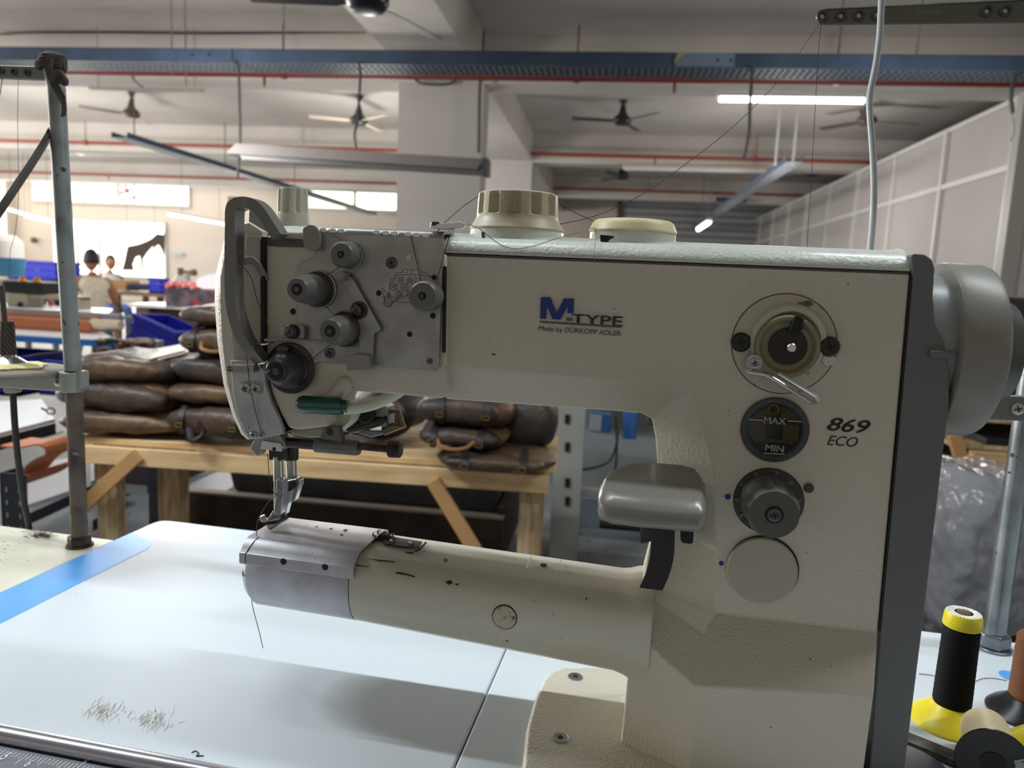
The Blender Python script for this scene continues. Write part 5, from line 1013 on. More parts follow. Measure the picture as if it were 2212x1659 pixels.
make_fan('f', 'distant dark-hubbed ceiling fan above the far wall, left of the grey fixture', 422, 336, 305, 15.5, math.radians(60), pw, dk)
make_fan('f', 'nearest ceiling fan cut by the top of the view, dark hub with a pale rim', 793, 6, None, 4.5, math.radians(68), mat('fan_blade_black', (52, 48, 48), .5), mat('fan_hub_gloss', (24, 26, 34), .3))
# ---- lamps
def tfix(lab, pa, pb, y=None, z=None, lit=True, s=9.0, r=.016, wide=.06, hm=None, hang=True):
    if y is not None: a, b_ = onY(pa[0], pa[1], y), onY(pb[0], pb[1], y)
    else: a, b_ = onZ(pa[0], pa[1], z), onZ(pb[0], pb[1], z)
    f = tube_fixture('light_fixture', lab, a, b_, lit, hm, r=r, wide=wide, strength=s)
    if hang:
        for t_ in (.2, .8):
            p = a + (b_ - a) * t_ + Vector((0, 0, .05)); bm = B(); tube(bm, [p, Vector((p.x, p.y, SZ))], .006, 6); link('suspension_wire', bm, rodm, f, None)
    return f
tfix('bright lit tube light on the ceiling beam right of centre', (1548, 214), (1872, 218), y=8.158, s=9.0, r=.028, wide=.10, hang=False)
tfix('unlit pale tube light on the second beam behind the two dark fans', (1345, 364), (1655, 370), y=13.22, lit=False, hang=False, r=.035, wide=.12, hm=mat('fixture_warm', (232, 214, 192), .5))
tfix('lit tube light at the far left in front of the wall', (362, 462), (498, 486), z=2.35, s=5.0, r=.03, wide=.12)
tfix('lit tube light above the blue crate by the left pole', (52, 466), (118, 480), y=15, s=5.0, r=.02, wide=.08)
tfix('small bright tube light under the right diagonal tray', (1532, 480), (1508, 496), z=2.35, s=9.0, r=.035, wide=.12)
tfix('lit tube light high on the left behind the pole', (15, 452), (65, 466), y=17, s=5.0, r=.02, wide=.08)
tfix('lit tube light low behind the standing window post', (255, 487), (355, 505), y=19.5, s=5.0, r=.025, wide=.08)
a, b_ = onY(495, 322, 6.38), onY(1048, 356, 6.38)
gf = thing('light_fixture', 'long unlit grey reflector fixture hanging left of and across the column', 'light fixture', (a + b_) / 2)
gm = mat('reflector_grey', (138, 134, 134), .5, .2); gm2 = mat('reflector_under', (104, 104, 106), .5, .2); d = b_ - a
bm = B(); solid(bm, [a + Vector((.0, -.06, -.045)), a + Vector((.06, 0, .05)), a + Vector((.06, .05, .05)), a + Vector((0, .11, -.045))], d - Vector((.06, 0, 0))); link('reflector', bm, gm, gf, None, smooth=0)
bm = B(); e = a + d * .06; solid(bm, [e + Vector((0, -.03, -.085)), e + Vector((-.03, -.03, -.045)), e + Vector((-.03, .07, -.045)), e + Vector((0, .07, -.085))], d * .93); link('lamp_box', bm, gm2, gf, None, smooth=0)
bm = B(); box(bm, b_.x - .02, b_.x + .03, 6.33, 6.5, b_.z - .09, b_.z + .05); link('end_cap', bm, mat('cap_slate', (70, 76, 84), .5), gf, None, smooth=0)
# plain bar above left
a, b_ = onY(193, 190, 8.0), onY(437, 190, 8.0); bm = B(); box(bm, a.x, b_.x, 7.98, 8.06, a.z - .012, a.z + .012)
for x in (a.x + .1, b_.x - .1): tube(bm, [(x, 8.02, a.z), (x, 8.02, SZ)], .006, 6)
link('channel_bar', bm, mat('bar_taupe', (158, 148, 138), .6), None, None, smooth=0, label='thin taupe channel bar hanging under the beam above the brown fan', cat='bar')
# ================================================================== FURNITURE AND GOODS
wood = mat('pine', (236, 204, 156), .6, var=((206, 166, 116), 6, .35, .7, (1, 8, 8)), spots=((140, 100, 60), 40, .78, 5, .5)); woodd = mat('pine_dull', (206, 184, 146), .65, var=((150, 120, 84), 8, .35, .7, (6, 6, 1)))
def obox(name, x0, x1, y0, y1, z0, z1, mt, parent=None, M=None, bevel=0, **k):
    bm = B(); box(bm, x0, x1, y0, y1, z0, z1, M); return link(name, bm, mt, parent, None, bevel=bevel, smooth=k.pop('smooth', 35 if bevel else 0), **k)
# ---- wooden bench carrying the bags
HB = .60
bl_, br2 = onZ(188, 944, HB), onZ(1188, 1008, HB); ang = math.atan2(br2.y - bl_.y, br2.x - bl_.x)
BW = Matrix.Translation(bl_.copy() - Vector((0, 0, HB))) @ Matrix.Rotation(ang, 4, 'Z'); L_ = (br2 - bl_).length
bench = thing('wooden_bench', 'rough pine bench loaded with brown leather bags behind the machine', 'bench', BW)
def bb_(name, x0, x1, y0, y1, z0, z1, mt, **k):
    bm = B(); box(bm, x0, x1, y0, y1, z0, z1); return link(name, bm, mt, bench, BW, bevel=.003, **k)
for i in range(4): bb_('top_plank', -.03, L_ + .02, i * .12, i * .12 + .116, HB - .022, HB, wood)
bb_('front_rail', -.01, L_ + .0, .0 - .02, .02 - .02, HB - .082, HB - .024, wood); bb_('back_rail', 0, L_, .46, .478, HB - .10, HB - .024, wood)
bb_('leg', .02, .09, .01, .06, 0, HB - .024, woodd); bb_('leg', .02, .09, .41, .458, 0, HB - .024, woodd); bb_('leg', L_ - .09, L_ - .02, .01, .06, 0, HB - .024, woodd); bb_('leg', L_ - .09, L_ - .02, .41, .458, 0, HB - .024, woodd)
bb_('leg', .12, .20, .20, .27, 0, HB - .024, woodd)
for p0, p1 in (((-.02, -.04, HB - .24), (.19, -.04, HB - .04)), ((L_ - .36, -.04, HB - .06), (L_ - .06, -.04, .08)),):
    bm = B(); a, b_ = Vector(p0), Vector(p1); d = (b_ - a).normalized(); n_ = Vector((-d.z, 0, d.x)) * .022; solid(bm, [a - n_, b_ - n_, b_ + n_, a + n_], (0, .02, 0)); link('brace', bm, mat('brace_tan', (196, 150, 98), .6), bench, BW, bevel=.002)
bb_('foot_rail', .05, L_ - .05, .03, .06, .10, .16, woodd)
# ---- leather bags
lea = [mat('leather_brown_%d' % i, c, .52, bump=(30, .5, .012), var=(c2, 9, .42, .66), coat=.05) for i, (c, c2) in enumerate((((70, 54, 44), (104, 80, 56)), ((60, 50, 46), (92, 70, 52)), ((80, 62, 46), (116, 90, 60)), ((52, 46, 46), (80, 64, 52))))]
ldk = mat('leather_dark', (40, 32, 30), .5, bump=(40, .4, .006)); brass = mat('brass', (188, 160, 96), .3, .9)
def bag(c, sx, sy, sz, rz, seed, lab, group=None, sag=.3, strap=None, flap=True, handle=False, mtx=None):
    strap = (seed in (4, 7, 10, 12, 14)) if strap is None else strap
    rnd = random.Random(seed); W = Matrix.Translation(Vector(c)) @ Matrix.Rotation(rz, 4, 'Z'); t = thing('leather_bag', lab, 'bag', W, group); mt = lea[seed % 4] if mtx is None else mtx
    def blob(n, cx_, cy_, cz_, ax, ay, az, mt_, e=3.2, parent=t, lump=.20):
        bm = B(); bmesh.ops.create_uvsphere(bm, u_segments=36, v_segments=20, radius=1.0)
        for v in bm.verts:
            x, y, z = v.co; k_ = (abs(x) ** e + abs(y) ** e + abs(z) ** 2.4) ** (-1 / e) if (abs(x) + abs(y) + abs(z)) else 1
            x, y, z = x * k_, y * k_, max(-1, min(1, z * min(k_, 1.35)))
            p = Vector((x * ax, y * ay, z * az)); s_ = noise.noise(p * 9 + Vector((seed, seed * 2, 0))) ; s2 = noise.noise(p * 24 + Vector((seed * 3, 0, 1)))
            sagz = -sag * az * (x * x * .5) if z > 0 else 0
            v.co = Vector((cx_ + p.x * (1 + lump * .5 * s_), cy_ + p.y * (1 + lump * .5 * s_), cz_ + p.z * (1 + lump * 1.6 * s_) + s2 * .006 + sagz))
        return link(n, bm, mt_, parent, W, smooth=80)
    b = blob('body', 0, 0, sz / 2, sx / 2, sy / 2, sz / 2 * 1.0, mt)
    if flap: blob('front_flap', rnd.uniform(-.02, .02), -sy * .40, sz * .52, sx * .43, sy * .14, sz * .36, lea[(seed + 1) % 4], lump=.2)
    if strap:
        for s in (-1, 1):
            x = s * sx * .24 + rnd.uniform(-.02, .02); bm = B(); sweep(bm, spline([(x, -sy * .2, sz * 1.02), (x, -sy * .46, sz * .86), (x + .005, -sy * .56, sz * .5), (x, -sy * .50, sz * .16)], 5), (1, 0, 0), .020, .004); sp_ = link('strap', bm, ldk, t, W)
            bm = B(); q = Vector((x, -sy * .565, sz * .42)); tube(bm, roundpoly([q + Vector((-.011, 0, -.006)), q + Vector((.011, 0, -.006)), q + Vector((.011, 0, .006)), q + Vector((-.011, 0, .006))], .003) + [q + Vector((-.011, 0, -.004))], .0018, 6); link('buckle', bm, brass, sp_, W)
    if handle:
        bm = B(); tube(bm, spline([(-.06, -sy * .5, sz * .55), (-.04, -sy * .62, sz * .35), (.0, -sy * .66, sz * .28), (.04, -sy * .62, sz * .35), (.06, -sy * .5, sz * .55)], 5), .006, 8); link('handle', bm, mat('handle_tan', (150, 108, 66), .5), t, W)
    return t
def bpos(px, py, dy=0.0, z=None):                    # point above the bench: pixel at depth line dy behind its front
    y = bl_.y + (br2.y - bl_.y) * ((px - 188) / 1000.0) + dy; return onY(px, py, y)
def bag_px(px0, px1, py0, py1, dy, seed, lab, rz=0, depth=.34, **k):
    c0 = bpos(px0, (py0 + py1) / 2, dy); c1 = bpos(px1, (py0 + py1) / 2, dy); zt = bpos((px0 + px1) / 2, py0, dy).z; zb = bpos((px0 + px1) / 2, py1, dy).z
    c = (c0 + c1) / 2; return bag((c.x, c.y + depth * .3, max(zb, k.pop('zmin', HB))), (c1 - c0).length, depth, max(.05, zt - max(zb, HB)), rz, seed, lab, **k)
bag_px(135, 420, 878, 945, .06, 1, 'flat brown leather bag at the bottom left of the bench pile', rz=.1)
bag_px(110, 395, 812, 892, .07, 2, 'sagging brown leather bag in the middle of the left pile', rz=-.06)
bag_px(150, 380, 762, 828, .08, 3, 'top bag of the left pile, its flap folded towards the pale sheets', rz=.15)
bag_px(372, 600, 868, 945, .04, 4, 'bottom brown bag of the pile beside the machine head, above a black strap end', rz=-.04)
bag_px(352, 590, 822, 876, .06, 5, 'second-lowest flattened bag in the pile beside the machine head', rz=.05)
bag_px(365, 590, 762, 832, .07, 6, 'middle brown bag in the tall pile beside the machine head', rz=-.08)
bag_px(392, 600, 702, 772, .08, 7, 'second-highest tan-edged bag in the pile beside the machine head', rz=.04, handle=True)
bag_px(398, 580, 655, 712, .10, 8, 'topmost bag of the tall pile beside the machine head', rz=0)
bag_px(575, 760, 862, 948, .12, 9, 'dark leather bag behind the presser bar and green lever', rz=.1)
bag_px(735, 900, 840, 945, .16, 11, 'dark leather bag behind the steel lifting bracket', rz=-.1, mtx=ldk)
bag_px(940, 1190, 962, 1026, -.02, 12, 'bottom bag of the right pile overhanging the bench edge, brass buckle in front', rz=.04, zmin=.585)
bag_px(898, 1098, 915, 968, .02, 10, 'middle brown bag of the right pile with a tan handle', rz=-.02, handle=True)
bag_px(902, 1106, 842, 922, .03, 14, 'upper brown bag of the right pile with brass buckles', rz=.02)
bag_px(1075, 1200, 850, 1000, .14, 15, 'dark upright bag leaning behind the right pile', rz=.1, flap=False)
bm = B(); q = bpos(410, 925, -.03); tube(bm, spline([q, q + Vector((.02, -.02, -.03)), q + Vector((.05, -.01, -.01)), q + Vector((.03, 0, .02))], 5), .012, 8, flat=.5); link('strap_end', bm, ldk, None, None, label='curled dark strap end with brass buckle on the bench edge', cat='strap')
# pale sheets on the bags
bm = B(); rs = []
for i in range(7):
    a, b_ = bpos(262 + i * 3, 774 - i * 1.5, .20 + i * .012), bpos(400, 758 + i * 2, .30 + i * .01); sh_ = Vector((0, 0, -.003)); bm2 = [a, b_, b_ + Vector((-.02, -.07, -.028)), a + Vector((.05, -.10, -.036))]
for i in range(9):
    z = .004 * i; q0, q1, q2, q3 = bpos(262, 782, .22), bpos(392, 758, .30), bpos(402, 772, .12), bpos(318, 793, .06)
    off = Vector((math.sin(i * 2.1) * .008, math.cos(i * 1.7) * .006, z - .01)); solid(bm, [q0 + off, q1 + off, q2 + off, q3 + off], (0, 0, .0012))
link('paper_sheets', bm, mat('sheet_cream', (236, 226, 214), .7), None, None, smooth=0, label='stack of pale cream paper patterns lying on the left bags', cat='paper stack')['kind'] = 'stuff'
# ---- crates
qtop9 = onY(228, 629, 9.0).z + .001
cr_b = mat('crate_blue_shaded', (34, 44, 170), .4); cr_b2 = mat('crate_blue_lit', (58, 72, 225), .4)  # one crate blue twice: a tone darkened for shade, a lit tone
def crate(W, sx, sy, sz, lab, mt, open_side=False):
    t = thing('plastic_crate', lab, 'crate', W); w_ = .012
    for n_, a in (('side_wall', (-sx / 2, sx / 2, -sy / 2, -sy / 2 + w_, 0, sz)), ('side_wall', (-sx / 2, sx / 2, sy / 2 - w_, sy / 2, 0, sz)), ('side_wall', (-sx / 2, -sx / 2 + w_, -sy / 2, sy / 2, 0, sz)), ('side_wall', (sx / 2 - w_, sx / 2, -sy / 2, sy / 2, 0, sz)), ('base', (-sx / 2, sx / 2, -sy / 2, sy / 2, 0, w_))):
        bm = B(); box(bm, *a); link(n_, bm, mt, t, W, smooth=0)
    bm = B()
    for z in (sz - .03, sz * .18, sz - .10): box(bm, -sx / 2 - .015, sx / 2 + .015, -sy / 2 - .015, -sy / 2, z, z + .025); box(bm, -sx / 2 - .015, -sx / 2, -sy / 2, sy / 2, z, z + .025); box(bm, sx / 2, sx / 2 + .015, -sy / 2, sy / 2, z, z + .025)
    box(bm, -sx / 2 - .015, sx / 2 + .015, sy / 2, sy / 2 + .015, sz - .03, sz - .005)
    link('rim', bm, mt, t, W, smooth=0)
    bm = B(); box(bm, sx * .05, sx * .05 + .07, -sy / 2 - .004, -sy / 2, sz * .52, sz * .66); link('sticker', bm, mat('sticker_grey', (168, 172, 196), .5), t, W, smooth=0)
    return t
def at_floor(px, y): q = onY(px, 600, y); return Vector((q.x, y, 0))
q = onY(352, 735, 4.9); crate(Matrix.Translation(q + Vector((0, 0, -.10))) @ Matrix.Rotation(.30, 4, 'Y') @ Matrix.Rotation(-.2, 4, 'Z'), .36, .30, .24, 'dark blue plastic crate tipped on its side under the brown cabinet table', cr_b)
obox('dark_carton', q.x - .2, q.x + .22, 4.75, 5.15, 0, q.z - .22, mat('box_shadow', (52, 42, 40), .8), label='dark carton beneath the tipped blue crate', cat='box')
q = onY(100, 600, 7.4); q = onY(100, 600, 8.35); crate(Matrix.Translation(Vector((q.x - .02, 8.35, q.z - .03))), .64, .4, .23, 'bright blue plastic crate behind the left pole, level with the seated person', cr_b2)
qc = onY(100, 600, 8.35); shf = thing('storage_table', 'narrow table carrying the bright blue crate behind the left pole', 'table', (qc.x, 8.35, 0))
bm = B(); box(bm, qc.x - .5, qc.x + .32, 8.1, 8.6, qc.z - .07, qc.z - .032); link('table_top', bm, mat('shelf_tan', (150, 140, 126), .6), shf, None, smooth=0)
for x in (qc.x - .45, qc.x + .22):
    for y in (8.14, 8.5): bm = B(); box(bm, x, x + .05, y, y + .05, 0, qc.z - .07); link('leg', bm, mat('leg_grey_dark', (90, 92, 94), .6), shf, None, smooth=0)
q = onY(343, 628, 9.15); crate(Matrix.Translation(Vector((q.x, 9.15, qtop9))), .17, .16, .20, 'small blue bin on the low brown table near the window', cr_b2)
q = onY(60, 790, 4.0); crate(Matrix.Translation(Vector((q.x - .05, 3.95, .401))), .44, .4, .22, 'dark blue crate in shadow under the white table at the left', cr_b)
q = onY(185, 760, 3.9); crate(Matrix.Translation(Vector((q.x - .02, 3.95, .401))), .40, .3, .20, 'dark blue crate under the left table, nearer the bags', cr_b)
# leather scraps in shadow
bm = B(); random.seed(9)
for i in range(50):
    p = onY(random.uniform(215, 330), random.uniform(735, 768), random.uniform(3.6, 3.95)); r = random.uniform(.02, .05); bmesh.ops.create_icosphere(bm, subdivisions=1, radius=r, matrix=Matrix.Translation(p) @ Matrix.Diagonal((1.3, 1, .5, 1)))
link('leather_scraps', bm, mat('scrap_brown', (112, 80, 52), .7, var=((40, 30, 26), 14, .45, .55)), None, None, label='heap of brown leather scraps between the blue crates', cat='scraps')['kind'] = 'stuff'
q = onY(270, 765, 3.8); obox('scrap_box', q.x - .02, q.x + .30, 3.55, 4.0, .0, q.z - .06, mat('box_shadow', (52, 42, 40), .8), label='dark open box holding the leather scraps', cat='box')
# ---- left tables
def table(lab, corners, z, top, legs, edge=None, name='work_table', th=.035, under=None):
    c = sum((Vector((p[0], p[1], 0)) for p in corners), Vector()) / len(corners); t = thing(name, lab, 'table', (c.x, c.y, 0))
    bm = B(); solid(bm, roundpoly([Vector((p[0], p[1], z)) for p in corners], .06), (0, 0, -.006)); link('table_top', bm, top, t, None, smooth=0)
    bm = B(); solid(bm, roundpoly([Vector((p[0], p[1], z - .006)) for p in corners], .06), (0, 0, -th)); link('edge_band', bm, edge or top, t, None, smooth=0)
    lo = Vector((min(p[0] for p in corners), min(p[1] for p in corners), 0)); hi = Vector((max(p[0] for p in corners), max(p[1] for p in corners), 0))
    for x, y in ((lo.x + .07, lo.y + .07), (hi.x - .13, lo.y + .07), (lo.x + .07, hi.y - .13), (hi.x - .13, hi.y - .13)):
        bm = B(); box(bm, x, x + .06, y, y + .06, 0, z - th - .006); link('leg', bm, legs, t, None, smooth=0)
    return t
lam = mat('laminate_white', (232, 234, 240), .3); cobalt = mat('edge_cobalt', (28, 104, 176), .4); lg = mat('leg_grey', (136, 144, 146), .5, .2)
q1 = onZ(266, 722, .75); q0 = onZ(-60, 728, .75)
table('white table with a cobalt blue edge at the left, leather rolls on it', [(-4.6, q1.y - .35), (onZ(250, 736, .75).x, q1.y - .35), (onZ(266, 705, .75).x, q1.y + .25), (-4.6, q1.y + .25)], .75, lam, lg, cobalt)
ct_ = [o for o in COL.objects if o.name.startswith('work_table')][-1]
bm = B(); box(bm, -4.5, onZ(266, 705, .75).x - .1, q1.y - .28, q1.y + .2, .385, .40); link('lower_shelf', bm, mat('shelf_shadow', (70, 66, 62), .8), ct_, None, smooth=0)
q = onZ(262, 676, .84); tbz = .84
table('white sewing table in front of the seated person', [(-6.5, q.y - .08), (q.x - .03, q.y - .08), (onZ(258, 666, .84).x, q.y + .40), (-6.5, q.y + .40)], tbz, lam, lg, mat('edge_tan', (168, 158, 140), .5)); yB = q.y
# rolls of leather and sheets between
def roll(px0, py0, px1, py1, y, r, mt, lab, name='leather_roll'):
    a, b_ = onY(px0, py0, y), onY(px1, py1, y); zz = b_.z; bm = B(); tube(bm, [Vector((a.x, y, zz)), Vector((b_.x, y, zz))], r, 18); return link(name, bm, mt, None, None, label=lab, cat='roll')
yA = q1.y; tan = mat('leather_tan', (176, 104, 68), .45)
roll(-40, 708, 205, 708, yA - .02, .042, tan, 'long tan leather roll on the cobalt-edged table'); roll(-40, 700, 215, 698, yA + .07, .036, mat('leather_tan_dark', (140, 80, 56), .5), 'darker tan leather roll behind the longest one')
roll(200, 704, 262, 703, yA - .02, .030, mat('roll_cream', (224, 208, 176), .6), 'short cream roll at the right end of the tan rolls', 'fabric_roll'); roll(180, 690, 262, 688, yA + .16, .028, mat('roll_grey', (150, 146, 156), .5), 'grey fabric roll under the white sewing table edge', 'fabric_roll'); roll(30, 690, 200, 690, yA + .16, .022, mat('roll_dark', (60, 56, 70), .6), 'thin dark fabric roll behind the tan leather', 'fabric_roll')
# industrial machine on the second table
bg = mat('beige_machine', (170, 162, 140), .5); yM = yB + .05
a, b_ = onY(12, 632, yM), onY(60, 684, yM); W = Matrix.Translation(Vector((a.x + .1, yM, tbz)))
mm = thing('sewing_machine', 'beige industrial sewing machine at the far left under the black tray', 'sewing machine', W)
bm = B(); box(bm, a.x, b_.x, yM, yM + .16, tbz, a.z); link('column', bm, bg, mm, None, bevel=.01)
c = onY(165, 640, yM); bm = B(); box(bm, b_.x - .02, c.x, yM + .02, yM + .14, c.z - .035, a.z); link('arm', bm, bg, mm, None, bevel=.01)
bm = B(); box(bm, c.x - .06, c.x, yM + .01, yM + .15, c.z - .11, a.z - .005); link('head', bm, bg, mm, None, bevel=.01)
bm = B(); lathe(bm, (b_.x - .05, yM, (a.z + b_.z) / 2), (0, -1, 0), [(0, .02), (.01, .018)], 14); link('dial', bm, MAT['black'], mm, None)
a2, b2 = onY(4, 606, yM), onY(92, 622, yM); bm = B(); box(bm, a2.x, b2.x, yM, yM + .22, a.z + .002, a2.z); link('tool_tray', bm, mat('tray_black', (24, 26, 32), .5), None, None, bevel=.006, label='long black tray with orange spools on the beige machine', cat='tray')
for px, py in ((49, 601), (80, 602), (101, 615)):
    q = onY(px, py, yM + .08); zb = a2.z + .0 if px < 95 else a.z + .002; bm = B(); lathe(bm, (q.x, q.y, zb), (0, 0, 1), [(0, .026), (.008, .024), (.012, .018), (.03, .018), (.034, .024)], 16); link('orange_spool', bm, mat('spool_orange', (236, 158, 36), .5), None, None, label={49: 'left orange spool on the black tray', 80: 'right orange spool on the black tray', 101: 'orange spool beside the black tray end'}[px], cat='spool')
q = onY(17, 583, yM + .5); bm = B(); lathe(bm, (q.x, q.y, q.z - .05), (0, 0, 1), [(0, .10), (.12, .12), (.14, .12)], 24); link('blue_bucket', bm, mat('bucket_blue', (70, 132, 170), .4), None, None, label='light blue bucket at the left edge above the black tray', cat='bucket')
q = onY(10, 540, yM + .9); bm = B(); lathe(bm, (q.x, q.y, q.z - .1), (0, 0, 1), [(0, .14), (.17, .13), (.22, .08)], 24); link('white_drum', bm, mat('drum_white', (230, 226, 220), .5), None, None, label='white rounded drum at the left edge above the blue bucket', cat='drum')
# colourful garments hanging behind
for px, w_, col, lab in ((68, 10, (214, 160, 128), 'pale orange cloth'), (90, 8, (30, 34, 44), 'black cloth'), (106, 12, (190, 110, 120), 'red and blue patterned cloth'), (122, 10, (30, 50, 48), 'dark green cloth')):
    a, b_ = onY(px - w_ / 2, 640, yM + .30), onY(px + w_ / 2, 680, yM + .30); bm = B(); rr_ = [[Vector((a.x + (b_.x - a.x) * t + math.sin(k_ * 1.3) * .004, yM + .30 + math.sin(t * 9 + k_) * .012, tbz + (a.z - tbz) * k_ / 5)) for t in (0, .25, .5, .75, 1)] + [Vector((b_.x - (b_.x - a.x) * t, yM + .335 + math.sin(t * 7) * .01, tbz + (a.z - tbz) * k_ / 5)) for t in (0, .5, 1)] for k_ in range(6)]
    rings(bm, rr_); link('cloth_piece', bm, mat('cloth_%d' % px, col, .8), None, None, label=lab + ' standing behind the beige sewing machine arm', cat='cloth')
# ---- brown cabinet table with box
q = onZ(355, 661, .78); r_ = onZ(470, 668, .78); cb_ = mat('cabinet_brown', (96, 72, 58), .6)
CTB = thing('cabinet_table', 'brown cabinet table with a glossy white top right of the person', 'table', (q.x, q.y + .4, 0)); l0 = onZ(252, 656, .78)
bm = B(); solid(bm, [Vector((l0.x, q.y + .15, .78)), Vector((q.x + 1.0, q.y, .78)), Vector((q.x + 1.0, q.y + 1.6, .78)), Vector((l0.x, q.y + 1.6, .78))], (0, 0, -.03)); link('table_top', bm, mat('top_gloss', (238, 236, 240), .2), CTB, None, smooth=0)
bm = B(); box(bm, l0.x + .1, q.x + .95, q.y + .2, q.y + .24, 0.45, .75); link('front_panel', bm, cb_, CTB, None, smooth=0)
for x in (l0.x + .1, q.x + .85): bm = B(); box(bm, x, x + .12, q.y + .1, q.y + .22, 0, .75); link('leg', bm, cb_, CTB, None, smooth=0)
for x in (l0.x + .1, q.x + .85): bm = B(); box(bm, x, x + .12, q.y + 1.3, q.y + 1.42, 0, .75); link('leg', bm, cb_, CTB, None, smooth=0)
yC = q.y + .08
def bxp(name, px0, px1, py0, py1, y, d, mt, lab, cat, bevel=0, **k):
    a, b_ = onY(px0, py0, y), onY(px1, py1, y); return obox(name, a.x, b_.x, y, y + d, min(a.z, b_.z), max(a.z, b_.z), mt, bevel=bevel, label=lab, cat=cat, **k)
a, b_ = onY(357, 622, yC), onY(470, 664, yC)
obox('goods_box', a.x, b_.x, yC, yC + .4, .781, a.z, mat('box_grey_print', (112, 98, 104), .6, var=((70, 62, 74), 9, .4, .55), spots=((150, 60, 70), 14, .6, 5, .5)), label='grey printed carton with red bags on top beside the machine head', cat='box')
bm = B(); random.seed(2)
for i in range(26):
    p = onY(random.uniform(364, 425), random.uniform(612, 621), yC + random.uniform(.05, .3)); p.z = a.z + random.uniform(.01, .05); bmesh.ops.create_icosphere(bm, subdivisions=1, radius=random.uniform(.03, .05), matrix=Matrix.Translation(p) @ Matrix.Diagonal((1.4, 1, .6, 1)))
link('red_bags', bm, mat('red_plastic', (214, 96, 100), .4, var=((236, 190, 186), 18, .5, .62)), None, None, label='heap of crumpled red plastic bags on the grey carton', cat='plastic bags')['kind'] = 'stuff'
bm = B(); pts = [onY(424, 602, yC + .1), onY(452, 592, yC + .2), onY(478, 596, yC + .2), onY(478, 626, yC + .1), onY(440, 624, yC), onY(424, 620, yC)]; solid(bm, pts, (0, .25, .03)); link('white_sheet', bm, mat('sheet_white', (226, 224, 230), .5), None, None, bevel=.01, label='white plastic sheet draped beside the red bags', cat='sheet')
bxp('carton', 240, 272, 604, 628, 9.1, .3, mat('carton_kraft', (206, 164, 106), .7), 'open kraft carton behind the seated person', 'carton'); bxp('dark_cloth_bale', 274, 330, 612, 628, 9.1, .35, mat('cloth_navy', (64, 64, 92), .8), 'dark blue cloth bale under the big window', 'cloth bale', bevel=.03)
qa, qb = onY(228, 629, 9.0), onY(352, 629, 9.0); table('low brown table under the big window', [(qa.x, 9.0), (qb.x, 9.0), (qb.x, 9.8), (qa.x, 9.8)], qa.z, mat('far_table_brown', (170, 142, 118), .6), mat('far_leg_brown', (110, 84, 66), .6), name='far_table')
qa, qb = onY(370, 598, 14.0), onY(700, 610, 14.0); table('pale table far behind the red bags', [(qa.x, 14.0), (qb.x, 14.0), (qb.x, 14.8), (qa.x, 14.8)], .85, mat('far_top', (210, 204, 210), .5), lg, name='far_table')
# small stitching head and bag
q = onY(403, 588, 8.6); sm = thing('small_sewing_machine', 'small brown sewing head standing above the red bags', 'sewing machine', (q.x, 8.6, q.z - .08)); bw = mat('head_bronze', (120, 98, 74), .5)
bm = B(); box(bm, q.x - .10, q.x - .055, 8.56, 8.64, q.z - .07, q.z + .05); link('head', bm, bw, sm, None, bevel=.01)
bm = B(); box(bm, q.x - .10, q.x + .10, 8.57, 8.63, q.z - .015, q.z + .02); link('arm', bm, bw, sm, None, bevel=.01)
bm = B(); lathe(bm, (q.x + .07, 8.6, q.z), (1, 0, 0), [(0, .04), (.05, .042), (.055, .03)], 18); link('wheel', bm, bw, sm, None)
bm = B(); lathe(bm, (q.x, 8.6, .0), (0, 0, 1), [(0, .12), (.02, .12), (.03, .05), (q.z - .02, .045)], 14); link('stand', bm, mat('stand_pale', (190, 190, 180), .5), sm, None)
bm = B(); lathe(bm, (q.x + .0, 8.44, q.z - .17), (0, 0, 1), [(0, .10), (.05, .09), (.10, .05), (.13, .03)], 16, lambda th, i: 1 + .1 * math.sin(3 * th + i)); link('plastic_bag', bm, mat('bag_milky', (222, 230, 226), .4), None, None, label='milky plastic bag hanging below the small brown sewing head', cat='plastic bag')
# leather hides hanging in the window
y = 21.90; hd = mat('hide_dark', (62, 50, 48), .8)
for pts, lab in (([(275, 532), (300, 527), (318, 520), (332, 512), (330, 532), (318, 545), (308, 560), (310, 585), (306, 585), (302, 552), (292, 556), (286, 572), (290, 584), (276, 584), (263, 584), (268, 566)], 'ragged brown leather hide hanging in the big window'), ([(330, 512), (342, 502), (356, 502), (355, 530), (353, 556), (349, 540), (342, 528), (334, 535), (335, 560), (332, 560), (331, 530)], 'narrow ragged hide at the right end of the big window')):
    bm = B(); solid(bm, [onY(px, py, y) for px, py in pts], (0, .02, 0)); link('leather_hide', bm, hd, None, None, smooth=0, label=lab, cat='hide')
a, b_ = onY(245, 508, 21.92), onY(365, 500, 21.92); bm = B(); tube(bm, [a, b_], .01, 6); link('hanging_line', bm, rodm, None, None, label='line stretched across the big window for hanging hides', cat='line')
# wall items
q = onY(76, 519, 21.9); bm = B(); lathe(bm, q, (0, -1, 0), [(0, .09), (.1, .09), (.12, .05)], 16); link('wall_speaker', bm, MAT['knob_dark'], None, None, label='small dark round device on the far left wall', cat='wall device')
q = onY(70, 570, 20.5)
bxp('wall_board', 370, 395, 545, 552, 21.9, .05, mat('board_blue', (170, 188, 200), .6), 'pale blue notice strip on the far wall', 'notice'); bxp('wall_box', 492, 506, 424, 444, 21.7, .15, mat('box_dark', (90, 92, 96), .6), 'dark electrical box on the far wall', 'electrical box')
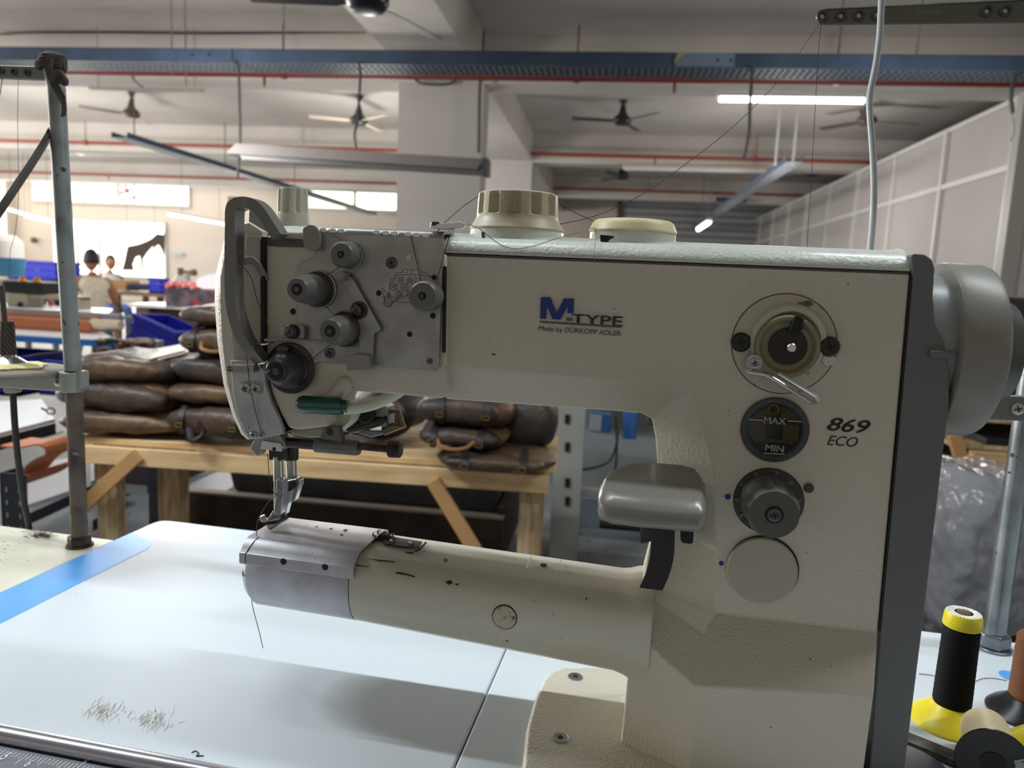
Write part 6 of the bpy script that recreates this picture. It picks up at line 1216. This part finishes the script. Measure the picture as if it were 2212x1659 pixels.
# ---- shelf table lower left
yt = 2.0; q = onZ(112, 908, .62); dk_a = mat('angle_black', (38, 42, 50), .5, .3)
SH = thing('angle_rack', 'black slotted-angle rack table with a white top at the lower left', 'rack', (q.x - .5, q.y - .2, 0))
c0, c1, c2, c3 = onZ(-200, 985, .62), onZ(118, 905, .62), onZ(90, 862, .62), onZ(-300, 880, .62)
bm = B(); solid(bm, [c0, c1, c2, c3], (0, 0, -.012)); link('top', bm, mat('rack_top', (222, 222, 226), .4), SH, None, smooth=0)
def angle_bar(p, q_, w_=.04, name='angle_bar', parent=SH, face=(0, -1, 0)):
    p, q_ = Vector(p), Vector(q_); d = (q_ - p); L2 = d.length; d.normalize(); f_ = Vector(face); s = d.cross(f_).normalized(); bm = B()
    solid(bm, [p - s * w_ / 2, p + s * w_ / 2, p + s * w_ / 2 - f_ * .004, p - s * w_ / 2 - f_ * .004], d * L2)
    solid(bm, [p - s * w_ / 2, p - s * w_ / 2 - f_ * w_, p - s * (w_ / 2 - .004) - f_ * w_, p - s * (w_ / 2 - .004)], d * L2)
    o = link(name, bm, dk_a, parent, None, smooth=0)
    bm = B(); t = .03
    while t < L2 - .02:
        for k_ in (-.25, .25):
            c = p + d * t + s * w_ * k_ + f_ * .001; solid(bm, [c - d * .007 - s * .003, c + d * .007 - s * .003, c + d * .007 + s * .003, c - d * .007 + s * .003], f_ * .0006)
        t += .035
    link('slots', bm, mat('slot_pale', (120, 110, 100), .6), o, None, smooth=0); return o
angle_bar(c0 - Vector((0, 0, .035)), c1 - Vector((0, 0, .035)))
a = onY(24, 960, 1.72); angle_bar(Vector((a.x, 1.72, 0)), Vector((a.x, 1.72, .60)), .075, 'upright')
# leather offcuts on the rack
bm = B(); rs = []
ps = [(35, 955), (75, 958), (108, 952), (122, 955), (130, 962), (128, 975), (112, 982), (92, 995), (72, 1020)]
pp = [onY(x, y, 2.02 + i * .005) for i, (x, y) in enumerate(ps)]; sweep(bm, spline(pp, 4), (0, 1, 0), .12, .006); link('leather_offcut', bm, tan, None, None, label='curled tan leather offcut hanging under the left rack top', cat='leather')
bm = B(); pp = [onY(x, y, 2.1) for x, y in ((35, 1045), (60, 1042), (90, 1028), (112, 1010))]; sweep(bm, spline(pp, 4), (0, 1, 0), .2, .006); link('leather_offcut', bm, mat('leather_orange', (170, 98, 62), .5), None, None, label='flat orange leather offcut below the curled one', cat='leather')
# scissors
bm = B(); q = onZ(110, 888, .632); pts = [q + Vector((math.cos(t * PI / 8) * .016, 0, math.sin(t * PI / 8) * .011)) for t in range(17)]; tube(bm, pts, .003, 6); tube(bm, [q + Vector((-.016, 0, 0)), q + Vector((-.036, 0, .008))], .004, 6); link('scissors', bm, MAT['black'], None, None, label='black-handled scissors at the edge of the left rack top', cat='scissors')
# ---- dark trough and rolls under the bench
drk = mat('tarp_black', (34, 40, 52), .5, var=((50, 58, 70), 4, .4, .6)); plank = mat('plank_dark', (66, 50, 42), .7, var=((40, 32, 30), 8, .4, .6))
a, b_ = onY(330, 1100, 2.7), onY(1085, 1180, 2.7)
TR = thing('wooden_trough', 'low dark wooden trough on the floor under the bench', 'trough', ((a.x + b_.x) / 2, 2.8, 0))
def tr_(n_, *v, mt=plank): bm = B(); box(bm, *v); return link(n_, bm, mt, TR, None, bevel=.003)
tr_('front_board', a.x, b_.x, 2.70, 2.73, .10, .265); tr_('front_rim', a.x, b_.x, 2.69, 2.74, .265, .275, mt=mat('rim_grey', (150, 142, 136), .6)); tr_('back_board', a.x, b_.x, 3.35, 3.38, .10, .14); tr_('end_board', b_.x - .03, b_.x, 2.73, 3.35, .10, .30); tr_('base', a.x, b_.x, 2.7, 3.38, .07, .10, mt=mat('trough_floor', (70, 66, 66), .6)); 
for x in (a.x + .05, b_.x - .1): tr_('foot', x, x + .05, 2.74, 2.79, 0, .07); tr_('foot', x, x + .05, 3.28, 3.33, 0, .07)
c = onY(530, 1040, 2.9).x
bm = B(); rs = []
for i in range(9):
    x = c + (b_.x - .04 - c) * i / 8; r = .15 + .008 * math.sin(i * 2); rs.append([Vector((x + (.05 * math.sin(t * .7) if i == 0 else 0), 3.03 + math.cos(t * PI / 10) * r * 1.7, .255 + math.sin(t * PI / 10) * r)) for t in range(20)])
rings(bm, rs); link('tarpaulin_roll', bm, drk, None, None, smooth=60, label='large black rolled tarpaulin lying in the trough under the bench', cat='roll')
bm = B(); solid(bm, [onY(320, 985, 2.69), onY(345, 982, 2.69), onY(352, 1130, 2.69), onY(322, 1140, 2.69)], (0, .03, 0)); link('black_post', bm, dk_a, None, None, smooth=0, label='black post beside the bench leg at the trough end', cat='post')
# floor sheets
for i, (pts, lab) in enumerate((([(316, 1008), (364, 992), (428, 996), (320, 1050)], 'pale grey sheet on the floor between bench leg and black beam'), ([(380, 1060), (462, 1022), (500, 1012), (548, 1008), (538, 1056), (505, 1080), (430, 1076)], 'pale grey sheet on the floor beside the rolled tarpaulin'), ([(196, 1040), (262, 1010), (262, 960), (196, 960)], 'pale grey sheet on the floor seen through the bench legs'), ([(60, 1090), (150, 1060), (150, 990), (60, 1000)], 'pale grey sheet on the floor left of the rusty pole'))):
    bm = B(); solid(bm, [onZ(px, py, .012) for px, py in pts], (0, 0, -.011)); link('metal_sheet', bm, mat('sheet_grey', (186, 186, 190), .45, .1), None, None, smooth=0, label=lab, cat='sheet')
fb = thing('floor_frame', 'black slotted angle bars lying on the floor behind the bench legs', 'metal bars', onZ(200, 1090, .03))
for (p0, p1) in (((60, 1122), (262, 1030)), ((196, 1068), (268, 1084)), ((200, 1136), (268, 1104)), ((318, 1056), (470, 1000)), ((490, 1074), (545, 1040))):
    angle_bar(onZ(*p0, .035), onZ(*p1, .035), .05, 'floor_angle', parent=fb)
# ---- grey machine stand to the right of the bench
gy_ = mat('stand_grey_white', (170, 172, 166), .5, var=((150, 152, 148), 3, .4, .6)); y = 3.0
GS = thing('machine_stand', 'pale grey machine cabinet with slotted post behind the arm opening', 'machine stand', (onY(1320, 1000, 3.2).x, 3.2, 0))
def gs(n_, px0, px1, py0, py1, y, d, mt=gy_, z0=None):
    a, b_ = onY(px0, py0, y), onY(px1, py1, y); bm = B(); box(bm, a.x, b_.x, y, y + d, b_.z if z0 is None else z0, a.z); return link(n_, bm, mt, GS, None, bevel=.003)
gs('back_panel', 1192, 1480, 840, 1070, 3.45, .05, mat('panel_grey_stand', (146, 150, 150), .5)); po = gs('slotted_post', 1206, 1247, 840, 1200, 3.0, .05, z0=0); gs('cross_rail', 1240, 1480, 1055, 1090, 3.1, .05); gs('upper_rail', 1192, 1480, 800, 858, 3.2, .04); gs('lower_panel', 1192, 1480, 1070, 1200, 3.5, .04, mat('panel_slate', (112, 120, 126), .5), z0=.0)
for py in (905, 965, 1042, 1082):
    q = onY(1226, py, 2.999); bm = B(); box(bm, q.x - .010, q.x + .010, 2.992, 3.0, q.z - .018, q.z + .018); link('slot', bm, MAT['black'], po, None, smooth=0)
bm = B(); a, b_ = onY(1275, 893, 3.15), onY(1318, 936, 3.15); box(bm, a.x, b_.x, 3.15, 3.2, b_.z, a.z); sw = link('switch_box', bm, mat('switch_blue', (52, 104, 168), .4), GS, None, bevel=.004)
bm = B(); a, b_ = onY(1276, 896, 3.14), onY(1298, 932, 3.14); box(bm, a.x, b_.x, 3.135, 3.15, b_.z, a.z); link('switch_plate', bm, mat('switch_pale', (180, 190, 200), .4), sw, None, bevel=.003)
bm = B(); a, b_ = onY(1348, 890, 3.15), onY(1374, 950, 3.15); box(bm, a.x, b_.x, 3.15, 3.2, b_.z, a.z); link('blue_bracket', bm, mat('switch_blue', (52, 104, 168), .4), GS, None, bevel=.004)
bm = B(); tube(bm, spline([onY(px, py, 3.05) for px, py in ((1196, 985), (1215, 1008), (1260, 1014), (1310, 1000), (1330, 965), (1334, 930))], 5), .006, 8); link('curved_cable', bm, flex, GS, None)
bm = B(); tube(bm, spline([onY(px, py, 3.1) for px, py in ((1330, 900), (1332, 980), (1324, 1060))], 4), .005, 8); link('straight_cable', bm, flex, GS, None)
bm = B(); q = onY(1345, 1137, 2.8); tube(bm, [q - Vector((.09, 0, 0)), q + Vector((.12, 0, 0))], .016, 12); link('pedal_bar', bm, MAT['black'], GS, None)
bm = B(); a, b_ = onY(1290, 1120, 2.85), onY(1420, 1132, 2.85); box(bm, a.x, b_.x, 2.82, 2.95, b_.z, a.z); link('pedal', bm, mat('pedal_metal', (140, 138, 128), .4, .5), GS, None, bevel=.006)
bxp('cable_box', 1400, 1470, 870, 925, 3.0, .1, MAT['knob_dark'], 'small black device hanging behind the column edge', 'device', bevel=.01)
# ---- right side behind the pole: plastic sacks and wooden rack
pls = bpy.data.materials.new('clear_plastic'); pls.use_nodes = True; nb = pls.node_tree.nodes['Principled BSDF']; nb.inputs['Base Color'].default_value = rgb(196, 198, 206); nb.inputs['Roughness'].default_value = .12; nb.inputs['Alpha'].default_value = .38; nb.inputs['Specular IOR Level'].default_value = .9
_n = pls.node_tree.nodes.new('ShaderNodeTexNoise'); _n.inputs['Scale'].default_value = 6; _n.inputs['Detail'].default_value = 1.5; _b = pls.node_tree.nodes.new('ShaderNodeBump'); _b.inputs['Strength'].default_value = .6; _b.inputs['Distance'].default_value = .05; pls.node_tree.links.new(_n.outputs['Fac'], _b.inputs['Height']); pls.node_tree.links.new(_b.outputs['Normal'], nb.inputs['Normal'])
def sack(px, py0, py1, y, wpx, lab, seed, inner):
    t_, b_ = onY(px, py0, y), onY(px, py1, y); h = (t_.z - b_.z) / 2; w_ = wpx / 1600 * y / 2; c = (t_ + b_) / 2; s = thing('plastic_sack', lab, 'sack', (c.x, c.y, b_.z))
    for n_, sc, mt, off in (('film', 1.0, pls, 0), ('contents', .86, inner, 1)):
        bm = B(); bmesh.ops.create_icosphere(bm, subdivisions=5 if n_ == 'film' else 4, radius=1.0)
        for v in bm.verts:
            p = v.co.copy(); e = 4; k_ = (abs(p.x) ** e + abs(p.y) ** e + abs(p.z) ** e) ** (-1 / e); p *= k_; nn = noise.noise(p * 2.2 + Vector((seed, off, 0))) * .10 + abs(noise.noise(p * 6 + Vector((seed, 3, off)))) * (.10 if off == 0 else .03)
            v.co = Vector((c.x + p.x * w_ * sc * (1 + nn), c.y + p.y * .22 * sc * (1 + nn), c.z + p.z * h * sc * (1 + nn * .4)))
        link(n_, bm, mt, s, None, smooth=80)
gi = mat('sack_contents', (112, 110, 118), .8, var=((84, 84, 94), 2.5, .4, .6)); gi2 = mat('sack_contents_dark', (64, 68, 82), .8, var=((46, 50, 62), 2.5, .4, .6))
sack(2085, 1000, 1330, 2.3, 190, 'tall clear plastic sack of grey goods behind the galvanised pole', 1, gi); sack(2215, 1040, 1340, 2.5, 170, 'clear plastic sack at the right edge behind the galvanised pole', 5, gi2); sack(1965, 1030, 1340, 2.6, 120, 'dark plastic sack mostly hidden behind the machine column', 9, gi2)
WR = thing('wooden_rack', 'wooden rack with dark goods behind the plastic sacks', 'rack', onY(2140, 1300, 3.1))
def wr(n_, px0, px1, py0, py1, mt, y=3.0, d=.3):
    a, b_ = onY(px0, py0, y), onY(px1, py1, y); bm = B(); box(bm, a.x, b_.x, y, y + d, b_.z, a.z); return link(n_, bm, mt, WR, None, bevel=.004)
wr('shelf', 2050, 2400, 908, 922, woodd); wr('shelf', 2060, 2400, 968, 980, woodd); wr('shelf', 2040, 2400, 1330, 1345, woodd); wr('back_board', 2000, 2400, 830, 1380, mat('rack_dark', (52, 42, 38), .8), 3.32, .03)
wr('upright', 2106, 2130, 975, 1400, wood, 2.98, .05); wr('upright', 2330, 2360, 850, 1400, wood, 2.98, .05)
bm = B(); a, b_ = onY(2064, 940, 2.95), onY(2085, 1010, 2.95); n_ = Vector((.02, 0, .008)); solid(bm, [a - n_, a + n_, b_ + n_, b_ - n_], (0, .03, 0)); link('brace', bm, mat('brace_tan', (196, 150, 98), .6), WR, None)
bxp('tool_case', 2130, 2200, 945, 966, 3.0, .2, mat('case_black', (30, 30, 32), .4), 'black case with metal clasps on the wooden rack', 'case', bevel=.006)
sl = onY(2000, 1380, 2.6)
obox('storage_shelf', onY(1940, 1300, 2.9).x, 2.6, 2.45, 2.93, 0, .12, mat('shelf_dark', (50, 50, 56), .7), label='low dark storage shelf under the plastic sacks', cat='shelf', bevel=.01)
# what stands behind the handwheel
bxp('dark_cabinet', 2150, 2300, 640, 940, 3.6, .5, mat('cab_dark', (58, 56, 58), .6), 'dark cabinet seen beside the rim of the hand wheel', 'cabinet', bevel=.02)

# ================================================================== PEOPLE
def skin_body(name, joints, edges, parent, mt, sub=2, root=0):
    me = bpy.data.meshes.new(name); me.from_pydata([j[0] for j in joints], edges, []); o = bpy.data.objects.new(name, me); COL.objects.link(o)
    sk = o.modifiers.new('skin', 'SKIN'); sk.use_smooth_shade = True
    for i, j in enumerate(joints):
        r = j[1]; me.skin_vertices[0].data[i].radius = r if isinstance(r, tuple) else (r, r)
    me.skin_vertices[0].data[root].use_root = True
    sb_ = o.modifiers.new('sub', 'SUBSURF'); sb_.levels = sub; sb_.render_levels = sub; bpy.context.view_layer.update()
    m2 = bpy.data.meshes.new_from_object(o.evaluated_get(bpy.context.evaluated_depsgraph_get())); COL.objects.unlink(o); bpy.data.objects.remove(o)
    bm = B(); bm.from_mesh(m2); bpy.data.meshes.remove(m2); return bm
skn = mat('skin_brown', (168, 118, 88), .55); hair = mat('hair_black', (30, 26, 26), .6, bump=(200, .6, .004)); shirt = mat('shirt_cream', (218, 206, 186), .8, bump=(60, .3, .006), stripes=((204, 192, 172), 12, 'X', .5, .9, 2)); jean = mat('jeans_blue', (62, 92, 158), .8, var=((96, 120, 170), 12, .45, .65))
def person(lab, W, sh_mt, pose='sit', hair_len=1.0, name='person'):
    t = thing(name, lab, 'person', W)
    # local frame: faces -x, seat at z=.46 ; torso leans a little forwards
    J = [((0, 0, .50), (.13, .15)), ((-.01, 0, .62), (.115, .15)), ((-.02, 0, .76), (.11, .155)), ((-.04, 0, .90), (.115, .175)), ((-.05, 0, 1.00), (.085, .13)), ((-.06, 0, 1.06), (.052, .052)), ((-.075, 0, 1.12), (.055, .055)),
         ((-.05, -.17, .99), .060), ((-.14, -.24, .80), .043), ((-.36, -.22, .84), .033), ((-.42, -.20, .86), .026),
         ((-.05, .17, .99), .060), ((-.10, .25, .76), .043), ((-.33, .20, .82), .033), ((-.39, .18, .84), .026),
         ((-.10, -.10, .49), .085), ((-.42, -.12, .50), .062), ((-.42, -.12, .10), .042), ((-.50, -.12, .045), .035),
         ((-.10, .10, .49), .085), ((-.42, .12, .50), .062), ((-.42, .12, .10), .042), ((-.50, .12, .045), .035)]
    E_ = [(0, 1), (1, 2), (2, 3), (3, 4), (4, 5), (5, 6), (4, 7), (7, 8), (8, 9), (9, 10), (4, 11), (11, 12), (12, 13), (13, 14), (0, 15), (15, 16), (16, 17), (17, 18), (0, 19), (19, 20), (20, 21), (21, 22)]
    for (hx, hy, hz, s) in ((-.42, -.20, .86, -1), (-.39, .18, .84, 1)):
        base = 10 if s < 0 else 14
        for k_, (dx, dy, dz, l) in enumerate(((-.055, .022, -.01, .06), (-.062, .008, -.012, .068), (-.060, -.006, -.014, .064), (-.052, -.019, -.016, .05), (-.02, .032, -.012, .03))):
            i = len(J); J.append(((hx + dx * .55, hy + dy * s * -1, hz + dz * .4), .0095)); J.append(((hx + dx, hy + dy * s * -1.15, hz + dz * 1.8), .0080)); J.append(((hx + dx * 1.25, hy + dy * s * -1.1, hz + dz * 3.0), .0065)); E_ += [(base, i), (i, i + 1), (i + 1, i + 2)]
    bm = skin_body('b', J, E_, t, skn)
    # head with face, fused in the same mesh
    hc = Vector((-.105, 0, 1.235)); hb = B(); bmesh.ops.create_icosphere(hb, subdivisions=4, radius=1)
    for v in hb.verts:
        p = v.co.copy(); x, y, z = p; sx_ = .094 if x < 0 else .100; sy_ = .076; sz_ = .118
        if z < -.2: sy_ *= 1 - .32 * (-z - .2); 
        q_ = Vector((x * sx_, y * sy_, z * sz_))
        def bump(cx_, cy_, cz_, r, a): 
            d = ((x - cx_) ** 2 + (y - cy_) ** 2 + (z - cz_) ** 2) / (r * r); return a * math.exp(-d)
        q_.x -= bump(-1, 0, -.10, .20, .020) + bump(-.97, 0, -.20, .14, .012) + bump(-.95, 0, .18, .3, .004) + bump(-.88, 0, -.62, .22, .010) + bump(-.93, 0, -.42, .14, .006)
        q_.x += bump(-.9, .36, .02, .16, .010) + bump(-.9, -.36, .02, .16, .010) + bump(-.93, 0, -.50, .06, .003)
        for s in (-1, 1): q_.y += s * bump(.02, s * 1.0, -.08, .17, .018)
        v.co = q_ + hc
    mt_ = bpy.data.meshes.new('t'); hb.to_mesh(mt_); hb.free(); bm.from_mesh(mt_); bpy.data.meshes.remove(mt_)
    body_ = link('body', bm, skn, t, W, smooth=80)
    def lens(c, r, mt__, n_):
        bm = B(); bmesh.ops.create_uvsphere(bm, u_segments=12, v_segments=8, radius=r, matrix=Matrix.Translation(c)); link(n_, bm, mt__, t, W)
    for s in (-1, 1): lens(hc + Vector((-.083, s * .030, .004)), .010, mat('eye_dark', (40, 30, 26), .3), 'eye')
    bm = B(); bmesh.ops.create_icosphere(bm, subdivisions=4, radius=1)
    for v in bm.verts:
        x, y, z = v.co; g = noise.noise(v.co * 5) * .05; low = -.30 if x > .1 else (.42 if x < -.45 else .05)
        zz = max(z, low); k_ = 1.0 + g if z > low - .02 else .82
        v.co = Vector((x * .104 * k_ + .006, y * .082 * k_, zz * .128 * (k_ if z > 0 else 1) + .006)) + hc
    link('hair', bm, hair, t, W, smooth=80)
    # shirt
    S = [((0, 0, .50), (.150, .175)), ((-.01, 0, .60), (.130, .165)), ((-.02, 0, .76), (.125, .170)), ((-.04, 0, .90), (.130, .190)), ((-.05, 0, .99), (.108, .165)), ((-.057, 0, 1.045), (.075, .095)), ((-.05, -.170, .985), .076), ((-.05, .170, .985), .076)]
    bm = skin_body('s', S, [(0, 1), (1, 2), (2, 3), (3, 4), (4, 5), (4, 6), (4, 7)], t, sh_mt); link('shirt', bm, sh_mt, t, W, smooth=80)
    Jn = [((.01, 0, .47), (.155, .180)), ((0, 0, .54), (.150, .172)), ((-.10, -.10, .49), .098), ((-.42, -.12, .50), .075), ((-.42, -.12, .14), .055), ((-.10, .10, .49), .098), ((-.42, .12, .50), .075), ((-.42, .12, .14), .055)]
    bm = skin_body('j', Jn, [(0, 1), (0, 2), (2, 3), (3, 4), (0, 5), (5, 6), (6, 7)], t, jean); link('trousers', bm, jean, t, W, smooth=80)
    for s in (-1, 1):
        bm = B(); lathe(bm, Vector((-.49, s * .12, 0)), (0, 0, 1), [(0, .055), (.03, .055), (.06, .04), (.08, .03)], 18, lambda th, i: 1 + .55 * abs(math.cos(th)) ** 3); link('shoe', bm, MAT['knob_dark'], t, W)
    return t
yP = 7.7; q = onY(203, 600, yP)
PW = Matrix.Translation(Vector((q.x, yP, onY(195, 536, yP).z - 1.372))) @ Matrix.Rotation(math.radians(-40), 4, 'Z')
person('seated person in a sleeveless cream shirt and blue jeans, turned away to the left', PW, shirt)
stl = thing('stool', 'dark stool beneath the seated person in the cream shirt', 'stool', Matrix.Translation(Vector((q.x, yP, 0))))
bm = B(); lathe(bm, (q.x, yP, .28), (0, 0, 1), [(0, .17), (.03, .18), (.05, .17)], 24); link('seat', bm, MAT['knob_dark'], stl, None)
for k_ in range(4):
    a = k_ * PI / 2 + .4; bm = B(); tube(bm, [(q.x + math.cos(a) * .13, yP + math.sin(a) * .13, .28), (q.x + math.cos(a) * .19, yP + math.sin(a) * .19, 0)], .014, 8); link('leg', bm, MAT['knob_dark'], stl, None)
q = onY(233, 585, 11.5)
person('second person in a pale shirt behind the one in cream, half hidden', Matrix.Translation(Vector((q.x, 11.5, -.06))) @ Matrix.Rotation(math.radians(150), 4, 'Z'), mat('shirt_pale', (206, 214, 212), .8))
